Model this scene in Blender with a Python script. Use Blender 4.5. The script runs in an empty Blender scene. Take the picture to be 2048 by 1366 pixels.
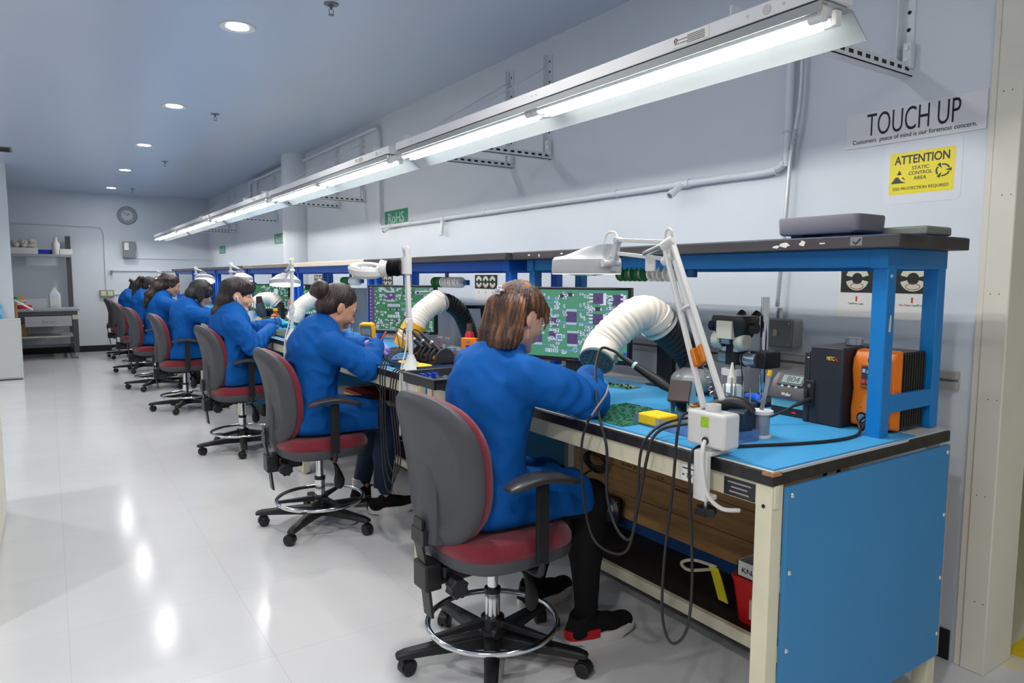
EXPO = 0.55; TUBE_E = 35.; DOWN_E = 110.; SPOT_W = 32.; WORLD_COL = (.95, .97, 1., 1.); WORLD_STR = .30
import bpy, bmesh, math, random
import numpy as np
from mathutils import Vector, Matrix, Euler
random.seed(7); rng = np.random.default_rng(7)
SC = bpy.context.scene; COL = SC.collection
PI = math.pi
V = Vector

# ------------------------------------------------------------------ materials
MATS = {}
def mat(name, col, rough=.5, metal=0., var=0., vscale=8., bump=0., bscale=60., coat=0., spec=.5,
        emit=None, estr=0., trans=0., ior=1.45, alpha=1., sheen=0., stretch=None, col2=None, bstretch=None, ramp=(.3, .72)):
    if name in MATS: return MATS[name]
    m = bpy.data.materials.new(name); m.use_nodes = True
    nt = m.node_tree; n = nt.nodes; l = nt.links
    b = n['Principled BSDF']; c = (*col, 1.)
    b.inputs['Base Color'].default_value = c; b.inputs['Roughness'].default_value = rough
    b.inputs['Metallic'].default_value = metal; b.inputs['Specular IOR Level'].default_value = spec
    b.inputs['IOR'].default_value = ior
    if coat: b.inputs['Coat Weight'].default_value = coat; b.inputs['Coat Roughness'].default_value = .15
    if sheen: b.inputs['Sheen Weight'].default_value = sheen
    if trans: b.inputs['Transmission Weight'].default_value = trans
    if alpha < 1: b.inputs['Alpha'].default_value = alpha
    if emit: b.inputs['Emission Color'].default_value = (*emit, 1.); b.inputs['Emission Strength'].default_value = estr
    if var or bump or col2:
        tc = n.new('ShaderNodeTexCoord')
        def noise(scale, st):
            src = tc.outputs['Object']
            if st:
                mp = n.new('ShaderNodeMapping'); mp.inputs['Scale'].default_value = st
                l.new(src, mp.inputs['Vector']); src = mp.outputs['Vector']
            t = n.new('ShaderNodeTexNoise'); t.inputs['Scale'].default_value = scale; t.inputs['Detail'].default_value = 4.
            l.new(src, t.inputs['Vector']); return t
        if var or col2:
            t = noise(vscale, stretch); r = n.new('ShaderNodeValToRGB')
            r.color_ramp.elements[0].position = ramp[0]; r.color_ramp.elements[1].position = ramp[1]
            if col2: a, d = col, col2
            else: a = tuple(x*(1-var) for x in col); d = tuple(min(1, x*(1+var)) for x in col)
            r.color_ramp.elements[0].color = (*a, 1); r.color_ramp.elements[1].color = (*d, 1)
            l.new(t.outputs['Fac'], r.inputs['Fac']); l.new(r.outputs['Color'], b.inputs['Base Color'])
        if bump:
            t = noise(bscale, bstretch); bp = n.new('ShaderNodeBump'); bp.inputs['Strength'].default_value = bump
            bp.inputs['Distance'].default_value = .01
            l.new(t.outputs['Fac'], bp.inputs['Height']); l.new(bp.outputs['Normal'], b.inputs['Normal'])
    MATS[name] = m; return m
def s2l(r, g, b):
    f = lambda x: (x/255/12.92) if x/255 <= .04045 else ((x/255+.055)/1.055)**2.4
    return (f(r), f(g), f(b))
def emis(name, col, s):
    return mat(name, (0.02, .02, .02), .6, emit=col, estr=s)

# ------------------------------------------------------------------ mesh builder
def frame(d, up=V((0, 0, 1))):
    z = V(d).normalized(); u = V(up)
    if abs(z.dot(u)) > .98: u = V((1, 0, 0))
    x = u.cross(z).normalized(); y = z.cross(x)
    return Matrix((x, y, z)).transposed()
def spline(pts, n=6):
    P = [V(p) for p in pts]; out = []
    for i in range(len(P)-1):
        a = P[max(i-1, 0)]; b = P[i]; c = P[i+1]; d = P[min(i+2, len(P)-1)]
        for k in range(n):
            t = k/n
            out.append(.5*((2*b)+(c-a)*t+(2*a-5*b+4*c-d)*t*t+(3*b-a-3*c+d)*t**3))
    out.append(P[-1]); return out
class MB:
    def __init__(s): s.v = []; s.f = []; s.m = []; s.M = Matrix(); s.mi = 0
    def add(s, vs, fs):
        o = len(s.v); s.v += [s.M @ V(p) for p in vs]
        s.f += [tuple(i+o for i in f) for f in fs]; s.m += [s.mi]*len(fs); return s
    def at(s, loc=(0, 0, 0), rot=(0, 0, 0), sc=(1, 1, 1)):
        s.M = Matrix.LocRotScale(V(loc), Euler(rot), V(sc)); return s
    def mset(s, i): s.mi = i; return s
    def box(s, x0, x1, y0, y1, z0, z1):
        return s.add([(x0, y0, z0), (x1, y0, z0), (x1, y1, z0), (x0, y1, z0), (x0, y0, z1), (x1, y0, z1), (x1, y1, z1), (x0, y1, z1)],
                     [(0, 3, 2, 1), (4, 5, 6, 7), (0, 1, 5, 4), (1, 2, 6, 5), (2, 3, 7, 6), (3, 0, 4, 7)])
    def cbox(s, c, d): return s.box(c[0]-d[0]/2, c[0]+d[0]/2, c[1]-d[1]/2, c[1]+d[1]/2, c[2]-d[2]/2, c[2]+d[2]/2)
    def beam(s, a, b, w, h=None, up=(0, 0, 1)):
        h = h or w; a = V(a); b = V(b); R = frame(b-a, V(up)); vs = []
        for p in (a, b):
            for q in ((-w/2, -h/2), (w/2, -h/2), (w/2, h/2), (-w/2, h/2)): vs.append(p+R @ V((q[0], q[1], 0)))
        return s.add(vs, [(3, 2, 1, 0), (4, 5, 6, 7), (0, 1, 5, 4), (1, 2, 6, 5), (2, 3, 7, 6), (3, 0, 4, 7)])
    def loft(s, rings, cap=True, closed=False):
        n = len(rings[0]); vs = [p for r in rings for p in r]; fs = []; m = len(rings)
        for i in range(m if closed else m-1):
            a = i*n; b = ((i+1) % m)*n
            for k in range(n): fs.append((a+k, a+(k+1) % n, b+(k+1) % n, b+k))
        if cap and not closed: fs.append(tuple(range(n))[::-1]); fs.append(tuple((m-1)*n+k for k in range(n)))
        return s.add(vs, fs)
    def tube(s, pts, r, n=10, sp=0, cap=True, closed=False):
        P = [V(p) for p in pts]
        if sp: P = spline(P, sp)
        if closed: P = P[:-1] if (P[0]-P[-1]).length < 1e-6 else P
        m = len(P); R = r if hasattr(r, '__len__') else [r]*m
        if len(R) != m: R = list(np.interp(np.linspace(0, 1, m), np.linspace(0, 1, len(R)), R))
        T = []
        for i in range(m):
            if closed: t = P[(i+1) % m]-P[i-1]
            else: t = P[min(i+1, m-1)]-P[max(i-1, 0)]
            T.append(t.normalized() if t.length > 1e-9 else V((0, 0, 1)))
        F = frame(T[0]); x = F.col[0]; rings = []
        for i in range(m):
            x = (x-T[i]*x.dot(T[i])); x = x.normalized() if x.length > 1e-6 else frame(T[i]).col[0]
            y = T[i].cross(x)
            rings.append([P[i]+(x*math.cos(2*PI*k/n)+y*math.sin(2*PI*k/n))*R[i] for k in range(n)])
        return s.loft(rings, cap, closed)
    def cyl(s, a, b, r, r2=None, n=20): return s.tube([a, b], [r, r if r2 is None else r2], n)
    def lathe(s, prof, a=(0, 0, 0), d=(0, 0, 1), n=24, cap=True):
        R = frame(d); a = V(a)
        return s.loft([[a+R @ V((r*math.cos(2*PI*k/n), r*math.sin(2*PI*k/n), z)) for k in range(n)] for r, z in prof], cap)
    def ring(s, c, R, r, d=(0, 0, 1), n=40, k=10, squash=1.):
        F = frame(d); c = V(c)
        return s.tube([c+F @ V((R*math.cos(2*PI*i/n), R*squash*math.sin(2*PI*i/n), 0)) for i in range(n)], r, k, closed=True)
    def ell(s, c, r, n=16, m=10, R=None):
        c = V(c); R = R or Matrix.Identity(3); rings = []
        for i in range(1, m):
            t = PI*i/m
            rings.append([c+R @ V((r[0]*math.sin(t)*math.cos(2*PI*k/n), r[1]*math.sin(t)*math.sin(2*PI*k/n), -r[2]*math.cos(t))) for k in range(n)])
        return s.loft(rings)
    def prism(s, poly, h0, h1, axis='z'):
        f = {'z': lambda p, h: (p[0], p[1], h), 'y': lambda p, h: (p[0], h, p[1]), 'x': lambda p, h: (h, p[0], p[1])}[axis]
        return s.loft([[V(f(p, h0)) for p in poly], [V(f(p, h1)) for p in poly]])
    def quad(s, a, b, c, d): return s.add([a, b, c, d], [(0, 1, 2, 3)])
def rrect(w, h, r, n=5, cx=0, cy=0):
    o = []
    for sx, sy, a in ((1, 1, 0), (-1, 1, 90), (-1, -1, 180), (1, -1, 270)):
        for k in range(n+1):
            t = math.radians(a+90*k/n); o.append((cx+sx*(w/2-r)+r*math.cos(t), cy+sy*(h/2-r)+r*math.sin(t)))
    return o
def obj(name, mb, m, parent=None, bevel=0., smooth=True, label=None, cat=None, group=None, kind=None, loc=None, seg=2):
    me = bpy.data.meshes.new(name)
    if isinstance(mb, MB):
        me.from_pydata([tuple(p) for p in mb.v], [], mb.f)
        ms = m if isinstance(m, (list, tuple)) else [m]
        for x in ms: me.materials.append(x)
        if len(ms) > 1: me.polygons.foreach_set('material_index', mb.m)
        bm = bmesh.new(); bm.from_mesh(me); bmesh.ops.recalc_face_normals(bm, faces=bm.faces); bm.to_mesh(me); bm.free()
    else:
        vs, fs = mb
        me.from_pydata(vs.tolist(), [], fs.tolist()); 
        for x in (m if isinstance(m, (list, tuple)) else [m]): me.materials.append(x)
    if smooth:
        me.polygons.foreach_set('use_smooth', [True]*len(me.polygons))
        if isinstance(mb, MB):
            try: me.set_sharp_from_angle(angle=math.radians(38))
            except Exception: pass
    o = bpy.data.objects.new(name, me); COL.objects.link(o)
    if parent: o.parent = parent
    if loc: o.location = loc
    if bevel:
        md = o.modifiers.new('b', 'BEVEL'); md.width = bevel; md.segments = seg; md.limit_method = 'ANGLE'; md.angle_limit = math.radians(40)
        md.harden_normals = False
    tag(o, label, cat, group, kind)
    return o
def tag(o, label=None, cat=None, group=None, kind=None):
    if label: o['label'] = label
    if cat: o['category'] = cat
    if group: o['group'] = group
    if kind: o['kind'] = kind
    return o
def thing(name, label, cat, loc=(0, 0, 0), rz=0., group=None):
    o = bpy.data.objects.new(name, None); o.empty_display_size = .05; COL.objects.link(o)
    o.location = loc; o.rotation_euler = (0, 0, rz)
    return tag(o, label, cat, group)
def copy_tree(o, loc=None, rz=None, label=None, group=None, parent=None):
    c = o.copy(); COL.objects.link(c)
    if parent: c.parent = parent
    if loc is not None: c.location = loc
    if rz is not None: c.rotation_euler = (0, 0, rz)
    if label: c['label'] = label
    if group: c['group'] = group
    for ch in list(o.children): copy_tree(ch, parent=c)
    return c
def text_mb(mb, txt, size, M, bold=0., sx=1., align='CENTER', depth=.0006, res=5, shear=0.):
    """letters as a thin solid, added to a builder; local x right, y up"""
    cu = bpy.data.curves.new('t', 'FONT'); cu.body = txt; cu.size = size; cu.align_x = align; cu.align_y = 'CENTER'
    cu.extrude = depth; cu.offset = bold; cu.resolution_u = res; cu.shear = shear
    o = bpy.data.objects.new('t', cu); COL.objects.link(o)
    dg = bpy.context.evaluated_depsgraph_get(); dg.update()
    me = bpy.data.meshes.new_from_object(o.evaluated_get(dg))
    sv = mb.M.copy(); mb.M = sv @ M @ Matrix.Scale(sx, 4, V((1, 0, 0)))
    mb.add([v.co.copy() for v in me.vertices], [tuple(p.vertices) for p in me.polygons]); mb.M = sv
    bpy.data.objects.remove(o); bpy.data.meshes.remove(me); bpy.data.curves.remove(cu)
def face_mat(loc, x, y):
    x = V(x).normalized(); z = x.cross(V(y)).normalized(); y = z.cross(x)
    M = Matrix((x, y, z)).transposed().to_4x4(); M.translation = V(loc); return M

# ------------------------------------------------------------------ implicit surfaces
class SDF:
    def __init__(s, lo, hi, h):
        s.lo = np.array(lo, np.float32); s.h = h
        s.n = np.ceil((np.array(hi)-np.array(lo))/h).astype(int)+1
        s.d = np.full(s.n, .5, np.float32); s.off = V((0, 0, 0)); s.R = Matrix.Identity(3); s.sc = 1.
    def T(s, p): return np.array(s.R @ (V(p)*s.sc)+s.off, np.float32)
    def local(s, R, loc, sc=1.): s.R = R; s.off = V(loc); s.sc = sc; return s
    def sub(s, lo, hi):
        a = np.clip(np.floor((lo-s.lo)/s.h).astype(int), 0, s.n); b = np.clip(np.ceil((hi-s.lo)/s.h).astype(int)+1, 0, s.n)
        if np.any(b <= a): return None, None
        sl = tuple(slice(i, j) for i, j in zip(a, b))
        g = [s.lo[i]+s.h*np.arange(a[i], b[i], dtype=np.float32) for i in range(3)]
        return sl, np.stack(np.meshgrid(*g, indexing='ij'), -1)
    def op(s, sl, d, k, cut):
        o = s.d[sl]
        if cut:
            d = -d; h = np.clip(.5-.5*(d-o)/max(k, 1e-5), 0, 1); h = 1-h
            s.d[sl] = np.maximum(o, d) if k <= 0 else (o*(1-h)+d*h+k*h*(1-h))
        else:
            if k <= 0: s.d[sl] = np.minimum(o, d)
            else:
                h = np.clip(.5+.5*(o-d)/k, 0, 1); s.d[sl] = o*(1-h)+d*h-k*h*(1-h)
    def cone(s, a, b, ra, rb=None, k=.01, cut=False, flat=None, side=None):
        rb = ra if rb is None else rb; ra *= s.sc; rb *= s.sc; k *= s.sc
        a = s.T(a); b = s.T(b); m = max(ra, rb)*1.05+k+3*s.h
        sl, X = s.sub(np.minimum(a, b)-m, np.maximum(a, b)+m)
        if sl is None: return s
        ab = b-a; L2 = max(float(ab@ab), 1e-10); q = X-a; t = np.clip(q@ab/L2, 0, 1)
        r = ra+(rb-ra)*t; w = q-t[..., None]*ab
        if flat:   # flat: scale across 'side' direction
            sd = np.array(s.R @ V(side), np.float32); sd /= np.linalg.norm(sd)
            c = w@sd; ln = np.sqrt(np.maximum((w*w).sum(-1)-c*c, 0)+(c/flat)**2); d = (ln-r)*min(1, .5+.5*flat)
        else: d = np.sqrt((w*w).sum(-1))-r
        s.op(sl, d, k, cut); return s
    def path(s, pts, rs, k=.01, **kw):
        for i in range(len(pts)-1): s.cone(pts[i], pts[i+1], rs[i], rs[i+1], k, **kw)
        return s
    def ell(s, c, r, k=.01, cut=False, rot=None):
        c = s.T(c); r = np.array(r, np.float32)*s.sc; k *= s.sc; m = max(r)+k+3*s.h
        sl, X = s.sub(c-m, c+m)
        if sl is None: return s
        R = s.R @ (Euler(rot).to_matrix() if rot else Matrix.Identity(3))
        q = (X-c)@np.array(R, np.float32)
        k0 = np.sqrt(((q/r)**2).sum(-1)); k1 = np.sqrt(((q/(r*r))**2).sum(-1))+1e-9
        s.op(sl, k0*(k0-1)/k1, k, cut); return s
    def box(s, c, hs, rd=.005, k=.005, cut=False, rot=None):
        c = s.T(c); hs = np.array(hs, np.float32)*s.sc; rd *= s.sc; k *= s.sc; m = np.linalg.norm(hs)+k+3*s.h
        sl, X = s.sub(c-m, c+m)
        if sl is None: return s
        R = s.R @ (Euler(rot).to_matrix() if rot else Matrix.Identity(3))
        q = np.abs((X-c)@np.array(R, np.float32))-(hs-rd)
        d = np.sqrt((np.maximum(q, 0)**2).sum(-1))+np.minimum(q.max(-1), 0)-rd
        s.op(sl, d, k, cut); return s
    def disp(s, fn, lo=None, hi=None):
        lo = s.lo if lo is None else np.array(lo); hi = s.lo+s.h*s.n if hi is None else np.array(hi)
        sl, X = s.sub(lo, hi); d = s.d[sl]; k = np.abs(d) < .03
        if k.any(): d[k] += fn(X[k]).astype(np.float32)
        return s
    def halfcut(s, p, nrm):
        sl, X = s.sub(s.lo, s.lo+s.h*s.n); s.d = np.maximum(s.d, (X-np.array(p, np.float32))@np.array(nrm, np.float32)); return s
    def mesh(s):
        d = s.d; d[0] = d[-1] = .5; d[:, 0] = d[:, -1] = .5; d[:, :, 0] = d[:, :, -1] = .5
        ins = d < 0; n = np.array(d.shape)-1
        cnt = np.zeros(n, np.uint8)
        for i in (0, 1):
            for j in (0, 1):
                for k in (0, 1): cnt += ins[i:n[0]+i, j:n[1]+j, k:n[2]+k]
        act = (cnt > 0) & (cnt < 8); idx = np.argwhere(act); N = len(idx)
        vid = np.full(n, -1, np.int32); vid[act] = np.arange(N)
        cs = np.array([(i, j, k) for i in (0, 1) for j in (0, 1) for k in (0, 1)])
        val = np.stack([d[idx[:, 0]+c[0], idx[:, 1]+c[1], idx[:, 2]+c[2]] for c in cs], 1)
        acc = np.zeros((N, 3), np.float32); num = np.zeros(N, np.float32)
        for a in range(8):
            for b in range(a+1, 8):
                if np.abs(cs[a]-cs[b]).sum() != 1: continue
                va, vb = val[:, a], val[:, b]; x = (va < 0) != (vb < 0)
                t = np.where(x, va/np.where(x, va-vb, 1), 0)
                acc += np.where(x[:, None], cs[a]+t[:, None]*(cs[b]-cs[a]), 0); num += x
        P = s.lo+s.h*(idx+acc/num[:, None])
        F = []
        for ax in range(3):
            u, w = (ax+1) % 3, (ax+2) % 3
            A = np.swapaxes(ins, 0, 0)
            s0 = [slice(None)]*3; s1 = [slice(None)]*3; s0[ax] = slice(0, -1); s1[ax] = slice(1, None)
            x0 = ins[tuple(s0)]; x1 = ins[tuple(s1)]; e = np.argwhere(x0 != x1)
            e = e[(e[:, u] > 0) & (e[:, w] > 0) & (e[:, u] < n[u]) & (e[:, w] < n[w])]
            if not len(e): continue
            flip = x0[e[:, 0], e[:, 1], e[:, 2]]
            def g(du, dw):
                q = e.copy(); q[:, u] -= du; q[:, w] -= dw; return vid[q[:, 0], q[:, 1], q[:, 2]]
            f = np.stack([g(1, 1), g(0, 1), g(0, 0), g(1, 0)], 1)
            f[~flip] = f[~flip][:, ::-1]; F.append(f)
        F = np.concatenate(F); F = F[(F >= 0).all(1)]
        return P, F
def relax(P, F, it=2, lam=.5):
    E = np.concatenate([F[:, [0, 1]], F[:, [1, 2]], F[:, [2, 3]], F[:, [3, 0]]])
    for _ in range(it):
        A = np.zeros_like(P); c = np.zeros(len(P), np.float32)
        np.add.at(A, E[:, 0], P[E[:, 1]]); np.add.at(c, E[:, 0], 1)
        P = P+lam*(A/np.maximum(c, 1)[:, None]-P)
    return P
_tab = rng.random(4096).astype(np.float32)
def vnoise(X):
    i = np.floor(X).astype(np.int64); f = (X-i).astype(np.float32); f = f*f*(3-2*f); r = 0
    for a in (0, 1):
        for b in (0, 1):
            for c in (0, 1):
                h = ((i[:, 0]+a)*73856093 ^ (i[:, 1]+b)*19349663 ^ (i[:, 2]+c)*83492791) & 4095
                r = r+_tab[h]*(f[:, 0] if a else 1-f[:, 0])*(f[:, 1] if b else 1-f[:, 1])*(f[:, 2] if c else 1-f[:, 2])
    return r*2-1
def smootho(me_pf, it=1): return relax(me_pf[0], me_pf[1], it), me_pf[1]
# ------------------------------------------------------------------ camera
YAW, PITCH, ROLL = [math.radians(a) for a in (33.62, 5.3, .2)]
def cam_axes():
    f = V((math.sin(YAW)*math.cos(PITCH), math.cos(YAW)*math.cos(PITCH), -math.sin(PITCH)))
    r = V((math.cos(YAW), -math.sin(YAW), 0)); u = r.cross(f)
    r2 = r*math.cos(ROLL)+u*math.sin(ROLL); u2 = u*math.cos(ROLL)-r*math.sin(ROLL)
    return r2, u2, f
cd = bpy.data.cameras.new('camera'); cam = bpy.data.objects.new('camera', cd); COL.objects.link(cam)
_r, _u, _f = cam_axes(); _M = Matrix((_r, _u, -_f)).transposed().to_4x4(); _M.translation = V((0, 0, 1.35)); cam.matrix_world = _M
cd.sensor_width = 36; cd.lens = 1390/2048*36; cd.clip_start = .05
SC.camera = cam
SC.view_settings.view_transform = 'Standard'; SC.view_settings.look = 'None'; SC.view_settings.gamma = 1; SC.view_settings.use_curve_mapping = False
SC.view_settings.exposure = EXPO
w = bpy.data.worlds.new('w'); SC.world = w; w.use_nodes = True
w.node_tree.nodes['Background'].inputs['Color'].default_value = WORLD_COL; w.node_tree.nodes['Background'].inputs['Strength'].default_value = WORLD_STR
try: SC.cycles.max_bounces = 8; SC.cycles.diffuse_bounces = 5; SC.cycles.glossy_bounces = 4; SC.cycles.transparent_max_bounces = 12
except Exception: pass

WX, CZ, BY = 2.6, 2.79, 14.4
# ------------------------------------------------------------------ setting materials
def floor_mat(name, c1, c2, rough=.16, scale=3.28):
    m = bpy.data.materials.new(name); m.use_nodes = True; n = m.node_tree.nodes; l = m.node_tree.links
    b = n['Principled BSDF']; tc = n.new('ShaderNodeTexCoord')
    br = n.new('ShaderNodeTexBrick'); br.offset = 0; br.inputs['Scale'].default_value = 1
    br.inputs['Brick Width'].default_value = .61; br.inputs['Row Height'].default_value = .61; br.inputs['Mortar Size'].default_value = .0016
    br.inputs['Color1'].default_value = (*c1, 1); br.inputs['Color2'].default_value = (*[x*.975 for x in c1], 1); br.inputs['Mortar'].default_value = (*[x*.86 for x in c1], 1)
    l.new(tc.outputs['Object'], br.inputs['Vector'])
    ns = n.new('ShaderNodeTexNoise'); ns.inputs['Scale'].default_value = 3.; ns.inputs['Detail'].default_value = 6; l.new(tc.outputs['Object'], ns.inputs['Vector'])
    mx = n.new('ShaderNodeMix'); mx.data_type = 'RGBA'; mx.blend_type = 'MULTIPLY'; mx.inputs[0].default_value = 1
    rp = n.new('ShaderNodeValToRGB'); rp.color_ramp.elements[0].color = (.95, .95, .95, 1); rp.color_ramp.elements[1].color = (1, 1, 1, 1)
    rp.color_ramp.elements[0].position = .3; rp.color_ramp.elements[1].position = .7
    l.new(ns.outputs['Fac'], rp.inputs['Fac']); l.new(br.outputs['Color'], mx.inputs[6]); l.new(rp.outputs['Color'], mx.inputs[7]); l.new(mx.outputs[2], b.inputs['Base Color'])
    n2 = n.new('ShaderNodeTexNoise'); n2.inputs['Scale'].default_value = 1.7; n2.inputs['Detail'].default_value = 5; l.new(tc.outputs['Object'], n2.inputs['Vector'])
    mr = n.new('ShaderNodeMapRange'); mr.inputs['To Min'].default_value = rough*.88; mr.inputs['To Max'].default_value = rough*1.15
    l.new(n2.outputs['Fac'], mr.inputs['Value']); l.new(mr.outputs['Result'], b.inputs['Roughness'])
    bp = n.new('ShaderNodeBump'); bp.inputs['Strength'].default_value = .03; bp.inputs['Distance'].default_value = .02
    n3 = n.new('ShaderNodeTexNoise'); n3.inputs['Scale'].default_value = 5.; n3.inputs['Detail'].default_value = 2; l.new(tc.outputs['Object'], n3.inputs['Vector'])
    l.new(n3.outputs['Fac'], bp.inputs['Height']); l.new(bp.outputs['Normal'], b.inputs['Normal'])
    b.inputs['Specular IOR Level'].default_value = .5
    return m
M_floor = floor_mat('polished_tile', s2l(214, 214, 213), None, .15)
M_floor2 = floor_mat('cream_tile', s2l(222, 214, 184), None, .3)
M_wall = mat('white_wall_paint', s2l(216, 222, 227), .42, var=.02, vscale=2., bump=.12, bscale=14.)
M_ceil = mat('ceiling_gloss_paint', s2l(190, 202, 220), .28, var=.015, vscale=1.5, bump=.06, bscale=3., bstretch=(1, .25, 1))
M_trim = mat('cream_trim_paint', s2l(222, 218, 202), .45, var=.03, vscale=6, bump=.05, bscale=30)
M_cream = mat('cream_room_paint', s2l(216, 208, 176), .5, var=.03, vscale=2)
M_base = mat('black_rubber_base', (.012, .012, .014), .55, var=.3, vscale=120)
def S(name, mb, m, **k): return obj(name, mb, m, kind='structure', **k)
def slab(x0, x1, y0, y1, z0, z1): return MB().box(x0, x1, y0, y1, z0, z1)
S('floor', slab(-4.2, 2.72, -3.5, BY, -.1, 0), M_floor, smooth=False)
f2 = slab(2.72, 8, -3.5, 9, -.1, 0); S('floor_next_room', f2, M_floor2, smooth=False)
S('ceiling', slab(-4.2, 2.8, -1.2, BY, CZ, CZ+.1), M_ceil, smooth=False)
S('wall_right', slab(WX, 2.78, 1.06, BY+.2, 0, CZ), M_wall, smooth=False)
S('wall_back', slab(-4.2, 2.8, BY, BY+.18, 0, CZ), M_wall, smooth=False)
S('wall_left', slab(-4.4, -4.2, -3.5, BY+.18, 0, CZ), M_wall, smooth=False)
S('wall_next_room', slab(6.2, 6.4, -3.5, 9, 0, 3.0), M_cream, smooth=False)
S('ceiling_next_room', slab(2.8, 6.4, -3.5, 9, 3.0, 3.1), M_wall, smooth=False)
# jamb of the opening on the right
S('trim_1', MB().box(2.585, 2.80, .985, 1.06, 0, CZ), M_trim, bevel=.004)
S('trim_2', MB().box(2.590, WX+.001, 1.06, 1.082, 0, CZ), M_trim, bevel=.003)
S('baseboard_right', MB().box(2.592, WX, 1.10, 9, 0, .11), M_base, bevel=.002)
S('baseboard_back', MB().box(-3.5, 2.6, BY-.008, BY, 0, .11), M_base, bevel=.002)
col = MB().cyl((2.555, 8.52, 0), (2.555, 8.52, CZ), .185, n=40)
S('column', col, M_wall)
# partition edge at the far left
S('wall_partition', slab(-3.9, -.40, 11.22, 11.45, 0, CZ), M_wall, smooth=False)
# pin holes of the jamb
ph = MB()
for (y, z) in [(1.02, .25), (1.035, .62), (1.02, .95), (1.035, 1.3), (1.02, 1.62), (1.035, 1.95), (1.02, 2.25)]:
    for dy in (0, .025): ph.cyl((2.584, y-.02+dy, z), (2.586, y-.02+dy, z), .002, n=8)
S('trim_3', ph, mat('pin_hole', (.08, .07, .06), .8))
# yellow floor tape in the next room
obj('floor_tape', MB().box(2.83, 4.2, .955, 1.02, .0, .0015), mat('yellow_tape', s2l(224, 196, 30), .4, var=.12, vscale=14), label='yellow marking tape on the floor beyond the doorway', cat='tape')
# dark tool leg beyond the doorway
# ------------------------------------------------------------------ ceiling lights
M_white = mat('white_enamel', s2l(232, 232, 228), .35)
M_housing = mat('white_steel_housing', s2l(226, 226, 226), .4)
M_refl = mat('darkened_white_reflector', s2l(158, 163, 163), .22)  # white reflector paint darkened to grey so the tubes don't wash it out
M_tube = emis('led_tube_light', (1., .985, .955), TUBE_E)
M_tubeoff = mat('tube_back', s2l(235, 238, 240), .3)
M_down = emis('downlight_lens', (1., .97, .98), DOWN_E)
M_black = mat('black_plastic', (.014, .014, .016), .45)
M_dark = mat('dark_gap', (.01, .01, .012), .7)
M_chrome = mat('chrome', (.75, .75, .76), .12, 1.)
M_steel = mat('brushed_steel', (.52, .52, .53), .3, 1., var=.1, vscale=30)
M_grey = mat('grey_plastic', s2l(120, 122, 126), .5)
M_paper = mat('white_paper', s2l(228, 226, 220), .7)
M_ink = mat('black_ink', (.012, .012, .014), .6)

M_pipe = mat('pipe_paint', s2l(220, 224, 228), .35)
def strip_light(y0):
    t = thing('strip_light', 'x', 'light fixture', (1.6, y0, 2.0), 0, 'twin tube strip lights hung over the bench row')
    L = 2.50
    hb = MB().box(-.01, .10, 0, L, .024, .066)
    for yy in (.02, L-.05): hb.box(.0, .09, yy, yy+.03, .066, .072)
    obj('housing', hb, M_housing, t, bevel=.004)
    m = MB()
    prof = [(-.016, -.006), (-.013, -.006), (-.013, .014), (.03, .018), (.115, .016), (.187, -.040), (.190, -.038), (.117, .020), (.03, .022), (-.016, .018)]
    m.prism(prof, .01, L-.01, 'y'); obj('reflector', m, M_refl, t, smooth=False)
    obj('seam_gap', MB().box(-.0105, .09, .03, L-.03, .0185, .0242), M_dark, t)
    k = MB()
    for yy in (.12, .17, .23, 1.2, 1.23, 2.2, 2.3): k.cyl((-.0102, yy, .045), (-.0112, yy, .045), .004 if yy != .17 else .013, n=14)
    obj('knockout', k, mat('knockout_shade', s2l(196, 196, 198), .5), t)
    lb = MB().box(-.0112, -.010, .36, .5, .03, .062); obj('rating_label', lb, M_paper, t)
    lt = MB()
    for i in range(5): lt.box(-.0116, -.0112, .375, .44+.05*(i % 2), .034+.005*i, .0358+.005*i)
    lt.ring((-.0116, .485, .05), .006, .0012, (1, 0, 0), n=16, k=4); obj('label_print', lt, M_ink, t)
    for x in (.012, .072):
        for a in (.03, 1.265):
            arc = lambda a0, a1, r_: [(x+r_*math.cos(math.radians(a0+(a1-a0)*k/10)), -.010+r_*math.sin(math.radians(a0+(a1-a0)*k/10))) for k in range(11)]
            tb = MB().prism(arc(-165, -15, .0125), a+.03, a+1.175, 'y'); tu = obj('led_tube', tb, M_tube, t)
            obj('tube_back', MB().prism(arc(-15, 195, .0128), a+.03, a+1.175, 'y'), M_tubeoff, tu)
            for yy, zz in ((a, a-.012), (a+1.177, a+1.205)):
                e = MB().cyl((x, yy, -.010), (x, yy+.03, -.010), .0135, n=14); e.box(x-.012, x+.012, zz, zz+.014, -.022, .016)
                obj('lamp_holder', e, M_white, t, bevel=.002)
    return t
SLAB = ['white strip light nearest the camera, above the first bench, with a dimmer inner tube end', 'second white strip light from the camera, its seam above the second worker',
        'middle strip light of the hanging row, third from the camera', 'fourth strip light from the camera in the hanging row', 'farthest strip light of the hanging row, ending before the back wall']
s0 = strip_light(1.03); s0['label'] = SLAB[0]
SY = [1.03, 3.62, 6.21, 8.80, 11.39]
for i in range(1, 5): copy_tree(s0, (1.6, SY[i], 2.0), label=SLAB[i])

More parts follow.
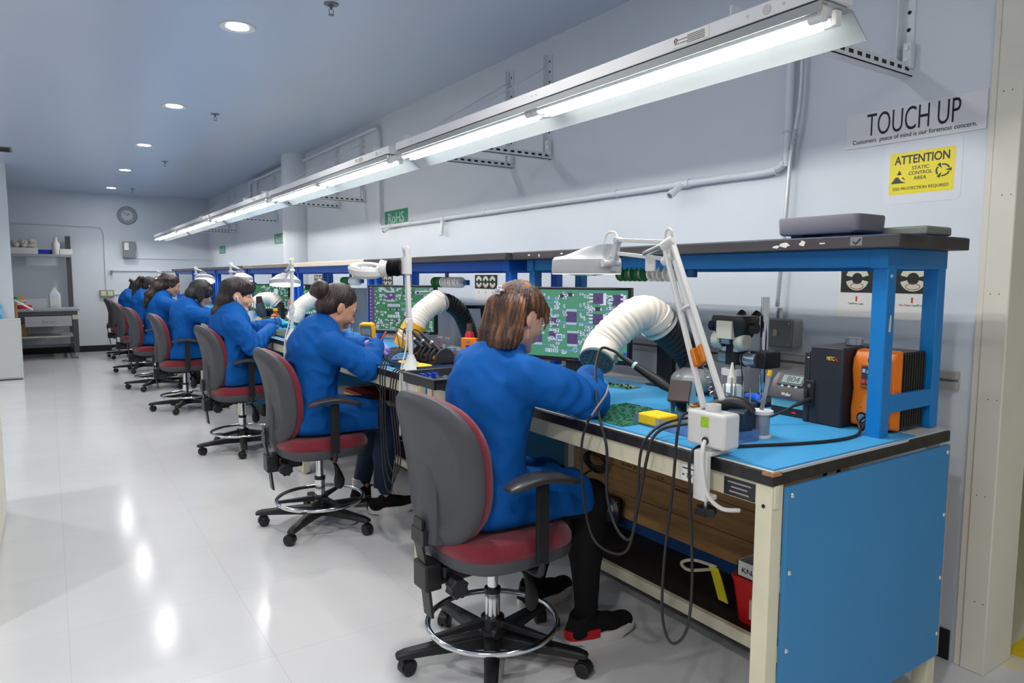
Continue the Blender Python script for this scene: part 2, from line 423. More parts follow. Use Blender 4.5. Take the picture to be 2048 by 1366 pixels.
def bracket(y, label):
    t = thing('wall_bracket', label, 'bracket', (WX, y, 2.07), 0, 'slotted steel brackets carrying the strip lights')
    u = MB().box(-.006, 0, -.022, .022, 0, .62).box(-.04, 0, .018, .022, 0, .62); u.mset(1)
    for k in range(9): u.cyl((-.0065, -.003, .1+.06*k), (-.0075, -.003, .1+.06*k), .007, n=8)
    obj('upright', u, [M_pipe, M_dark], t)
    a = MB().box(-.98, 0, -.02, .02, -.004, 0).box(-.98, 0, -.02, -.016, -.004, .036); a.mset(1)
    for k in range(18): a.box(-.05-.05*k, -.025-.05*k, -.0215, -.0195, .012, .024)
    obj('arm', a, [M_pipe, M_dark], t)
    obj('brace', MB().tube([(-.02, .01, .55), (-.88, .01, .01)], .004, 8), M_pipe, t)
    pl = MB().box(-.035, -.006, -.03, .0, .02, .11); obj('bolt_plate', pl, M_pipe, t, bevel=.003)
    bt = MB(); bt.cyl((-.035, -.015, .05), (-.042, -.015, .05), .008, n=10).cyl((-.035, -.015, .09), (-.042, -.015, .09), .008, n=10); obj('bolt', bt, M_white, t)
    return t
BR = [(1.36, 'slotted wall bracket nearest the camera, beside the TOUCH UP sign'), (3.50, 'slotted wall bracket right of the pair above the monitor of the first bench'),
      (3.92, 'slotted wall bracket left of the pair above the monitor of the first bench'), (6.5, 'slotted wall bracket just left of the nearest green RoHS sign'),
      (7.2, 'slotted wall bracket inside the bent water pipe, near the round column'), (9.6, 'slotted wall bracket behind the round column'), (12.0, 'right bracket of the far pair near the back wall'), (12.5, 'left bracket of the far pair near the back wall')]
b0 = bracket(*BR[0])
for y, lb in BR[1:]: copy_tree(b0, (WX, y, 2.07), label=lb)

def downlight(x, y, label):
    t = thing('recessed_downlight', label, 'ceiling light', (x, y, CZ), 0, 'round recessed downlights')
    obj('trim_ring', MB().lathe([(.064, .004), (.064, -.002), (.098, -.006), (.104, 0.)], n=40, cap=False), mat('downlight_ring', s2l(190, 192, 196), .4), t)
    obj('lens', MB().lathe([(.064, -.0015), (.0001, -.0015)], n=40, cap=False), M_down, t)
    return t
def spot(x, y, k=1., ang=118):
    ld = bpy.data.lights.new('downlight_lamp', 'SPOT'); ld.energy = SPOT_W*k; ld.spot_size = math.radians(ang); ld.spot_blend = .75; ld.shadow_soft_size = .06; ld.color = (1., .97, .95)
    lo = bpy.data.objects.new('downlight_lamp', ld); COL.objects.link(lo); lo.location = (x, y, CZ-.012)
d0 = downlight(.985, 4.37, 'recessed downlight nearest the camera, largest in the ceiling')
DL = [(.965, 6.66, 'second recessed downlight from the camera'), (.955, 8.8, 'third recessed downlight, middle of the ceiling row'), (.945, 11.0, 'fourth recessed downlight from the camera'),
      (.935, 13.35, 'farthest recessed downlight, next to the back wall')]
spot(.985, 4.37)
for x, y, lb in DL: copy_tree(d0, (x, y, CZ), label=lb); spot(x, y)
for k, (x, y) in enumerate([(1.0, 2.1), (-1.5, 2.1), (-1.5, 4.37), (-1.5, 6.66), (-1.5, 8.8), (-.4, .2), (-1.5, -.2), (1.2, -.5)]):  # unseen downlights added to brighten the aisle, lower wall and end panel
    copy_tree(d0, (x, y, CZ), label='unseen recessed downlight added outside the picture as fill light'); spot(x, y, 1. if x > 0 else 1.9, 118 if x > 0 else 158)

def sprinkler(x, y, label):
    t = thing('fire_sprinkler', label, 'sprinkler', (x, y, CZ), 0, 'ceiling fire sprinklers')
    obj('escutcheon', MB().lathe([(.04, 0), (.036, -.006), (.015, -.008), (.012, -.002)], n=24), mat('sprinkler_plate', s2l(120, 124, 130), .35, .6), t)
    m = MB().cyl((0, 0, 0), (0, 0, -.03), .007, n=10); m.tube([(.012, 0, -.028), (.012, 0, -.045), (0, 0, -.055), (-.012, 0, -.045), (-.012, 0, -.028)], .002, 6)
    m.lathe([(.001, -.056), (.016, -.056), (.016, -.058), (.001, -.058)], n=16); obj('sprinkler_head', m, M_grey, t)
    return t
p0 = sprinkler(1.32, 3.73, 'fire sprinkler at the top edge of the picture, nearest the camera')
for x, y, lb in [(1.31, 6.77, 'fire sprinkler right of the second downlight'), (1.30, 9.9, 'fire sprinkler right of the third and fourth downlights'), (1.24, 13.3, 'tiny fire sprinkler beside the farthest downlight')]:
    copy_tree(p0, (x, y, CZ), label=lb)
t = thing('ceiling_vent', 'small dark slotted vent in the ceiling at the left edge', 'vent', (-.42, 10.0, CZ))
obj('vent_frame', MB().box(-.14, .14, -.18, .18, -.008, 0), M_grey, t); 
vs = MB()
for k in range(7): vs.box(-.12, .12, -.15+.045*k, -.13+.045*k, -.011, -.008)
obj('vent_slot', vs, M_dark, t)

# ------------------------------------------------------------------ pipes on the right wall
X = WX-.03
t = thing('water_pipe', 'white painted water pipe running along the wall above the shelves, bent up at both ends', 'pipe', (X, 1.8, 0))
pp = [(0, .015, CZ-.004), (0, .015, 1.9), (0, .03, 1.83), (0, .09, 1.80), (0, .3, 1.80)]
obj('pipe_run', MB().tube(spline(pp, 5)+[V((0, 4.15, 1.80)), V((0, 4.22, 1.80)), V((0, 4.27, 1.85)), V((0, 4.27, 2.66)), V((0, 4.3, 2.70)), V((0, 4.35, 2.71)), V((0, 6.50, 2.71))], .017, 14), M_pipe, t)
for (y, dx, dz, L) in ((2.38, -.8, -.55, .11), (4.84, -.12, -1, .13), (5.83, -.8, -.6, .09)):
    d = V((dx, 0, dz)).normalized(); a = V((0, y-1.8, 1.80))
    m = MB().cyl(a, a+d*L, .015, n=14).cyl(a+d*L*.75, a+d*L, .019, n=14); m.cyl(a-V((0, .04, 0)), a+V((0, .04, 0)), .021, n=14)
    obj('hose_nozzle', m, M_pipe, t); obj('nozzle_mouth', MB().cyl(a+d*L, a+d*(L+.001), .011, n=12), M_grey, t)
cl = MB()
for y in (.06, 1.05, 2.4, 3.6): cl.ring((0, y, 1.8), .019, .003, (0, 1, 0), n=18, k=6)
for z in (1.95, 2.25): cl.ring((0, .015, z), .019, .003, (0, 0, 1), n=18, k=6)
obj('pipe_clamp', cl, M_pipe, t)
t = tag(obj('ceiling_pipe', MB().tube([(X, 8.73, 2.74), (X, 10.9, 2.74), (X, 10.95, 2.70), (X, 10.95, 2.52)], .02, 12).tube([(X, 10.55, 2.74), (X, 10.55, 2.5)], .014, 10), M_pipe), 'short white pipe near the ceiling beyond the round column', 'pipe')
m = MB(); P = []
pts = spline([(X-.005, 1.765, 2.6), (X-.005, 1.76, 2.1), (X-.01, 1.79, 1.85), (X-.015, 1.80, 1.6), (X-.02, 1.82, 1.23)], 40)
m.tube(pts, [.0095 if i % 2 else .0075 for i in range(len(pts))], 10)
obj('flexible_conduit', m, mat('galvanised_flex', s2l(196, 200, 204), .35, .5), label='ribbed flexible metal conduit dropping down the wall to the grey junction box', cat='conduit')
M_jb = mat('grey_box_paint', s2l(150, 152, 146), .45, .0, var=.06, vscale=20)
t = thing('junction_box', 'grey weatherproof junction box with a toggle switch, on the wall under the nearest shelf', 'electrical box', (2.57, 1.81, 1.12))
obj('box_body', MB().prism(rrect(.16, .12, .012), -.03, .03, 'x'), M_jb, t, bevel=.004)
obj('box_cover', MB().prism(rrect(.15, .112, .014), -.038, -.03, 'x'), mat('grey_box_cover', s2l(136, 138, 132), .4), t, bevel=.003)
obj('toggle_switch', MB().box(-.046, -.038, -.008, .01, -.014, .016), mat('ivory', s2l(206, 196, 150), .4), t, bevel=.003)
obj('conduit_nut', MB().cyl((0, 0.01, .058), (0, .01, .09), .014, n=6).cyl((0, .01, .09), (0, .01, .105), .011), M_steel, t)
sc = MB(); [sc.cyl((-.038, y, z), (-.04, y, z), .004, n=8) for y in (-.062, .062) for z in (-.043, .043)]; obj('cover_screw', sc, M_steel, t)
obj('wall_raceway', MB().box(2.57, WX, 1.12, 3.9, 1.005, 1.03).box(2.574, WX, 1.12, 3.9, .97, .995), mat('raceway_grey', s2l(176, 174, 168), .4, .2), label='grey metal raceway along the wall behind the nearest bench', cat='raceway', bevel=.002)

# ------------------------------------------------------------------ signs
def wallM(y, z, x=WX): return face_mat((x, y, z), (0, -1, 0), (0, 0, 1))
def fit_text(mb, txt, w, h, M, bold=0., z=.0):
    """letters fitted into w x h centred on M"""
    q = MB(); text_mb(q, txt, 1., Matrix(), bold)
    xs = [p.x for p in q.v]; ys = [p.y for p in q.v]; x0, x1, y0, y1 = min(xs), max(xs), min(ys), max(ys)
    T = M @ Matrix.Translation((0, 0, z)) @ Matrix.Diagonal((w/(x1-x0), h/(y1-y0), 1, 1)) @ Matrix.Translation((-(x0+x1)/2, -(y0+y1)/2, 0))
    sv = mb.M.copy(); mb.M = sv @ T; mb.add(q.v, q.f); mb.M = sv
t = thing('touch_up_sign', 'white wall sign reading TOUCH UP with a motto line below', 'sign', (WX, 1.332, 1.908))
obj('sign_plate', MB().box(-.004, 0, -.243, .243, -.065, .065), mat('sign_white', s2l(226, 226, 226), .3), t, bevel=.001)
m = MB(); Z = wallM(0, 0, -.004); fit_text(m, 'TOUCH UP', .325, .082, Z @ Matrix.Translation((.0, .014, 0)), -.004); obj('sign_title', m, M_ink, t, smooth=False)
m = MB(); fit_text(m, 'Customers  peace of mind is our foremost concern.', .43, .021, Z @ Matrix.Translation((0, -.045, 0)), .006); obj('sign_motto', m, M_ink, t, smooth=False)
t = thing('static_control_sign', 'yellow ATTENTION static control sticker on a clear backing, under the TOUCH UP sign', 'sign', (WX, 1.29, 1.728))
obj('clear_backing', MB().prism(rrect(.268, .215, .02), -.0012, 0, 'x'), mat('clear_film', s2l(222, 225, 230), .4), t)
obj('yellow_panel', MB().prism(rrect(.221, .148, .004), -.002, -.0012, 'x'), mat('sign_yellow', s2l(240, 222, 20), .35), t)
m = MB(); Z = wallM(0, 0, -.002)
def TT(x, y): return Z @ Matrix.Translation((x, y, 0))
fit_text(m, 'ATTENTION', .188, .031, TT(0, .048), .02); fit_text(m, 'STATIC', .058, .0125, TT(-.002, .016), .008); fit_text(m, 'CONTROL', .08, .0125, TT(-.002, -.002), .008)
fit_text(m, 'AREA', .044, .0125, TT(-.002, -.02), .008); fit_text(m, 'ESD PROTECTION REQUIRED', .19, .0125, TT(0, -.055), .008)
def zp(poly): 
    m.M = Z; m.prism(poly, 0, .0008); m.M = Matrix()
zp([(-.075, .012), (-.0665, -.004), (-.0835, -.004)][::-1]); zp([(-.088, -.012), (-.078, -.012), (-.0685, -.026), (-.05, -.034), (-.104, -.034)]); zp([(-.062, -.012), (-.052, -.026), (-.066, -.016)])
for a0 in (10, 130, 250):
    pl = []
    for k in range(9): a = math.radians(a0+10+80*k/8); pl.append((.0735+.024*math.cos(a), -.003+.022*math.sin(a)))
    for k in range(8, -1, -1): a = math.radians(a0+10+80*k/8); pl.append((.0735+.0185*math.cos(a), -.003+.017*math.sin(a)))
    zp(pl)
    a = math.radians(a0+20-20-10); c = V((.0735+.02*math.cos(a), -.003+.019*math.sin(a))); d = V((math.cos(a), math.sin(a))); n_ = V((-d.y, d.x))
    zp([tuple(c-d*.012), tuple(c+d*.008+n_*.006), tuple(c+d*.008-n_*.006)])
obj('sign_print', m, mat('sign_charcoal', s2l(62, 60, 52), .5), t, smooth=False)
M_green = mat('sign_green', s2l(30, 145, 105), .4)
def rohs(y, z, label, w=.49, h=.135):
    t = thing('rohs_sign', label, 'sign', (WX, y, z), 0, 'green RoHS wall signs')
    obj('sign_plate', MB().box(-.003, 0, -w/2, w/2, -h/2, h/2), M_green, t)
    m = MB(); fit_text(m, 'RoHS', w*.68, h*.68, wallM(0, 0, -.003), .004); obj('sign_letters', m, mat('sign_pale', s2l(200, 214, 212), .5), t, smooth=False); return t
r0 = rohs(5.775, 1.872, 'green RoHS sign nearest the camera, below the bend of the water pipe')
copy_tree(r0, (WX, 9.53, 1.85), label='green RoHS sign beside the round column'); copy_tree(r0, (WX, 13.2, 1.812), label='farthest green RoHS sign, near the back corner')

# solder spool papers taped to the wall
M_photo = mat('photo_dark', s2l(46, 50, 46), .3); M_spool_p = mat('photo_spool_cream', s2l(204, 206, 186), .4); M_red = mat('red_ink', s2l(196, 50, 40), .5); M_greenink = mat('green_ink', s2l(40, 130, 60), .5)
def spool_paper(y, z, w, h, label, words=True):
    t = thing('spool_notice', label, 'notice', (WX, y, z), 0, 'solder spool notices taped to the wall')
    obj('sheet', MB().box(-.0015, 0, -w/2, w/2, -h/2, h/2), M_paper, t)
    obj('photo_print', MB().box(-.0022, -.0015, -w/2+.004, w/2-.01, -.02, h/2-.03), M_photo, t)
    m = MB(); r = .046*w/.36; cz = h/2-.03-(h/2-.03+.02)/2
    for k in (-1, 0, 1):
        c = V((-.0022, k*w*.29, cz))
        for a0 in (15, 195):
            pl = [(c.y+r*math.cos(math.radians(a0+150*i/14)), c.z+r*math.sin(math.radians(a0+150*i/14))) for i in range(15)]
            pl += [(c.y+r*.47*math.cos(math.radians(a0+150*i/14)), c.z+r*.47*math.sin(math.radians(a0+150*i/14))) for i in range(14, -1, -1)]
            m.prism(pl, -.0028, -.0022, 'x')
    obj('spool_picture', m, M_spool_p, t, smooth=False)
    m = MB(); g = MB(); b = MB(); Z = wallM(0, 0, -.0016)
    for k in (-1, 0, 1):
        y0 = k*w*.29; zz = -.03
        m.box(-.002, -.0015, y0-.003, y0+.003, zz-.024, zz-.004)
        m.ring((-.0029, y0, cz-r*.62), r*.55, .0012, (1, 0, 0), n=22, k=4, squash=.45)
    if words:
        fit_text(g, 'LeadFree', .036, .007, Z @ Matrix.Translation((-w*.29-.014, -.062, 0)), .01); fit_text(b, 'wash', .02, .006, Z @ Matrix.Translation((-w*.29+.019, -.063, 0)), .01)
        fit_text(m, 'No Clean', .04, .007, Z @ Matrix.Translation((w*.29-.025, -.062, 0)), .01); fit_text(g, 'LeadFree', .04, .007, Z @ Matrix.Translation((w*.29+.02, -.062, 0)), .01)
        fit_text(m, 'No Clean', .036, .007, Z @ Matrix.Translation((0, -.062, 0)), .01); obj('green_print', g, M_greenink, t, smooth=False); obj('black_print', b, M_ink, t, smooth=False)
    obj('red_print', m, M_red, t, smooth=False)
    return t
spool_paper(1.40, 1.315, .36, .235, 'solder spool notice nearest the camera, seen through the blue shelf frame')
spool_paper(4.25, 1.285, .32, .22, 'solder spool notice right of the hanging wire spools of the second bench', False)
spool_paper(6.02, 1.285, .33, .22, 'solder spool notice above the monitor of the second bench', False)
spool_paper(7.95, 1.285, .33, .22, 'solder spool notice behind the dark bun of the second worker', False)
spool_paper(9.75, 1.285, .30, .22, 'solder spool notice farthest along the wall', False)
# ------------------------------------------------------------------ workbenches
M_blue = mat('bench_blue_paint', s2l(16, 120, 190), .35, var=.04, vscale=3, bump=.03, bscale=200)
M_blue2 = mat('bench_royal_paint', s2l(8, 96, 200), .35, var=.03, vscale=5)
M_panelblue = mat('panel_blue_laminate', s2l(54, 130, 182), .5, var=.03, vscale=2., bump=.04, bscale=300)
M_creamp = mat('bench_cream_paint', s2l(214, 208, 180), .42, var=.05, vscale=7, bump=.04, bscale=40)
M_edge = mat('black_bench_edge', (.016, .015, .016), .35, var=.5, vscale=25, bump=.08, bscale=40)
M_edge2 = mat('worn_shelf_edge', s2l(58, 54, 56), .5, var=.4, vscale=12, stretch=(1, .15, 2), bump=.08, bscale=30)
M_beige = mat('beige_shelf_edge', s2l(216, 200, 176), .5, var=.03, vscale=5)
M_brass = mat('worn_brown_edge', s2l(130, 118, 96), .35, .1, var=.2, vscale=8)
M_lam = mat('grey_laminate', s2l(196, 196, 188), .4, var=.03, vscale=10)
M_esd = mat('blue_esd_mat', s2l(62, 154, 206), .5, var=.05, vscale=3, bump=.04, bscale=160)
M_wood = mat('crate_pine', s2l(186, 140, 88), .6, var=.2, vscale=5, stretch=(6, .6, 8), bump=.1, bscale=14, bstretch=(6, .4, 9))
M_dkblue = mat('dark_blue_panel', s2l(24, 72, 128), .5)
M_dshelf = mat('dark_footshelf', s2l(30, 27, 26), .6, var=.3, vscale=9)
M_bolt = mat('bolt_zinc', (.7, .7, .72), .25, .9)
M_scuff = mat('white_scuff', s2l(205, 200, 196), .7)
M_tape = mat('masking_tape', s2l(210, 200, 160), .7)
TZ = .89; BX = 1.41; BD = .87; BL = 1.83
BYS = [1.0, 2.865, 4.705, 6.545, 8.385, 10.225, 12.065]
def bench(i):
    b = ['first workbench, nearest the camera, with a blue end panel and wood boards beneath', 'second workbench from the camera, in front of the worker with the hair bun', 'third workbench from the camera, with a pale beige edge on its shelf',
         'fourth workbench from the camera, where the worker with earbuds sits', 'fifth workbench from the camera, behind the worker with the black bob', 'sixth workbench from the camera', 'farthest workbench of the row, next to the back wall'][i]
    t = thing('workbench', b, 'workbench', (BX - (.0 if i == 0 else .03), BYS[i], 0), 0, 'blue framed workbenches in one row along the wall')
    blue = M_blue if i == 0 else M_blue2; e = [M_edge2, M_edge2, M_beige, M_brass, M_edge2, M_edge2, M_edge2][i]
    L = BL
    m = MB().mset(0).box(.004, BD, .004, L-.004, TZ-.004, TZ).mset(1).box(0, BD, 0, L, TZ-.036, TZ-.004)
    obj('worktop', m, [M_lam, M_edge], t, bevel=.003)
    if i == 0:
        obj('corner_chip', MB().prism([(.0, -.0006), (.035, -.0006), (.02, .012), (.006, .02), (-.0006, .03), (-.0006, .0)], TZ-.012, TZ-.0035), mat('bare_chipboard', s2l(168, 120, 84), .8, var=.2, vscale=60), t)
        obj('edge_strip', MB().box(.03, .62, -.0006, .004, TZ-.006, TZ+.0005), mat('silver_edge', s2l(200, 205, 210), .3, .3), t)
    obj('apron', MB().box(.012, .03, .0, L, TZ-.094, TZ-.036), M_creamp, t, bevel=.002)
    for (x, y) in ((.0, .004), (.0, L-.052), (BD-.05, .004), (BD-.05, L-.052)):
        lg = MB().box(x+.004, x+.05, y, y+.046, .015, TZ-.036); lg.cyl((x+.027, y+.023, .0), (x+.027, y+.023, .03), .014, n=10)
        lo = obj('leg', lg, M_creamp, t, bevel=.003)
    if i == 0:
        ho = MB().cyl((.003, .026, .80), (.0045, .026, .80), .005, n=12); obj('bolt_hole', ho, M_dark, t)
    ep = MB().box(.05, BD-.015, -.008, .004, .175, TZ-.044); obj('end_panel', ep, M_panelblue, t, bevel=.001)
    if i == 0:
        pe = MB().box(BD-.0152, BD-.011, -.0078, .006, .176, TZ-.046); obj('panel_edge', pe, mat('raw_plywood_edge', s2l(206, 158, 106), .7), t)
    if i == 0:
        for x in (.068, BD-.03):
            for z in (.25, .43, .63, .825): obj('panel_bolt', MB().ell((x, -.009, z), (.007, .004, .007), 10, 6), M_bolt, t)
    fr = MB().box(.50, .525, .05, L-.05, .105, .147); obj('foot_rail', fr, M_creamp, t, bevel=.002)
    obj('bottom_shelf', MB().box(.525, BD-.012, .05, L-.05, .12, .14), M_dshelf, t)
    obj('rear_panel', MB().box(BD-.012, BD-.002, .05, L-.05, .14, .30), M_dkblue, t)
    if i < 3:
        wb = MB()
        for z0_, z1_ in ((.20, .313), (.316, .438), (.441, .56), (.563, .70)): wb.box(BD-.03, BD-.012, .055, L-.055, z0_, z1_)
        if i == 0:
            pr = wb; wb.mset(1)
            for (tx, y, z, w_, h_, r_) in (('BTC4 001', 1.655, .478, .12, .014, 0), ('LYONAL', 1.65, .456, .09, .014, 0), ('SLOW 30', 1.377, .46, .10, .014, .0), ('02-15', 1.174, .483, .075, .016, .0), ('C-0', 1.175, .452, .04, .012, .0), ('TIMBERS', 1.044, .425, .13, .014, -.0), ('0.430', .92, .425, .07, .014, -.0), ('00 S30', .664, .50, .09, .014, 0)):
                fit_text(pr, tx, w_, h_, wallM(y, z, BD-.0302) @ Matrix.Rotation(r_, 4, 'Z'), .01)
        obj('wood_board', wb, [M_wood, mat('board_ink', (.03, .02, .015), .8)], t, smooth=False)
    # riser shelf frame
    zs = 1.433
    for (x, y, nm) in ((.54, .04, 0), (.54, L-.09, 0), (BD-.045, .04, 0), (BD-.045, L-.09, 0)):
        obj('upright', MB().box(x, x+.045, y, y+.045, TZ+.001, zs), blue, t, bevel=.003)
    for y in (.042, L-.088):
        obj('cross_bar', MB().box(.585, BD-.045, y, y+.04, .962, 1.014), blue, t, bevel=.002)
        obj('end_rail', MB().box(.53, BD, y-.004, y+.046, zs-.055, zs), blue, t, bevel=.002)
    obj('front_rail', MB().box(.538, .558, .085, L-.085, zs-.052, zs), blue, t, bevel=.002)
    obj('rear_rail', MB().box(BD-.045, BD-.02, .085, L-.085, zs-.06, zs), blue, t, bevel=.002)
    sh = MB().box(.48, BD+.005, -.018 if i == 0 else -.003, L+(.014 if i == 0 else .003), zs, zs+.036); obj('riser_shelf', sh, e, t, bevel=.003)
    if i == 0:
        obj('shelf_top', MB().box(.485, BD, -.012, L, zs+.036, zs+.0375), M_dkblue, t)
        sc = MB()
        for (y, z, w_, h_) in ((.33, .018, .05, .018), (.27, .02, .024, .02), (.205, .018, .028, .006), (.36, .012, .03, .01), (1.1, .018, .01, .014), (1.45, .02, .02, .012), (1.62, .016, .014, .02), (1.7, .02, .02, .008)):
            pl = [(y+w_/2*math.cos(a)*random.uniform(.5, 1.1), zs+z+h_/2*math.sin(a)*random.uniform(.5, 1.1)) for a in [2*PI*k/11 for k in range(11)]]
            sc.prism(pl, .4794, .4802, 'x')
        obj('scuff_mark', sc, M_scuff, t, smooth=False)
        obj('check_sticker', MB().box(.4792, .4802, .085, .12, zs+.008, zs+.032), mat('grey_sticker', s2l(120, 120, 124), .4), t)
        ck = MB(); ck.beam((.4788, .112, zs+.02), (.4788, .104, zs+.012), .001, .003).beam((.4788, .104, zs+.012), (.4788, .09, zs+.027), .001, .003); obj('check_mark', ck, M_ink, t)
        obj('tape_strip', MB().prism([(.556, 1.20), (.566, 1.198), (.568, 1.245), (.561, 1.246)], .0392, .0401, 'y'), M_tape, t)
        ub = MB().ell((.557, .039, 1.357), (.006, .004, .006), 10, 6); obj('upright_bolt', ub, M_bolt, t)
        # plates and stickers on the apron
        pl = MB().box(.010, .0125, .056, .15, TZ-.091, TZ-.046); obj('maker_plate', pl, mat('plate_black', (.02, .02, .022), .4), t)
        tx = MB(); Z = wallM(.103, 0, .0099)
        for k, w_ in enumerate((.07, .05, .06)): tx.box(.0096, .0101, .103-w_/2, .103+w_/2, TZ-.058-.012*k, TZ-.054-.012*k)
        obj('plate_print', tx, mat('plate_grey', s2l(150, 150, 150), .5), t, smooth=False)
        obj('asset_label', MB().box(.011, .0125, .232, .30, TZ-.09, TZ-.047), M_paper, t)
        tx = MB(); Z = wallM(.266, 0, .0108)
        tx.box(.0106, .0111, .24, .292, TZ-.058, TZ-.054).box(.0106, .0111, .284, .292, TZ-.077, TZ-.072); fit_text(tx, '287', .022, .011, Z @ Matrix.Translation((0, TZ-.075, 0)), .02)
        obj('label_print', tx, mat('label_ink', s2l(70, 60, 90), .5), t, smooth=False)
    if i == 1:
        obj('asset_label', MB().box(.011, .0125, .07, .16, TZ-.091, TZ-.042), M_paper, t)
        tx = MB(); Z = wallM(.115, 0, .0108)
        for k in range(4): tx.box(.0106, .0111, .078, .152, TZ-.051-.010*k, TZ-.0497-.010*k)
        obj('label_print', tx, M_ink, t, smooth=False)
    return t
for i in range(7): bench(i)
MATL = ['blue anti-static mat covering the first bench, nearest the camera', 'blue anti-static mat on the second bench, in front of the worker with the bun', 'blue anti-static mat on the third bench, under the gloved hands', 'blue anti-static mat on the fourth bench', 'blue anti-static mat on the fifth bench', 'blue anti-static mat on the sixth bench', 'blue anti-static mat on the farthest bench']
for i in range(7):
    x0 = BX-(.0 if i == 0 else .03)+.012; y0 = BYS[i]
    if i == 0: pl = [(x0, y0+.006), (x0+.50, y0+.006), (x0+.66, y0+.006), (x0+.66, y0+.05), (x0+.75, y0+.08), (x0+.75, y0+.55), (x0+.70, y0+1.5), (x0, y0+1.5)]
    else: pl = [(x0, y0+.05), (x0+.72, y0+.05), (x0+.72, y0+1.75), (x0, y0+1.75)]
    m = MB().prism(pl, TZ+.0002, TZ+.0045)
    tag(obj('desk_mat', m, M_esd), MATL[i], 'mat', 'blue anti-static mats on the benches')
MZ = TZ+.0045

# ------------------------------------------------------------------ chairs
M_shell = mat('chair_grey_shell', s2l(70, 71, 75), .55, var=.05, vscale=8, bump=.15, bscale=350)
M_maroon = mat('maroon_fabric', s2l(118, 24, 40), .85, var=.1, vscale=60, bump=.2, bscale=500, sheen=.3)
M_pl = mat('chair_black_plastic', s2l(28, 28, 30), .42, var=.12, vscale=12)
M_arm = mat('armrest_urethane', s2l(52, 52, 56), .33)
def superell(a, b, p, n=44, taper=0., cx=0, cy=0):
    o = []
    for k in range(n):
        t = 2*PI*k/n; c, s_ = math.cos(t), math.sin(t)
        x = a*math.copysign(abs(c)**(2/p), c); y = b*math.copysign(abs(s_)**(2/p), s_)
        o.append((cx+x*(1+taper*y/b), cy+y))
    return o
def stool():
    t = thing('drafting_chair', 'x', 'chair', (0, 0, 0), 0, 'maroon drafting chairs with grey backs along the benches')
    SZ = .445
    # seat
    def seatloft(layers):
        R = []
        for (sx, z, off) in layers:
            R.append([V((x+off, y, z-(.018 if x > .1 else 0)*((x-.1)/.13)**2 if x > .1 else z)) for x, y in superell(.235*sx, .25*sx, 3.2, 48)])
        return MB().loft(R)
    obj('seat_pan', seatloft([(.86, SZ-.035, 0), (.97, SZ-.02, 0), (1.0, SZ+.005, 0), (.99, SZ+.02, 0)]), M_shell, t)
    obj('seat_cushion', seatloft([(.985, SZ+.018, 0), (1.0, SZ+.03, 0), (.995, SZ+.05, 0), (.95, SZ+.07, 0), (.86, SZ+.078, 0), (.5, SZ+.074, 0)]), M_maroon, t)
    # back: shell (rear) and cushion (front)
    bz, bh, bw = .735, .242, .225
    def backring(s_, dx, tap=.10):
        r = []
        for (y, z) in superell(bw*s_, bh*s_, 2.9, 48, tap):
            zz = z/bh; r.append(V((-.245+dx-.035*zz+.045*(y/bw)**2*.9-.03*zz*zz+.02, y, bz+z)))
        return r
    obj('back_cushion', MB().loft([backring(.97, .0), backring(1.0, .012), backring(1.0, .03), backring(.95, .05), backring(.8, .06), backring(.4, .062)]), M_maroon, t)
    obj('back_shell', MB().loft([backring(1.0, .012), backring(1.025, .004), backring(1.025, -.012), backring(.97, -.03), backring(.88, -.04), backring(.80, -.043), backring(.74, -.036), backring(.4, -.034)]), M_shell, t)
    sp = MB()   # raised spine moulding down the back
    rr = []
    for k in range(9):
        z = bz-.235+.33*k/8; zz = (z-bz)/bh; w = .075-.03*k/8; x = -.245-.035*zz-.03*zz*zz+.02-.04-.012*(1-k/8)+.034*(k/8)**3
        rr.append([V((x+.006, -w, z)), V((x-.004, -w*.7, z)), V((x-.004, w*.7, z)), V((x+.006, w, z)), V((x+.03, w*1.05, z)), V((x+.03, -w*1.05, z))])
    obj('back_spine', MB().loft(rr), M_shell, t)
    slot = MB().box(-.292, -.27, -.042, .042, bz-.243, bz-.195); obj('spine_slot', slot, M_black, t)
    bar = MB().tube([(-.27, 0, bz-.15), (-.28, 0, bz-.23), (-.275, 0, .45), (-.255, 0, .35), (-.235, 0, .245)], .01, 6)
    bar = MB(); P = spline([(-.285, 0, bz-.16), (-.285, 0, bz-.24), (-.275, 0, .44), (-.262, 0, .34), (-.25, 0, .235)], 4)
    bar.loft([[p+V((-.005, -.028, 0)), p+V((.005, -.028, 0)), p+V((.005, .028, 0)), p+V((-.005, .028, 0))] for p in P]); obj('back_bar', bar, M_pl, t, bevel=.002)
    mc = MB().box(-.285, -.225, -.045, .045, .335, .425); mc.box(-.225, .1, -.06, .06, .375, .41).box(-.24, -.1, -.035, .035, .345, .38); obj('tilt_mechanism', mc, M_pl, t, bevel=.006)
    kn = MB()
    kn.prism([((.036 if k % 2 else .029)*math.cos(2*PI*k/16), .36+(.036 if k % 2 else .029)*math.sin(2*PI*k/16)) for k in range(16)], -.125, -.085, 'y'); kn.cyl((0, -.09, .36), (0, -.045, .36), .012, n=10)
    kn.v = [p+V((-.205, 0, 0)) for p in kn.v]; obj('tension_knob', kn, M_pl, t, bevel=.003)
    kh = MB().cyl((-.205, -.1265, .36), (-.205, -.125, .36), .011, n=12); obj('knob_socket', kh, M_black, t)
    lv = MB()
    R = []
    for (x, y, z, a, b) in ((.02, -.07, .40, .008, .008), (.035, -.10, .385, .008, .008), (.05, -.13, .35, .008, .011), (.058, -.145, .31, .006, .02), (.06, -.15, .275, .006, .03), (.06, -.152, .245, .006, .026), (.06, -.152, .228, .004, .01)):
        R.append([V((x+b*math.cos(2*PI*k/12), y+a*math.sin(2*PI*k/12), z)) for k in range(12)])
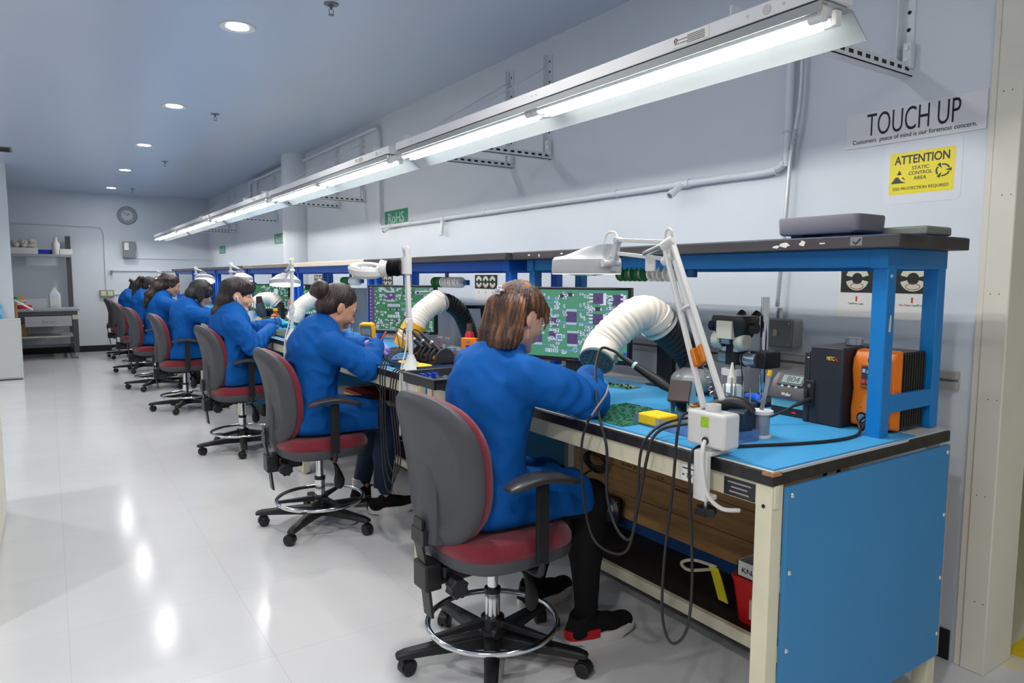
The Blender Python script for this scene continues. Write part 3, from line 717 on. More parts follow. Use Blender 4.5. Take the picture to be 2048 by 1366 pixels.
    lv.loft(R); obj('height_paddle', lv, M_pl, t)
    cl = MB().cyl((0, 0, .25), (0, 0, .385), .0185, n=24).cyl((0, 0, .11), (0, 0, .262), .0265, n=24); obj('gas_column', cl, M_chrome, t)
    obj('column_collar', MB().cyl((0, 0, .252), (0, 0, .268), .029, n=24), M_pl, t)
    # foot ring
    fr = MB().ring((0, 0, .148), .228, .0105, n=56, k=10); obj('foot_ring', fr, M_chrome, t)
    sk = MB().cyl((0, 0, .118), (0, 0, .165), .042, n=24)
    for k in range(3):
        a = 2*PI*k/3+.6; d = V((math.cos(a), math.sin(a), 0)); sk.loft([[d*r_+V((-d.y, d.x, 0))*w_*sx+V((0, 0, z)) for sx, z in ((-1, .135), (1, .135), (1, .135+h_), (-1, .135+h_))] for r_, w_, h_ in ((.03, .014, .026), (.225, .008, .014))])
    obj('ring_spokes', sk, M_pl, t, bevel=.002)
    ck = MB().cyl((-.05, -.045, .135), (-.05, -.062, .135), .02, n=14); obj('ring_knob', ck, M_pl, t)
    # star base
    obj('base_hub', MB().lathe([(.03, .055), (.05, .06), (.052, .10), (.044, .122), (.03, .124)], n=28), M_pl, t)
    for k in range(5):
        a = 2*PI*k/5; d = V((math.cos(a), math.sin(a), 0)); n_ = V((-d.y, d.x, 0)); R = []
        for (r_, w_, z0, z1) in ((.03, .03, .06, .11), (.12, .027, .066, .106), (.24, .023, .067, .096), (.31, .022, .066, .09), (.336, .018, .066, .084), (.342, .01, .068, .08)):
            R.append([d*r_+n_*(w_*sx)+V((0, 0, z)) for sx, z in ((-1, z0), (1, z0), (1, z1-.006), (.7, z1), (-.7, z1), (-1, z1-.006))])
        g = obj('base_leg', MB().loft(R), M_pl, t, bevel=.0015)
        c = d*.315; ang = a+.9+k*1.3; e = V((math.cos(ang), math.sin(ang), 0)); h = V((-e.y, e.x, 0)); cc = c+e*.014
        cs = MB()
        for sg in (-1, 1):
            p = V((cc.x, cc.y, .027))+h*.013*sg
            cs.M = Matrix.Translation(p) @ frame(h, V((0, 0, 1))).to_4x4()
            cs.lathe([(.004, -.0095), (.02, -.0095), (.0265, -.006), (.027, .003), (.0265, .006), (.02, .0095), (.004, .0095)], n=20)
        cs.M = Matrix(); cs.cyl((c.x, c.y, .03), (c.x, c.y, .075), .007, n=8)
        hd = []
        for q in range(9):
            th = math.radians(-10+200*q/8); rr_ = .03
            p = V((cc.x, cc.y, .027))+e*(-rr_*math.cos(th))*-1+V((0, 0, rr_*math.sin(th))); hd.append([p-h*.016, p+h*.016, p+h*.016+V((0, 0, .003)), p-h*.016+V((0, 0, .003))])
        cs.loft(hd); obj('caster', cs, M_pl, g)
    # arms
    for sy in (-1, 1):
        y = .285*sy
        po = MB().box(-.022, .022, y-.007, y+.007, .455, .705); po.tube([(0, y, .46), (0, y-.004*sy, .425), (0, y-.03*sy, .41), (0, .12*sy, .412)], .012, 8, sp=3); ap = obj('arm_post', po, M_pl, t, bevel=.003)
        R = []
        for k in range(11):
            u = k/10; x = -.135+.27*u; z = .712+.024*math.sin(PI*min(1, u*1.05))-.012*u; w_ = .040*(1-.25*abs(2*u-1)**3); hh = .014*(1-.35*abs(2*u-1)**4)
            if k in (0, 10): w_ *= .75; hh *= .7
            R.append([V((x, y+w_*cx, z+hh*cz)) for cx, cz in ((-.8, -1), (.8, -1), (1, -.3), (1, .4), (.7, 1), (-.7, 1), (-1, .4), (-1, -.3))])
        obj('arm_pad', MB().loft(R), M_arm, t, bevel=.003)
    return t
CH = [(1.245, 1.99, .02, 'maroon drafting chair nearest the camera, its grey back fully in view'), (1.18, 3.66, -.03, 'second drafting chair from the camera, under the worker with the hair bun'),
      (1.21, 5.62, .05, 'third drafting chair from the camera, under the worker with white earbuds'), (1.11, 7.66, -.04, 'fourth drafting chair from the camera, under the worker with the black bob'),
      (1.03, 9.33, .02, 'fifth drafting chair from the camera, under the worker with long brown hair'), (1.03, 11.1, .0, 'sixth drafting chair from the camera, under the worker with a ponytail'), (1.05, 13.1, .04, 'farthest drafting chair, next to the back wall')]
ch0 = stool(); ch0.location = (CH[0][0], CH[0][1], 0); ch0.rotation_euler = (0, 0, CH[0][2]); ch0['label'] = CH[0][3]
CHS = [ch0]+[copy_tree(ch0, (x, y, 0), r_, lb) for x, y, r_, lb in CH[1:]]
for c, a in zip(CHS, (21, 10, 43, 31, 25, 36, 10)):      # each five-star base stands turned its own way
    for k in c.children:
        if k.name.split('.')[0] in ('base_leg', 'ring_spokes', 'ring_knob'): k.rotation_euler = (0, 0, math.radians(a)-c.rotation_euler.z)
# ------------------------------------------------------------------ people
M_coat = mat('blue_lab_coat', s2l(2, 84, 160), .72, var=.06, vscale=7, bump=.12, bscale=22, spec=.22)
M_skin = mat('skin', s2l(222, 172, 146), .5, var=.05, vscale=14, bump=.03, bscale=120, spec=.4)
M_skin2 = mat('skin_tan', s2l(206, 152, 120), .48, var=.06, vscale=14, bump=.03, bscale=120, spec=.4)
M_lip = mat('lips', s2l(168, 86, 84), .4); M_lash = mat('lashes', s2l(30, 22, 20), .6); M_brow = mat('eyebrow_hair', s2l(52, 36, 30), .8)
M_eye = mat('eye_white', s2l(225, 220, 214), .2); M_iris = mat('iris', s2l(40, 26, 20), .15)
def hairmat(name, c1, c2, st=(30, 30, 3.), rough=.36):
    return mat(name, s2l(*c1), rough, col2=s2l(*c2), vscale=1.4, stretch=st, bump=.5, bscale=3.2, bstretch=(46, 46, 4), spec=.5, ramp=(.46, .84))
M_h1 = hairmat('hair_highlighted', (56, 34, 26), (176, 118, 66)); M_h2 = hairmat('hair_dark_brown', (40, 28, 24), (84, 60, 50)); M_h3 = hairmat('hair_black_brown', (30, 22, 22), (66, 50, 46))
M_h4 = hairmat('hair_black', (26, 24, 26), (62, 58, 60)); M_h5 = hairmat('hair_auburn', (42, 28, 24), (88, 60, 46)); M_h6 = hairmat('hair_soft_black', (34, 27, 26), (72, 58, 54))
M_jean = mat('dark_denim', s2l(28, 44, 70), .8, var=.12, vscale=30, bump=.1, bscale=300); M_legging = mat('black_leggings', (.008, .008, .009), .85, spec=.2, bump=.05, bscale=200)
M_trous = mat('dark_trousers', s2l(30, 30, 36), .8)
M_shoe = mat('black_knit_shoe', (.009, .009, .01), .85, spec=.2, bump=.2, bscale=300); M_sole = mat('white_foam_sole', s2l(214, 212, 208), .55); M_heel = mat('red_heel', s2l(190, 20, 28), .5); M_sock = mat('white_sock', s2l(220, 220, 218), .8)
M_gblue = mat('light_blue_nitrile', s2l(70, 178, 216), .42, bump=.1, bscale=40); M_gpurple = mat('lavender_nitrile', s2l(172, 150, 222), .45, bump=.1, bscale=40); M_gcuff = mat('mid_blue_nitrile', s2l(50, 150, 220), .45, bump=.1, bscale=40)

def head_R(yaw, pitch, roll=0.):   # pitch>0 looks down
    return (Matrix.Rotation(yaw, 3, 'Z') @ Matrix.Rotation(pitch, 3, 'Y') @ Matrix.Rotation(roll, 3, 'X'))
def add_head(s, R, c, sc=1.):
    s.local(R, c, sc)
    s.ell((-.012, 0, .032), (.094, .074, .088), .01)
    s.ell((.03, 0, -.012), (.062, .064, .082), .03)
    s.cone((.012, .032, -.062), (.066, .010, -.1), .034, .019, .02).cone((.012, -.032, -.062), (.066, -.010, -.1), .034, .019, .02)
    s.ell((.071, 0, -.101), (.016, .018, .013), .014)
    for y in (-1, 1):
        s.ell((.062, .034*y, -.028), (.026, .022, .026), .02)            # cheek
        s.ell((.092, .031*y, .012), (.017, .019, .0115), .012, cut=True)   # socket
        s.ell((.074, .032*y, .010), (.0135, .0165, .0125), .003)          # lid over the eyeball
        s.cone((.084, .012*y, .030), (.070, .050*y, .027), .008, .006, .012)  # brow ridge
        s.ell((.101, .011*y, -.031), (.010, .0065, .007), .006)           # nostril wing
        # ear
        s.ell((-.008, .073*y, -.002), (.019, .0075, .031), .004, rot=(.12*y, .22, -.35*y))
        s.ell((.001, .0815*y, .002), (.0095, .006, .017), .004, cut=True, rot=(.1*y, .2, -.3*y))
        s.ell((-.002, .074*y, -.028), (.008, .006, .010), .004)
    s.cone((.083, 0, .022), (.108, 0, -.022), .0075, .0115, .01)
    s.ell((.112, 0, -.027), (.0095, .010, .009), .006)
    s.ell((.085, 0, -.058), (.017, .024, .02), .012)
    s.ell((.0985, 0, -.053), (.0075, .021, .0052), .003).ell((.0965, 0, -.0645), (.008, .018, .0058), .003)
    s.ell((.1045, 0, -.0585), (.006, .02, .0016), .002, cut=True)
    s.local(Matrix.Identity(3), (0, 0, 0))
def face_details(par, R, c, sc, brow=M_brow, open_=.0, lip=M_lip):
    M = Matrix.LocRotScale(V(c), R.to_quaternion(), V((sc, sc, sc)))
    b = MB(); l = MB(); p = MB(); b.M = l.M = p.M = M
    for y in (-1, 1):
        b.tube([(.0895, .013*y, .0325), (.087, .026*y, .0375), (.080, .040*y, .0355), (.071, .049*y, .030)], [.0024, .0032, .0028, .001], 8, sp=4)
        l.tube([(.0845, .0175*y, .0045), (.0895, .026*y, .0025), (.0885, .036*y, .0025), (.0795, .0475*y, .0055)], [.0010, .0017, .0018, .0008], 6, sp=4)
    p.ell((.0985, 0, -.0528), (.0068, .0185, .0040), 14, 8); p.ell((.0962, 0, -.0635), (.0072, .016, .0045), 14, 8)
    obj('eyebrows', b, brow, par); obj('eyelashes', l, M_lash, par); obj('lips', p, lip, par)
def hand_pts(w, d, n, side, curl=(.5, .5, .5), spread=.1, thumb=.5, ln=1.):
    d = V(d).normalized(); n = V(n); n = (n-d*n.dot(d)).normalized(); u = d.cross(n)*side   # u towards thumb
    w = V(w); out = [('box', w+d*.046*ln, d, u, n)]
    for k, (o, L) in enumerate(((.030, .066), (.010, .075), (-.011, .070), (-.030, .056))):
        p = w+d*.084*ln*(1 if k < 3 else .93)+u*o; a = 0; dd = (d+u*spread*(o/.03)).normalized(); pts = [p-d*.012]
        pts.append(p)
        for j, f in enumerate((.46, .31, .25)):
            a += curl[j]*(1+.12*k); p = p+(dd*math.cos(a)+n*math.sin(a))*L*f*ln; pts.append(p)
        out.append(('finger', pts))
    p = w+d*.022*ln+u*.026; t1 = (d*.62+u*.68+n*.4*thumb).normalized(); t2 = (d*.9+u*.15+n*.55*thumb).normalized()
    out.append(('thumb', [p, p+t1*.038*ln, p+t1*.038*ln+t2*.032*ln, p+t1*.038*ln+t2*.032*ln+(t2+n*.2).normalized()*.024*ln])); return out
def add_hand(s, pts, inf=0.):
    for h in pts:
        if h[0] == 'box':
            _, c, d, u, n = h; R = Matrix((d, u, n)).transposed()
            s.local(R, c); s.box((0, 0, 0), (.045+inf, .037+inf, .0125+inf), .0115, .008); s.ell((-.02, .022, .006), (.024, .014, .012), .008); s.local(Matrix.Identity(3), (0, 0, 0))
        elif h[0] == 'finger':
            r = [.0095, .0092, .0085, .0078, .0068]
            s.path(h[1], [x+inf for x in r], .0035)
        else: s.path(h[1], [.012+inf, .0105+inf, .0095+inf, .008+inf], .005)
def bbox(pts, m):
    a = np.array([tuple(p) for p in pts]); return a.min(0)-m, a.max(0)+m

def cloth(X, sd, amp=1.):
    a = vnoise(X*np.array([11, 11, 3.2])+sd); b = vnoise(X*np.array([22, 22, 9])+sd*2+a[:, None]*.8); c = vnoise(X@np.array([[8, 6, 4], [-6, 9, 5], [7, -5, 10]])*1.6+sd)
    return amp*(.0045*a+.0024*b+.0045*(1-np.abs(c)*2))*-1
def person(J, label, hair, M_hair, skin, legs, shoe_red=False, gl=None, hv=.005, bv=.0065, seed=1, face=True, hands=True, seatz=.53):
    root = V((J['root'][0], J['root'][1], 0)); L = lambda p: V(p)-root
    t = thing('person', label, 'person', tuple(root), 0)
    j = {k: ([L(q) for q in v] if k in ('sh', 'el', 'wr', 'kn', 'an') else (L(v) if k in ('pel', 'wst', 'chs', 'nek', 'hd') else v)) for k, v in J.items()}
    R = head_R(*J['hrot']); hc = j['hd']; sc = J.get('hsc', 1.)
    allp = [j['pel'], j['wst'], j['chs'], j['nek'], hc]+j['sh']+j['el']+j['wr']+j['kn']+j['an']
    # hands
    H = []
    for i, side in ((0, 1), (1, -1)):
        hd = J['hand'][i]; H.append(hand_pts(j['wr'][i], hd[0], hd[1], side, *(hd[2:] if len(hd) > 2 else ())))
    # ---- body: one continuous surface
    lo, hi = bbox(allp, .2); s = SDF(lo, hi, bv)
    add_head(s, R, hc, sc)
    up = R @ V((0, 0, 1)); nb = hc+R @ V((-.022, 0, -.055))*sc
    s.cone(nb, j['nek']+V((-.01, 0, -.02)), .051, .058, .02)
    s.cone(j['pel']+V((.02, 0, .03)), j['wst'], .13, .125, .03, flat=.75, side=(1, 0, 0)).cone(j['wst'], j['chs'], .13, .15, .03, flat=.72, side=(1, 0, 0)).cone(j['chs'], j['nek'], .13, .06, .03, flat=.7, side=(1, 0, 0))
    for i in (0, 1):
        s.cone(j['nek'], j['sh'][i], .05, .05, .02).cone(j['sh'][i], j['el'][i], .045, .04, .02).cone(j['el'][i], j['wr'][i], .039, .026, .02)
        add_hand(s, H[i], -.001)
        hp = j['pel']+V((.04, .07*(1 if i == 0 else -1), -.02)); s.cone(hp, j['kn'][i], .058, .05, .03).cone(j['kn'][i], j['an'][i], .045, .034, .02)
        td = J.get('toe', [(1, .1, 0), (1, -.1, 0)])[i]; s.cone(j['an'][i]+V((0, 0, -.04)), j['an'][i]+V(td)*.14+V((0, 0, -.055)), .03, .02, .015)
    P, F = s.mesh(); body = obj('body', (P, F), skin, t)
    if face: face_details(t, R, hc, sc)
    # ---- coat
    s = SDF(lo-np.array((.08, .06, .02)), hi+np.array((.06, .06, 0)), .0075 if bv < .007 else .010); cz = J.get('coat', 1.)
    sd = (1, 0, 0); lift = V((0, 0, -.045))
    hipz = seatz+.115
    pel = V((j['pel'].x, j['pel'].y, hipz))
    s.cone(pel, j['wst'], .190*cz, .178*cz, .04, flat=.76, side=sd).cone(j['wst'], j['chs'], .178*cz, .192*cz, .04, flat=.74, side=sd)
    up_ = j['chs']*.45+j['nek']*.55; s.cone(j['chs'], up_, .188*cz, .15*cz, .04, flat=.74, side=sd).cone(up_, j['nek']+V((-.012, 0, -.02)), .12*cz, .068, .04)
    for i in (0, 1):
        sg = 1 if i == 0 else -1; e = j['el'][i]; sh = j['sh'][i]; w_ = j['wr'][i]
        s.cone(j['nek']+V((-.015, .02*sg, -.035)), sh, .062, .070*cz, .03)
        s.cone(sh, e, .079*cz, .072*cz, .018); s.cone(e, w_, .071*cz, .050, .02)
        fd = (w_-e).normalized(); s.cone(w_-fd*.02, w_+fd*.008, .048, .047, .004); s.cone(w_-fd*.0, w_+fd*.06, .036, .037, .003, cut=True)
        # skirt over the thigh
        k = j['kn'][i]; mid = pel*(1-J.get('hem', .8))+k*J.get('hem', .8); s.cone(pel+V((0, .06*sg, -.02)), mid+V((0, 0, -.005)), .112*cz, .098, .03)
        s.cone(pel+V((-.02, .10*sg, -.055)), (pel+mid)*.5+V((0, .06*sg, -.055)), .06, .055, .04)
    s.cone(pel+V((-.06, 0, -.06)), pel+V((.12, 0, -.05)), .16*cz, .12, .04, flat=.5, side=(0, 0, 1))
    nd = (hc-j['nek']).normalized()
    cb = j['nek']+V((-.012, 0, .0)); s.cone(cb-nd*.03, cb+nd*.028, .080, .072, .012); s.cone(cb+nd*.006, cb+nd*.09, .058, .062, .004, cut=True)
    if J.get('collar_open', True): s.cone(cb+V((.075, 0, .03)), cb+V((.13, 0, -.10)), .03, .02, .015, cut=True)
    fn = lambda X: cloth(X, seed*3.7)
    s.disp(fn)
    # tighter folds round elbows and armpits
    for i in (0, 1):
        e = np.array(j['el'][i]); ax = np.array((j['sh'][i]-j['el'][i]).normalized()); ax2 = np.array((j['wr'][i]-j['el'][i]).normalized())
        def fold(X, e=e, ax=ax, ax2=ax2):
            q = X-e; r = np.exp(-((q**2).sum(1))/.02); b = q@ax-q@ax2; return -.0065*r*np.sin(b*95+2.2*vnoise(X*14+seed))
        s.disp(fold, e-.25, e+.25)
    zc = seatz+.004
    sl, X = s.sub(s.lo, s.lo+s.h*s.n); s.d = np.maximum(s.d, (zc-X[..., 2]).astype(np.float32))
    bk = J.get('back', -.155); s.d = np.maximum(s.d, (bk-X[..., 0]-np.maximum(0, X[..., 2]-.90)*1.6).astype(np.float32))
    P, F = s.mesh(); P = relax(P, F, 1, .5); coat = obj('lab_coat', (P, F), M_coat, t)
    # ---- trousers, shoes
    s = SDF(*bbox([j['pel']]+j['kn']+j['an'], .13), .008)
    for i in (0, 1):
        hp = j['pel']+V((.04, .07*(1 if i == 0 else -1), -.02)); k = j['kn'][i]; a = j['an'][i]
        s.cone(hp, k, .074, .064, .03).cone(k, k*.55+a*.45+V((-.012, 0, 0)), .064, .058, .02).cone(k*.55+a*.45+V((-.012, 0, 0)), a+V((0, 0, .012 if legs is not M_jean else .05)), .058, .040 if legs is not M_jean else .05, .02)
    s.disp(lambda X: .35*cloth(X*1.3, seed+9)); s.halfcut((0, 0, seatz+.16), (0, 0, 1))
    P, F = s.mesh(); obj('trousers', relax(P, F) if False else (relax(P, F, 1), F), legs, t)
    for i in (0, 1):
        a = j['an'][i]; td = V(J.get('toe', [(1, .1, 0), (1, -.1, 0)])[i]); td.z = 0; td.normalize(); sdv = V((-td.y, td.x, 0)); g = V((a.x, a.y, 0))
        Rf = Matrix((td, sdv, V((0, 0, 1)))).transposed()
        s = SDF(*bbox([g-td*.12, g+td*.24, g+V((0, 0, .16))], .08), .0055); s.local(Rf, g)
        s.cone((-.035, 0, .062), (-.02, 0, .115), .040, .040, .02).cone((-.04, 0, .05), (.10, 0, .045), .038, .036, .02, flat=.8, side=(0, 0, 1)).cone((.10, 0, .048), (.168, 0, .050), .042, .038, .02, flat=.9, side=(0, 0, 1))
        s.cone((-.02, 0, .09), (.09, 0, .06), .038, .034, .02); s.cone((-.028, 0, .118), (-.03, 0, .20), .036, .04, .004, cut=True); s.halfcut(tuple(g+V((0, 0, .030))), (0, 0, -1))
        P, F = s.mesh(); sho = obj('shoe', (P, F), M_shoe, t)
        out = []; n = 40
        for k in range(n):
            th = 2*PI*k/n; c_, s_ = math.cos(th), math.sin(th); x = .065+.150*math.copysign(abs(c_)**.85, c_); wd = .049 if x > .05 else .043
            out.append(g+td*x+sdv*(wd*math.copysign(abs(s_)**.8, s_)))
        so = MB()
        def lay(z, sc_): return [V((g.x, g.y, 0))+td*.065+(p-g-td*.065)*sc_+V((0, 0, z+(.012 if (p-g).dot(td) > .16 else 0)*(1 if z < .01 else .6)+(.010 if (p-g).dot(td) < -.04 else 0))) for p in out]
        so.loft([lay(.0, .93), lay(.008, .985), lay(.026, 1.01), lay(.044, .985)]); obj('sole', so, M_sole, sho)
        if shoe_red and i == 1:
            hh = MB(); pl = [p for p in out if (p-g).dot(td) < .045]; pl.sort(key=lambda p: math.atan2((p-g).dot(sdv), -(p-g).dot(td)+.05))
            hh.loft([[q+(q-g-td*.03).normalized()*.004+V((0, 0, .030)), q+(q-g-td*.03).normalized()*.0055+V((0, 0, .062)), q*1.+V((0, 0, .064)), q+V((0, 0, .028))] for q in pl]); obj('heel_band', hh, M_heel, sho)
        lc = MB()
        for k in range(4): lc.tube([g+td*(.06+.02*k)+sdv*.022+V((0, 0, .093-.007*k)), g+td*(.062+.02*k)+V((0, 0, .102-.008*k)), g+td*(.064+.02*k)-sdv*.022+V((0, 0, .093-.007*k))], .0022, 6, sp=3)
        lc.tube([g+td*.05+V((0, 0, .105)), g+td*.06+sdv*.02+V((0, 0, .122)), g+td*.075+sdv*.03+V((0, 0, .10))], .0018, 6, sp=4); obj('laces', lc, M_legging, sho)
        if legs is M_jean: obj('sock', MB().cyl(g+V((0, 0, .085))-td*.026, g+V((0, 0, .16))-td*.026, .038, .04, n=18), M_sock, t)
    # ---- gloves
    if gl:
        for i in (0, 1):
            if gl[i] is None: continue
            pts = [j['wr'][i]]+[q for h in H[i] if h[0] != 'box' for q in h[1]]
            s = SDF(*bbox(pts, .05), .0034); add_hand(s, H[i], .0018); d = (H[i][0][2]); w_ = j['wr'][i]
            fd = (w_-j['el'][i]).normalized(); s.cone(w_-fd*J.get('cuff', .02), w_+d*.02, .040, .034, .012)
            s.disp(lambda X: .0012*vnoise(X*55)); P, F = s.mesh(); obj('glove', (P, F), gl[i], t)
    # ---- hair
    hair(t, R, hc, sc, j, M_hair, hv, seed)
    return t, R, hc, j
def cap(s, R, c, sc, th=.012, line=.0, ear=True):
    """scalp cover: skull shell, trimmed along the hairline"""
    s.local(R, c, sc); s.ell((-.016, 0, .034), (.097+th*.6, .076+th, .090+th), .01)
    s.cone((-.058, .028, -.026), (-.058, -.028, -.026), .046+th*.5, .046+th*.5, .02)
def trim(s, R, c, sc, p, n):
    s.halfcut(tuple(V(c)+R @ (V(p)*sc)), tuple(R @ V(n).normalized()))
def strands(R, c, f=1., amp=.0018, sw=0.):
    Rn = np.array(R, np.float32)
    def fn(X):
        q = (X-np.array(c, np.float32))@Rn; th = np.arctan2(q[:, 1], q[:, 0]+.02)
        return amp*(np.sin(th*46*f+sw*q[:, 2]*40+2*vnoise(q*18))+.7*vnoise(np.stack([th*22, q[:, 2]*9, q[:, 0]*3], 1)))
    return fn
I3 = Matrix.Identity(3)
# hair styles -------------------------------------------------------
def hair_bob_long(t, R, c, sc, j, m, hv, seed):          # shoulder-length, half tied back
    w = [c, c+V((-.20, .14, -.30)), c+V((.14, -.16, .16))]
    s = SDF(*bbox(w, .06), hv); cap(s, R, c, sc, .008)
    s.cone((.02, 0, .055), (.072, .03, .045), .05, .03, .03).cone((.02, 0, .055), (.068, -.03, .05), .05, .026, .03)
    trim(s, R, c, sc, (.075, 0, .03), (1, 0, -.9))
    s.local(I3, (0, 0, 0)); E_ = R @ V((-.03, 0, .0))*sc+c
    bk = R @ V((-1, 0, 0)); bk.z = 0; bk.normalize(); sd = V((-bk.y, bk.x, 0))
    for k in range(-4, 5):                                # curtain of thick locks
        a = k/4; a0 = E_+bk*.040*(1-.25*a*a)+sd*.058*a+V((0, 0, .03)); f_ = .016+.022*(k > 0); ln = .138-.012*(k == -4)+.006*((k*7) % 3)
        p1 = a0+bk*.022+sd*.008*a+V((0, 0, -.09)); p2 = a0+bk*(.018+f_*.6)+sd*(.012*a)+V((0, 0, -ln*.82)); p3 = a0+bk*(.026+f_)+sd*(.016*a)+V((0, 0, -ln*1.04))
        s.path([a0, p1, p2, p3], [.032, .033, .028, .009], .014)
    s.path([c+R @ V((.02, .070, .02)), c+R @ V((.010, .076, -.05)), c+R @ V((-.004, .076, -.10))], [.018, .020, .008], .02)
    s.path([c+R @ V((.072, -.048, .05)), c+R @ V((.080, -.052, .015)), c+R @ V((.076, -.055, -.025))], [.010, .008, .003], .008)
    s.path([c+R @ V((-.045, -.066, -.0)), c+R @ V((-.042, -.068, -.06)), c+R @ V((-.03, -.066, -.10))], [.014, .016, .006], .012)
    s.local(R, c, sc); s.ell((.004, -.092, -.004), (.030, .03, .040), .006, cut=True).ell((.05, -.08, -.045), (.045, .03, .05), .006, cut=True); s.local(I3, (0, 0, 0))
    sl, X = s.sub(s.lo, s.lo+s.h*s.n); s.d = np.maximum(s.d, (c.z-.098-X[..., 2]).astype(np.float32))
    s.disp(strands(R, c, 1., .0022, .2)); P, F = s.mesh(); obj('hair', (P, F), m, t)
    cl = MB(); q = c+R @ V((-.112, .0, .062))*sc
    for k in range(6):
        a = 2*PI*k/6; cl.ell(q+R @ V((-.008, .012*math.cos(a), .012*math.sin(a))), (.006, .008, .006), 8, 6)
    cl.ell(q+R @ V((-.012, 0, 0)), (.006, .006, .006), 8, 6); cl.tube([q+R @ V((0, .02, 0)), q+R @ V((-.012, 0, .004)), q+R @ V((0, -.022, 0))], .003, 6, sp=3)
    obj('hair_clip', cl, mat('silver_crystal', (.8, .8, .84), .15, .9), t)
    er = MB(); e = c+R @ V((-.002, -.083, -.036))*sc
    for k in range(6): er.ell(e+V((0, -.002, -.007*k)), (.0014, .0014, .0026), 6, 5)
    obj('earring', er, mat('gold_chain', s2l(220, 180, 110), .2, 1.), t)
def hair_bun(t, R, c, sc, j, m, hv, seed):
    s = SDF(*bbox([c+R @ V((-.16, 0, .16)), c, c+R @ V((.1, 0, .1)), c+R @ V((-.1, 0, -.1))], .09), hv); cap(s, R, c, sc, .006)
    s.cone((-.045, 0, -.03), (-.05, 0, -.07), .045, .03, .02)
    trim(s, R, c, sc, (.056, 0, .062), (1, 0, .12)); trim(s, R, c, sc, (-.004, 0, -.03), (1.0, 0, -.55)); 
    s.local(R, c, sc); s.ell((-.006, .088, -.002), (.030, .02, .034), .006, cut=True).ell((-.006, -.088, -.002), (.030, .02, .034), .006, cut=True)
    s.disp(strands(R, c, .8, .0012)); s.local(R, c, sc)
    b = V((-.128, 0, .030)); s.ell(b, (.050, .056, .050), .006)
    for k in range(5): a = 2*PI*k/5; s.cone(b+V((-.02, .038*math.cos(a), .034*math.sin(a))), b+V((-.028, .038*math.cos(a+1.2), .034*math.sin(a+1.2))), .017, .015, .006)
    P, F = s.mesh(); obj('hair', (P, F), m, t)
    cl = MB(); cl.M = Matrix.LocRotScale(c, R.to_quaternion(), V((1, 1, 1))); cl.ring((-.088, 0, .045), .036, .006, (-1, 0, .1), n=26, k=8); 
    for k in range(9): a = 2*PI*k/9; cl.ell((-.088+.004, .04*math.cos(a), .046+.038*math.sin(a)), (.007, .006, .006), 8, 5)
    obj('hair_tie', cl, mat('scrunchie_grey', s2l(120, 116, 112), .7), t)
def hair_bangs(t, R, c, sc, j, m, hv, seed):
    s = SDF(*bbox([c, c+V((-.26, 0, -.34)), c+V((.12, 0, .14))], .11), hv); cap(s, R, c, sc, .014)
    s.cone((.06, .045, .07), (.06, -.045, .07), .045, .045, .03)
    for y in (-.045, -.022, 0, .022, .045): s.cone((.078, y, .082), (.097-.25*abs(y), y*1.12, .042), .018, .007, .01)
    for y in (-1, 1): s.cone((.05, .066*y, .07), (.048, .072*y, .03), .018, .006, .012)
    trim(s, R, c, sc, (.02, 0, .035), (1, 0, -.85)) if False else None
    s.local(R, c, sc); s.ell((.09, 0, -.05), (.075, .085, .082), .008, cut=True).ell((.01, .09, -.01), (.04, .03, .05), .01, cut=True).ell((.01, -.09, -.01), (.04, .03, .05), .01, cut=True)
    s.local(I3, (0, 0, 0)); a = c+R @ V((-.075, 0, .03))
    for y in (-.05, -.02, .02, .05):
        s.path([a+V((0, y, .02)), a+V((-.035, y, -.09)), a+V((-.08, y*.9, -.18)), a+V((-.112, y*.6, -.26))], [.05, .045, .036, .012], .03)
    s.disp(strands(R, c, .9, .002)); P, F = s.mesh(); obj('hair', (P, F), m, t)
def hair_shortbob(t, R, c, sc, j, m, hv, seed):
    s = SDF(*bbox([c, c+V((-.1, 0, -.14)), c+V((.1, 0, .13))], .11), hv); cap(s, R, c, sc, .022)
    for y in (-1, 1): s.path([(.0, .075*y, .05), (-.005, .09*y, -.02), (.012, .085*y, -.075)], [.035, .034, .016], .03); s.path([(.06, .06*y, .06), (.062, .068*y, .02), (.06, .066*y, -.01)], [.03, .022, .008], .02)
    s.cone((-.08, .04, -.04), (-.08, -.04, -.04), .05, .05, .03).cone((-.075, .03, -.085), (-.075, -.03, -.085), .034, .034, .03)
    s.cone((.07, .03, .075), (.09, -.01, .05), .034, .016, .03)
    s.ell((.10, 0, -.045), (.070, .075, .075), .01, cut=True)
    s.disp(strands(R, c, .8, .003, .4)); P, F = s.mesh(); obj('hair', (P, F), m, t)
def hair_long(t, R, c, sc, j, m, hv, seed):
    s = SDF(*bbox([c, c+V((-.34, 0, -.36)), c+V((.1, 0, .13))], .12), hv); cap(s, R, c, sc, .014); trim(s, R, c, sc, (.06, 0, .045), (1, 0, -.55))
    s.local(I3, (0, 0, 0)); a = c+R @ V((-.07, 0, .03))
    for y in (-.06, -.03, 0, .03, .06): s.path([a+V((0, y*.7, .04)), a+V((-.09, y, -.07)), a+V((-.175, y*1.2, -.16)), a+V((-.235, y*1.15, -.29))], [.05, .05, .042, .016], .03)
    s.cone(c+R @ V((-.085, .02, .075)), c+R @ V((-.10, -.02, .06)), .028, .028, .02)
    s.disp(lambda X: .004*np.sin(X[:, 2]*70+3*vnoise(X*12))); s.disp(strands(R, c, .7, .003, 1.)); P, F = s.mesh(); obj('hair', (P, F), m, t)
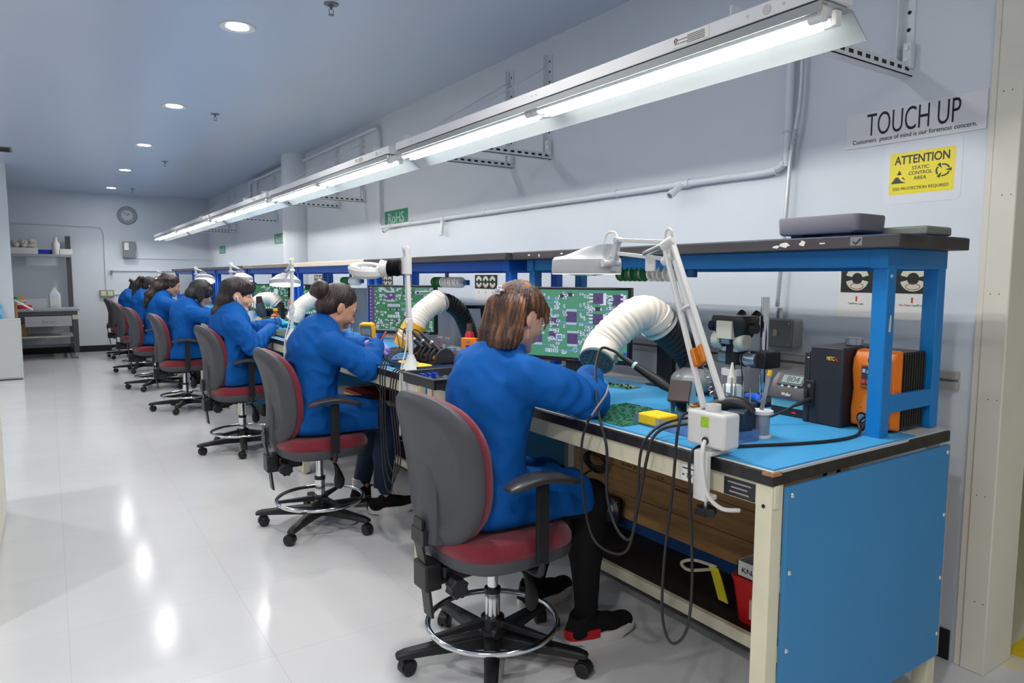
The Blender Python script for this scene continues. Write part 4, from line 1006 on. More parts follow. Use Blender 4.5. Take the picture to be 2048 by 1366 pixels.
def hair_pony(t, R, c, sc, j, m, hv, seed):
    s = SDF(*bbox([c, c+V((-.22, 0, -.38)), c+V((.1, 0, .13))], .11), hv); cap(s, R, c, sc, .008); trim(s, R, c, sc, (.05, 0, .05), (1, 0, -.35))
    s.local(I3, (0, 0, 0)); a = c+R @ V((-.10, 0, .07)); s.path([a+V((.02, 0, 0)), a+V((-.05, 0, .01)), a+V((-.10, 0, -.08)), a+V((-.12, 0, -.22)), a+V((-.11, 0, -.36))], [.024, .03, .046, .042, .012], .01)
    s.disp(strands(R, c, .7, .002)); P, F = s.mesh(); obj('hair', (P, F), m, t)
    obj('hair_tie', MB().ring(a+V((-.01, 0, .004)), .026, .008, (1, 0, 0), n=18, k=8), mat('hair_band', (.02, .02, .02), .7), t)
def hair_smallbun(t, R, c, sc, j, m, hv, seed):
    s = SDF(*bbox([c, c+V((-.16, 0, 0)), c+V((.1, 0, .16))], .1), hv); cap(s, R, c, sc, .008); trim(s, R, c, sc, (.05, 0, .05), (1, 0, -.35)); s.local(R, c, sc); s.ell((-.115, 0, .075), (.034, .036, .03), .01)
    for k in range(5): s.cone((-.13, .0, .08), (-.16, .03*math.cos(k*1.3), .085+.035*math.sin(k*1.3)), .01, .004, .006)
    P, F = s.mesh(); obj('hair', (P, F), m, t)
def hair(t, R, c, sc, j, m, hv, seed): globals()[HSTYLE](t, R, c, sc, j, m, hv, seed)

# cast --------------------------------------------------------------
HSTYLE = 'hair_bob_long'
p1, R1, c1, j1 = person(dict(root=(1.24, 1.98), pel=(1.20, 1.98, .62), wst=(1.195, 1.98, .79), chs=(1.225, 1.98, .95), nek=(1.275, 1.97, 1.075), hd=(1.328, 1.955, 1.215), hsc=.93, hrot=(.06, .34, .03),
    sh=[(1.25, 2.12, 1.035), (1.265, 1.815, 1.025)], el=[(1.42, 2.24, .962), (1.447, 1.73, .958)], wr=[(1.60, 2.10, .955), (1.60, 1.905, .985)],
    kn=[(1.60, 2.10, .56), (1.585, 1.875, .56)], an=[(1.60, 2.235, .10), (1.60, 1.905, .10)], toe=[(1, .12, 0), (1, -.12, 0)],
    hand=[((.8, -.5, .02), (0, 0, -1), (.4, .5, .4)), ((.7, .7, .02), (-.2, .2, -1), (.35, .5, .4))], coat=.90, hem=.78),
    'person in a blue lab coat with highlighted shoulder-length hair, nearest the camera', hair, M_h1, M_skin, M_legging, True, (mat('black_glove', (.02, .02, .022), .5), M_gblue), .0038, .006, 1, True)
HSTYLE = 'hair_bun'
p2, R2, c2, j2 = person(dict(root=(1.18, 3.63), pel=(1.13, 3.62, .62), wst=(1.125, 3.62, .79), chs=(1.15, 3.61, .95), nek=(1.205, 3.60, 1.075), hd=(1.272, 3.585, 1.185), hrot=(-.02, .58, 0),
    sh=[(1.19, 3.77, 1.01), (1.185, 3.44, 1.0)], el=[(1.40, 3.84, .965), (1.352, 3.385, .885)], wr=[(1.44, 3.65, .968), (1.452, 3.525, .968)],
    kn=[(1.54, 3.70, .57), (1.53, 3.53, .57)], an=[(1.50, 3.86, .10), (1.53, 3.63, .10)], toe=[(.9, .3, 0), (1, -.15, 0)],
    hand=[((.85, -.2, .05), (-.1, -.4, -1), (.5, .6, .5)), ((.85, .5, .0), (-.3, .5, -.8), (.7, .7, .5))], coat=.93, hem=.8),
    'person in a blue lab coat with a dark hair bun, wearing lavender gloves', hair, M_h2, M_skin2, M_jean, False, (M_gpurple, M_gpurple), .0042, .006, 2)
HSTYLE = 'hair_bangs'
p3, R3, c3, j3 = person(dict(root=(1.21, 5.6), pel=(1.13, 5.56, .64), wst=(1.13, 5.56, .80), chs=(1.13, 5.56, .96), nek=(1.14, 5.555, 1.075), hd=(1.195, 5.545, 1.207), hrot=(-.42, .20, .04),
    sh=[(1.13, 5.73, 1.01), (1.125, 5.39, 1.005)], el=[(1.30, 5.80, .91), (1.245, 5.33, .83)], wr=[(1.53, 5.74, .965), (1.415, 5.50, .935)],
    kn=[(1.55, 5.68, .58), (1.54, 5.48, .58)], an=[(1.55, 5.72, .10), (1.55, 5.46, .10)],
    hand=[((1, -.1, .0), (0, -.2, -1), (.3, .4, .4)), ((.9, .5, .1), (-.3, .4, -.9), (.3, .4, .3))], coat=1.0, hem=.7, cuff=-.02),
    'person in a blue lab coat with long dark hair, fringe and white earbuds', hair, M_h3, M_skin, M_trous, False, (M_gblue, M_gcuff), .0045, .0062, 3)
eb = MB(); e = c3+R3 @ V((.006, -.083, -.004)); eb.ell(e, (.007, .005, .008), 10, 6); eb.cyl(e+V((.004, -.003, 0)), e+V((.008, -.003, -.032)), .0035, .003, 10); obj('earbud', eb, mat('earbud_white', s2l(240, 240, 240), .25), p3)
st = MB(); st.ell(c3+R3 @ V((-.002, -.083, -.036)), (.0045, .0035, .0045), 8, 6); obj('stud_earring', st, mat('pearl', s2l(220, 200, 190), .2), p3)
HSTYLE = 'hair_shortbob'
person(dict(root=(1.11, 7.6), pel=(1.10, 7.57, .63), wst=(1.10, 7.57, .80), chs=(1.12, 7.56, .95), nek=(1.18, 7.55, 1.06), hd=(1.262, 7.535, 1.175), hrot=(-.02, .45, 0),
    sh=[(1.16, 7.73, .995), (1.155, 7.38, .99)], el=[(1.36, 7.78, .95), (1.34, 7.32, .93)], wr=[(1.52, 7.64, .95), (1.53, 7.48, .95)],
    kn=[(1.53, 7.68, .57), (1.53, 7.47, .57)], an=[(1.52, 7.75, .10), (1.52, 7.45, .10)],
    hand=[((.9, -.3, 0), (0, 0, -1)), ((.9, .3, 0), (0, 0, -1))], coat=.98, hem=.6),
    'person in a blue lab coat with a short black bob, fourth from the camera', hair, M_h4, M_skin, M_trous, False, (M_gblue, M_gblue), .006, .008, 4)
HSTYLE = 'hair_long'
person(dict(root=(1.03, 9.3), pel=(1.06, 9.28, .63), wst=(1.06, 9.28, .82), chs=(1.09, 9.28, .99), nek=(1.14, 9.275, 1.11), hd=(1.225, 9.265, 1.235), hrot=(-.06, .35, 0),
    sh=[(1.12, 9.44, 1.04), (1.115, 9.11, 1.03)], el=[(1.35, 9.5, .96), (1.32, 9.05, .95)], wr=[(1.52, 9.35, .95), (1.52, 9.2, .95)],
    kn=[(1.5, 9.38, .57), (1.5, 9.18, .57)], an=[(1.5, 9.45, .10), (1.5, 9.15, .10)],
    hand=[((.9, -.3, 0), (0, 0, -1)), ((.9, .3, 0), (0, 0, -1))], hem=.6),
    'person in a blue lab coat with long wavy brown hair, fifth from the camera', hair, M_h5, M_skin2, M_trous, False, None, .007, .009, 5)
HSTYLE = 'hair_pony'
person(dict(root=(1.03, 11.05), pel=(1.06, 11.0, .63), wst=(1.06, 11.0, .80), chs=(1.08, 11.0, .96), nek=(1.12, 11.0, 1.08), hd=(1.19, 10.99, 1.21), hrot=(-.05, .3, 0),
    sh=[(1.1, 11.16, 1.01), (1.1, 10.84, 1.0)], el=[(1.33, 11.22, .95), (1.30, 10.78, .93)], wr=[(1.51, 11.1, .95), (1.51, 10.92, .95)],
    kn=[(1.5, 11.1, .57), (1.5, 10.9, .57)], an=[(1.5, 11.15, .10), (1.5, 10.85, .10)],
    hand=[((.9, -.3, 0), (0, 0, -1)), ((.9, .3, 0), (0, 0, -1))], hem=.6),
    'person in a blue lab coat with a dark ponytail, sixth from the camera', hair, M_h6, M_skin, M_trous, False, None, .007, .009, 6)
HSTYLE = 'hair_smallbun'
person(dict(root=(1.05, 13.05), pel=(1.06, 13.0, .62), wst=(1.06, 13.0, .78), chs=(1.08, 13.0, .93), nek=(1.12, 13.0, 1.04), hd=(1.2, 13.0, 1.14), hrot=(0, .5, 0),
    sh=[(1.1, 13.16, .98), (1.1, 12.84, .97)], el=[(1.33, 13.22, .95), (1.30, 12.78, .93)], wr=[(1.51, 13.1, .95), (1.51, 12.92, .95)],
    kn=[(1.5, 13.1, .57), (1.5, 12.9, .57)], an=[(1.5, 13.15, .10), (1.5, 12.85, .10)],
    hand=[((.9, -.3, 0), (0, 0, -1)), ((.9, .3, 0), (0, 0, -1))], hem=.6),
    'person in a blue lab coat with a small messy bun, farthest from the camera', hair, M_h6, M_skin, M_trous, False, None, .007, .010, 7)
# ------------------------------------------------------------------ shared prop materials
EK = 1/2**EXPO
def scr(name, rgb, k=1.): return emis(name, s2l(*rgb), EK*k)
S_G1, S_G2, S_G3 = scr('screen_green', (62, 134, 104)), scr('screen_green_dark', (36, 104, 66)), scr('screen_green_bright', (50, 140, 56))
S_TR, S_CHIP, S_PAD, S_BLK = scr('screen_trace', (86, 132, 168)), scr('screen_chip', (72, 46, 104)), scr('screen_pad', (206, 204, 232)), scr('screen_black', (24, 20, 34))
S_GREY = scr('screen_grey', (120, 134, 150)); S_BLUE = scr('screen_blue', (30, 60, 190))
M_bezel = mat('monitor_bezel', (.012, .012, .013), .35); M_stand = mat('monitor_stand', (.03, .03, .032), .45)
M_hosew = mat('white_flex_hose', s2l(228, 221, 208), .6, var=.03, vscale=9); M_hoseb = mat('black_flex_hose', (.016, .017, .02), .45)
M_hood = mat('grille_teal', s2l(70, 98, 106), .45); M_lampw = mat('lamp_white_enamel', s2l(206, 206, 202), .38); M_lampg = mat('lamp_grey_enamel', s2l(186, 188, 190), .4)
M_yel = mat('yellow_sponge', s2l(248, 196, 24), .8, bump=.3, bscale=200); M_orange = mat('orange_case', s2l(240, 122, 20), .4); M_clear = mat('clear_plastic', (.85, .9, .95), .08, trans=.92, ior=1.3)
M_bluetray = mat('blue_tint_plastic', s2l(110, 146, 200), .12, alpha=.38); M_charcoal = mat('charcoal_case', s2l(38, 39, 44), .5, bump=.05, bscale=300)
M_aqua = mat('aqua_plastic', s2l(130, 196, 206), .4); M_cord = mat('black_cord', (.014, .014, .015), .5); M_pcb = mat('green_pcb', s2l(30, 112, 76), .35, var=.15, vscale=40)
M_comp = mat('component_cream', s2l(200, 196, 160), .5); M_copper = mat('solder_wire', s2l(190, 178, 160), .28, .8); M_greenpl = mat('green_spool', s2l(30, 104, 54), .35); M_whitepl = mat('white_spool', s2l(224, 222, 216), .4)
M_lens = mat('lens_glass', (.9, .93, .95), .03, trans=.9, ior=1.3); M_glow = emis('warm_lamp_glow', (1., .93, .78), 5.*EK); M_glow2 = emis('warm_ring_glow', (1., .9, .72), 1.6*EK)
M_redp = mat('red_plastic', s2l(206, 26, 28), .4); M_card = mat('cardboard', s2l(186, 146, 92), .75, var=.06, vscale=8); M_amber = mat('amber_liquid', s2l(176, 88, 30), .15, alpha=.92)
M_alu = mat('anodised_aluminium', s2l(176, 182, 190), .28, .75); M_beigepl = mat('beige_plastic', s2l(204, 202, 184), .45)

# ------------------------------------------------------------------ monitors
def monitor(c, nrm, w, h, z0, label, flavor, seed):
    r_ = random.Random(seed); n = V((nrm[0], nrm[1], 0)).normalized(); ang = math.atan2(n.y, n.x)
    t = thing('monitor', label, 'monitor', (c[0], c[1], MZ), ang, 'monitors showing magnified circuit boards')
    # local: +x = towards the viewer, screen right = +y
    zb = z0-MZ; zt = zb+h
    obj('bezel', MB().box(-.035, 0, -w/2, w/2, zb, zt), M_bezel, t, bevel=.004)
    obj('rear_housing', MB().prism(rrect(w*.5, h*.5, .02, cy=(zb+zt)/2), -.065, -.034, 'x'), M_stand, t, bevel=.004)
    obj('stand_neck', MB().box(-.055, -.025, -.035, .035, .012, zb+.08), M_stand, t, bevel=.004)
    obj('stand_base', MB().prism(superell(.12, .10, 2.6, 32), .0, .012), M_stand, t, bevel=.003)
    m = MB(); W, Hh = w-.024, h-.03; y0 = -W/2; zz = zb+.019
    lv = [0]
    def R(u, v, du, dv, mi):   # u,v in 0..1 from lower left
        u0, u1, v0, v1 = max(0, u), min(1, u+du), max(0, v), min(1, v+dv)
        if u1 <= u0 or v1 <= v0: return
        lv[0] += 1; x = .0006+.0000035*lv[0]; m.mset(mi)
        m.quad((x, y0+W*u0, zz+Hh*v0), (x, y0+W*u1, zz+Hh*v0), (x, y0+W*u1, zz+Hh*v1), (x, y0+W*u0, zz+Hh*v1))
    A = w/h
    def ic(u, v, du, dv, pins=8, vert=True):
        for k in range(pins):
            if vert:
                a = u+du*(k+.25)/pins; R(a, v-.035, du/pins*.55, .035, 2); R(a, v+dv, du/pins*.55, .035, 2)
            else:
                a = v+dv*(k+.25)/pins; R(u-.02, a, .02, dv/pins*.55, 2); R(u+du, a, .02, dv/pins*.55, 2)
        R(u, v, du, dv, 3); R(u+du*.8, v+dv*.65, du*.1, dv*.12, 4)
    def fet(u, v, s=1.):
        for k in range(3): R(u-.035*s, v+.025*s+.05*s*k, .04*s, .02*s, 2)
        R(u+.06*s, v-.015*s, .055*s, .17*s, 2); R(u, v, .09*s, .155*s, 3); R(u+.035*s, v+.06*s, .015*s, .025*s, 4)
    def sm(u, v, vert=False, s=1.):
        a, b = (.012*s, .03*s) if vert else (.018*s, .02*s)
        R(u, v, a*1.9 if not vert else a*1.3, b*1.5, 2); R(u+a*.35, v+b*.4, a*1.1 if not vert else a*.7, b*.8, 3 if r_.random() < .5 else 0)
    def diode(u, v, s=1.): R(u-.012, v+.01, .07*s, .03*s, 2); R(u, v, .045*s, .055*s, 4)
    R(0, 0, 1, 1, 0)
    if flavor == 0:
        for (u, v, du, dv) in ((0, .86, .35, .02), (0, .80, .4, .012), (.1, .70, .8, .015), (.2, .50, .55, .03), (.72, .42, .2, .03), (.0, .16, .3, .02), (.25, .09, .65, .025), (.5, .18, .3, .015), (.0, .62, .4, .012)): R(u, v, du, dv, 1)
        m.mset(1)
        for (u, v) in ((.70, .80), (.87, .78), (.70, .50), (.685, .10)): fet(u, v)
        for (u, v) in ((.46, .52), (.47, .20), (.12, .55), (.14, .2)): ic(u, v, .095, .16)
        for (u, v) in ((.72, .70), (.72, .40), (.40, .88), (.47, .90), (.33, .45)): diode(u, v)
        ic(.32, .50, .05, .08, 4); ic(.30, .28, .06, .10, 5); R(.37, .24, .055, .1, 2); R(.376, .255, .043, .07, 5)
        for k in range(120):
            g = (r_.choice((.36, .43, .58, .62, .66, .83, .86, .30, .22, .05)))+r_.uniform(-.015, .015); sm(g, r_.uniform(.04, .93), r_.random() < .5)
        for k in range(7): R(.27+.018*k, .06, .008, .06, 2)
        for k in range(20): m.mset(2); a = 2*PI*k/20; R(.545+.022*math.cos(a), .115+.022*A*math.sin(a), .004, .007, 2)
        R(.535, .12, .006, .02, 2); R(.552, .10, .012, .006, 2); R(.55, .13, .008, .01, 2)
        R(.97, .0, .03, .12, 7); 
        for k in range(3): R(.94, .80+.06*k, .02, .03, 2)
    elif flavor == 1:
        R(0, 0, .075, 1, 3)
        for k in range(12): R(.082+.02*(k % 2), .06+.075*k, .016, .02, 2); R(.01, .1+.08*k, .02, .012, 2)
        for (v, mi) in ((.62, 1), (.58, 5), (.50, 1), (.46, 6)): R(.5, v, .42, .035 if mi != 1 else .03, mi)
        R(.92, .0, .08, 1, 0); ic(.27, .70, .13, .17, 10)
        for v in (.83, .89, .94): R(.72, v, .2, .025, 6 if v != .89 else 2)
        ic(.54, .26, .075, .10, 6); ic(.66, .26, .075, .10, 6)
        for k in range(5):
            for v in (.55, .30): R(.29+.04*k, v, .03, .06, 2); R(.298+.04*k, v+.015, .012, .03, 0)
        for (u, v) in ((.31, .46), (.41, .46), (.31, .20), (.41, .20), (.52, .85), (.60, .85), (.67, .85), (.74, .85)): diode(u, v, .9)
        for k in range(130): sm(r_.choice((.12, .16, .2, .24, .34, .42, .46, .55, .65, .8, .85, .95))+r_.uniform(-.02, .02), r_.choice((.05, .1, .15, .22, .35, .4, .62, .7, .78, .9, .94))+r_.uniform(-.02, .02), r_.random() < .4, 1.1)
        R(0, 0, 1, .03, 6)
    else:
        for k in range(26): R(r_.random(), r_.random(), r_.uniform(.05, .25), r_.uniform(.04, .2), r_.choice((0, 7, 5, 7, 4, 6)))
        for k in range(90): sm(r_.random(), r_.random(), r_.random() < .5, 1.5)
        R(.6, .55, .1, .3, 2); ic(.2, .3, .12, .2, 8); ic(.65, .2, .14, .2, 8)
        for k in range(16): R(.05+.06*k, .0, .025, .12, 2)
        R(0, 0, 1, .04, 4)
    g = [S_G1 if flavor == 0 else S_G2, S_TR, S_PAD, S_CHIP, S_BLK, S_G3 if flavor != 0 else S_TR, S_GREY, S_BLUE if flavor == 0 else S_G3]
    obj('screen', m, g, t, smooth=False)
    lg = MB().box(.0003, .0008, -.02, .02, zb+.007, zb+.0095); obj('bezel_mark', lg, mat('bezel_print', s2l(150, 60, 60), .5), t, smooth=False)
    return t
monitor((1.885, 2.375), (-.90, -.43), .55, .325, .982, 'monitor on the first bench, showing a magnified green circuit board with purple chips', 0, 1)
monitor((1.80, 3.94), (-.805, -.593), .47, .30, .998, 'monitor on the second bench, behind the post of the white oval lamp', 1, 2)
monitor((2.07, 6.32), (-.80, -.6), .46, .30, .975, 'monitor on the third bench, between the bun and the third lamp', 2, 3)
monitor((2.03, 7.85), (-.75, -.66), .46, .30, .965, 'monitor on the fourth bench, right of the worker with earbuds', 2, 4)
monitor((2.03, 9.6), (-.75, -.66), .44, .28, .985, 'monitor on the fifth bench, above the head of the worker with the black bob', 2, 5)

# ------------------------------------------------------------------ fume hoses
def hose(label, wp, bp, r=.068, tip=None, loc=None, rb=None, pitch=.0215):
    t = thing('fume_hose', label, 'fume extraction hose', (wp[-1][0], wp[-1][1], MZ), 0, 'ribbed fume hoses arching over the benches')
    o = V(t.location)
    def ribbed(P, r0, n=22, amp=.04, pt=pitch):
        S_ = spline(P, 14); L = sum((S_[i+1]-S_[i]).length for i in range(len(S_)-1)); k = max(4, int(L/pt)); 
        acc = [0]; 
        for i in range(len(S_)-1): acc.append(acc[-1]+(S_[i+1]-S_[i]).length)
        pts = []; rad = []
        for i in range(k*4+1):
            d = L*i/(k*4); a = np.searchsorted(acc, d, 'right')-1; a = min(a, len(S_)-2); f_ = (d-acc[a])/max(acc[a+1]-acc[a], 1e-9); pts.append(S_[a].lerp(S_[a+1], f_)-o)
            rad.append(r0*(1+amp*(-.6, .35, .7, .2)[i % 4]))
        return MB().tube(pts, rad, n)
    W_ = [V(p) for p in wp]
    obj('white_hose', ribbed(W_, r), M_hosew, t)
    if bp:
        obj('black_hose', ribbed([W_[-1]]+[V(p) for p in bp], (rb or r*.92), 22, .05, .022), M_hoseb, t)
        d = (W_[-1]-W_[-2]).normalized(); q = W_[-1]-o
        obj('hose_collar', MB().cyl(q-d*.045, q+d*.012, r*1.12, r*1.06, 28), M_hosew, t); obj('hose_clamp', MB().ring(q-d*.012, r*1.12, .0045, d, 30, 6), M_steel, t)
    d = (W_[0]-W_[1]).normalized(); q = W_[0]-o
    if tip == 'grille':
        obj('hood_cone', MB().cyl(q-d*.06, q, r*1.02, r*.92, 28), M_hosew, t)
        F = frame(d); g = MB(); rr = r*.90
        g.tube([q+d*.006+F @ V((rr*math.cos(2*PI*k/32), rr*math.sin(2*PI*k/32), 0)) for k in range(32)], .006, 8, closed=True); obj('grille_rim', g, M_hood, t)
        g = MB(); st = .018
        for a in (0, 60, 120):
            for k in range(-5, 6):
                off = k*st; hl = math.sqrt(max(rr*rr-off*off, 0))
                if hl < .004: continue
                ca, sa = math.cos(math.radians(a)), math.sin(math.radians(a)); g.beam(q+d*.005+F @ V((ca*-hl-sa*off, sa*-hl+ca*off, 0)), q+d*.005+F @ V((ca*hl-sa*off, sa*hl+ca*off, 0)), .0032, .0032)
        obj('hood_grille', g, M_hood, t); obj('hood_inside', MB().cyl(q-d*.012, q-d*.01, rr, n=28), M_dark, t)
        [obj('rim_clip', MB().cbox(q-d*.012+F @ V((rr*1.08*k_, 0, 0)), (.016, .02, .03)), M_steel, t) for k_ in (-1, 1)]
    elif tip == 'tape':
        obj('taped_tip', MB().lathe([(r*1.04, .11), (r*1.06, .05), (r*1.0, .0), (r*.8, -.05), (.004, -.05)], q-d*.0, -d, 26), mat('amber_tape_wrap', s2l(246, 176, 28), .3, var=.08, vscale=20), t)
    else:
        obj('hose_mouth', MB().cyl(q-d*.03, q+d*.006, r*1.05, r*1.05, 26), mat('hose_mouth_green', s2l(74, 92, 70), .5), t)
    return t
hose('white ribbed fume hose with a hex grille, nearest the camera', [(1.678, 1.955, 1.045), (1.735, 1.985, 1.097), (1.80, 1.962, 1.165), (1.868, 1.942, 1.212), (1.93, 1.934, 1.208), (1.972, 1.927, 1.165)],
     [(2.05, 1.922, 1.11), (2.13, 1.913, 1.04), (2.165, 1.90, .96), (2.17, 1.9, .90)], .066, 'grille')
hose('white ribbed fume hose with a yellow taped tip, on the second bench', [(1.706, 3.67, .99), (1.735, 3.654, 1.045), (1.80, 3.67, 1.13), (1.879, 3.674, 1.185), (1.935, 3.694, 1.203)],
     [(2.01, 3.705, 1.19), (2.09, 3.707, 1.125), (2.15, 3.72, 1.01), (2.17, 3.712, .90)], .062, 'tape', rb=.052)
hose('white ribbed fume hose behind the hair bun, on the third bench', [(1.74, 6.048, .95), (1.765, 6.035, 1.005), (1.82, 6.06, 1.085), (1.92, 6.049, 1.15), (2.03, 6.08, 1.17)], [(2.12, 6.1, 1.13), (2.17, 6.1, 1.02), (2.18, 6.1, .90)], .068)
hose('white ribbed fume hose arching in front of the worker with earbuds', [(1.79, 7.64, 1.0), (1.82, 7.62, 1.07), (1.88, 7.58, 1.115), (1.96, 7.52, 1.115), (2.01, 7.49, 1.065)], [(2.02, 7.48, 1.0), (2.02, 7.48, .90)], .062)
hose('white ribbed fume hose behind the worker with the black bob', [(1.72, 8.9, 1.03), (1.78, 8.86, 1.12), (1.85, 8.8, 1.21), (1.94, 8.75, 1.26)], [(2.05, 8.7, 1.22), (2.12, 8.7, 1.1), (2.13, 8.7, .90)], .062)

# ------------------------------------------------------------------ magnifier lamps
def clamp_base(t, o, box=True):
    obj('clamp_jaw', MB().box(-.035, .05, -.025, .025, .0, .012).box(-.045, -.028, -.022, .022, -.11, .012).box(-.045, .0, -.022, .022, -.118, -.105), M_lampw, t, bevel=.003)
    obj('clamp_screw', MB().cyl((-.018, 0, -.145), (-.018, 0, -.06), .006, n=10), M_steel, t)
    k = MB().prism([((.03 if i % 2 else .022)*math.cos(2*PI*i/12)-.018, (.03 if i % 2 else .022)*math.sin(2*PI*i/12)) for i in range(12)], -.16, -.14); obj('clamp_knob', k, M_pl, t, bevel=.002)
t = thing('magnifier_lamp', 'large white magnifier lamp clamped to the front edge of the first bench', 'magnifier lamp', (1.418, 1.19, MZ)); o = V(t.location)
L = lambda *p: V(p)-o
clamp_base(t, o)
bx = MB().box(-.03, .032, -.062, .062, .02, .112); obj('ballast_box', bx, M_lampw, t, bevel=.008)
sb = MB().box(-.0306, -.0300, -.012, .014, .072, .1); obj('box_sticker', sb, mat('green_sticker', s2l(150, 190, 40), .5, var=.35, vscale=300), t); obj('box_label', MB().box(-.0306, -.03, -.012, .014, .05, .07), mat('label_grey', s2l(200, 200, 202), .6), t)
obj('box_pivot', MB().cyl((0, 0, .0), (0, 0, .022), .018, n=16), M_lampw, t); obj('arm_pivot', MB().cyl((0, .0, .112), (0, .0, .13), .02, n=16), M_lampw, t)
obj('cord_grommet', MB().cyl((-.034, -.004, .038), (-.029, -.004, .038), .010, n=14), M_black, t)
obj('lamp_cord', MB().tube([(-.033, -.004, .038), (-.05, -.012, .02), (-.058, -.02, -.03), (-.055, -.035, -.09), (-.03, -.06, -.125), (.01, -.085, -.13)], .0055, 8, sp=5), M_lampw, t)
a0 = V((0, 0, .13)); jt = L(1.50, 1.44, 1.448); dr = (jt-a0).normalized(); sx = V((.0, -1, 0)); sx = (sx-dr*sx.dot(dr)).normalized()
for k, (s0_, s1_) in enumerate(((-.032, -.016), (.030, .014))):
    obj('lower_arm', MB().beam(a0+sx*s0_, jt+sx*s1_, .015, .013), M_lampw, t, bevel=.003)
for k in (-1, 1):
    sp_ = MB(); P = [a0+dr*.02+sx*(.012*k)+V((.02, 0, 0)), a0+dr*.26+sx*(.008*k)+V((.02, 0, .0))]; n_ = 90; pts = []
    fr_ = frame(dr)
    for i in range(n_): pts.append(P[0].lerp(P[1], i/(n_-1))+fr_ @ V((.006*math.cos(i*1.3), .006*math.sin(i*1.3), 0)))
    sp_.tube(pts, .0016, 5); obj('spring', sp_, M_steel, t)
obj('spring_tube', MB().cyl(a0+dr*.14+V((.012, 0, 0)), jt-dr*.06+V((.012, 0, 0)), .0115, n=12), M_lampw, t)
obj('arm_collar', MB().cyl(a0+dr*.28+V((.012, 0, 0)), a0+dr*.287+V((.012, 0, 0)), .024, n=18), M_lampw, t)
for k in (-1, 1): obj('amber_tape', MB().beam(a0+dr*.115+sx*(.014*k), a0+dr*.165+sx*(.013*k), .02, .018), mat('kapton_amber', s2l(206, 120, 20), .2, alpha=.9), t, bevel=.003)
obj('elbow', MB().cyl(jt-sx*.022, jt+sx*.022, .016, n=16).cyl(jt+V((0, 0, -.045))-sx*.02, jt+V((0, 0, -.045))+sx*.02, .013, n=14).beam(jt+V((0, 0, .012)), jt+V((0, 0, -.06)), .03, .012), M_lampw, t, bevel=.002)
obj('elbow_loop', MB().tube([jt+V((0, .008, .0)), jt+V((0, .012, .03)), jt+V((0, -.0, .042)), jt+V((0, -.012, .03)), jt+V((0, -.01, 0))], .0045, 8, sp=5), M_lampw, t)
kn_ = L(1.50, 1.655, 1.455)
obj('upper_arm', MB().beam(jt+V((0, .01, .005)), kn_+V((0, 0, .012)), .009, .012), M_lampw, t, bevel=.002); obj('upper_arm', MB().beam(jt+V((0, 0, -.045)), kn_+V((0, .0, -.03)), .009, .012), M_lampw, t, bevel=.002)
obj('upper_spring', MB().cyl(jt+V((-.01, 0, .0)), jt.lerp(kn_, .42)+V((-.01, 0, -.03)), .0065, n=10).cyl(jt+V((.01, 0, .0)), jt.lerp(kn_, .42)+V((.01, 0, -.03)), .0065, n=10), M_steel, t)
obj('wing_nut', MB().box(-.004, .004, -.02, .02, -.02, .02), M_lampw, t, bevel=.003, loc=jt+V((-.0, .07, -.06)))
obj('head_joint', MB().beam(kn_+V((0, 0, .02)), kn_+V((0, .02, -.085)), .016, .02).cyl(kn_+V((-.02, .015, -.06)), kn_+V((.02, .015, -.06)), .012, n=12).cyl(kn_+V((-.014, 0, .012)), kn_+V((.014, 0, .012)), .01, n=12), M_lampg, t, bevel=.002)
obj('head_knob', MB().cyl(kn_+V((-.045, .02, -.06)), kn_+V((-.02, .015, -.06)), .013, .009, 10), M_lampw, t)
obj('head_loop', MB().tube([kn_+V((0, .0, .01)), kn_+V((0, .015, .035)), kn_+V((0, .05, .035)), kn_+V((0, .065, .0)), kn_+V((0, .05, -.03)), kn_+V((0, .03, -.04))], .0045, 8, sp=5), M_lampw, t)
hcn = L(1.50, 1.81, 1.388); rg = []
def hd_ring(rx, ry, z, dy=0, tl=0): return [hcn+V((rx*math.cos(2*PI*k/44), ry*math.sin(2*PI*k/44)*(1.0)+dy, z+tl*math.sin(2*PI*k/44))) for k in range(44)]
obj('lamp_head', MB().loft([hd_ring(.104, .128, -.026), hd_ring(.106, .130, -.02), hd_ring(.104, .128, .020), hd_ring(.096, .12, .029), hd_ring(.085, .10, .034, -.016, -.006), hd_ring(.075, .082, .044, -.034, -.012), hd_ring(.055, .058, .058, -.062, -.010), hd_ring(.03, .035, .062, -.08, -.004)]), M_lampg, t)
obj('light_ring', MB().loft([hd_ring(.104, .128, -.0262), hd_ring(.104, .128, -.028), hd_ring(.072, .09, -.028), hd_ring(.072, .09, -.0262)], cap=False), M_glow2, t)
obj('glass_lens', MB().loft([hd_ring(.072, .09, -.0265), hd_ring(.03, .035, -.033)]), M_lens, t)

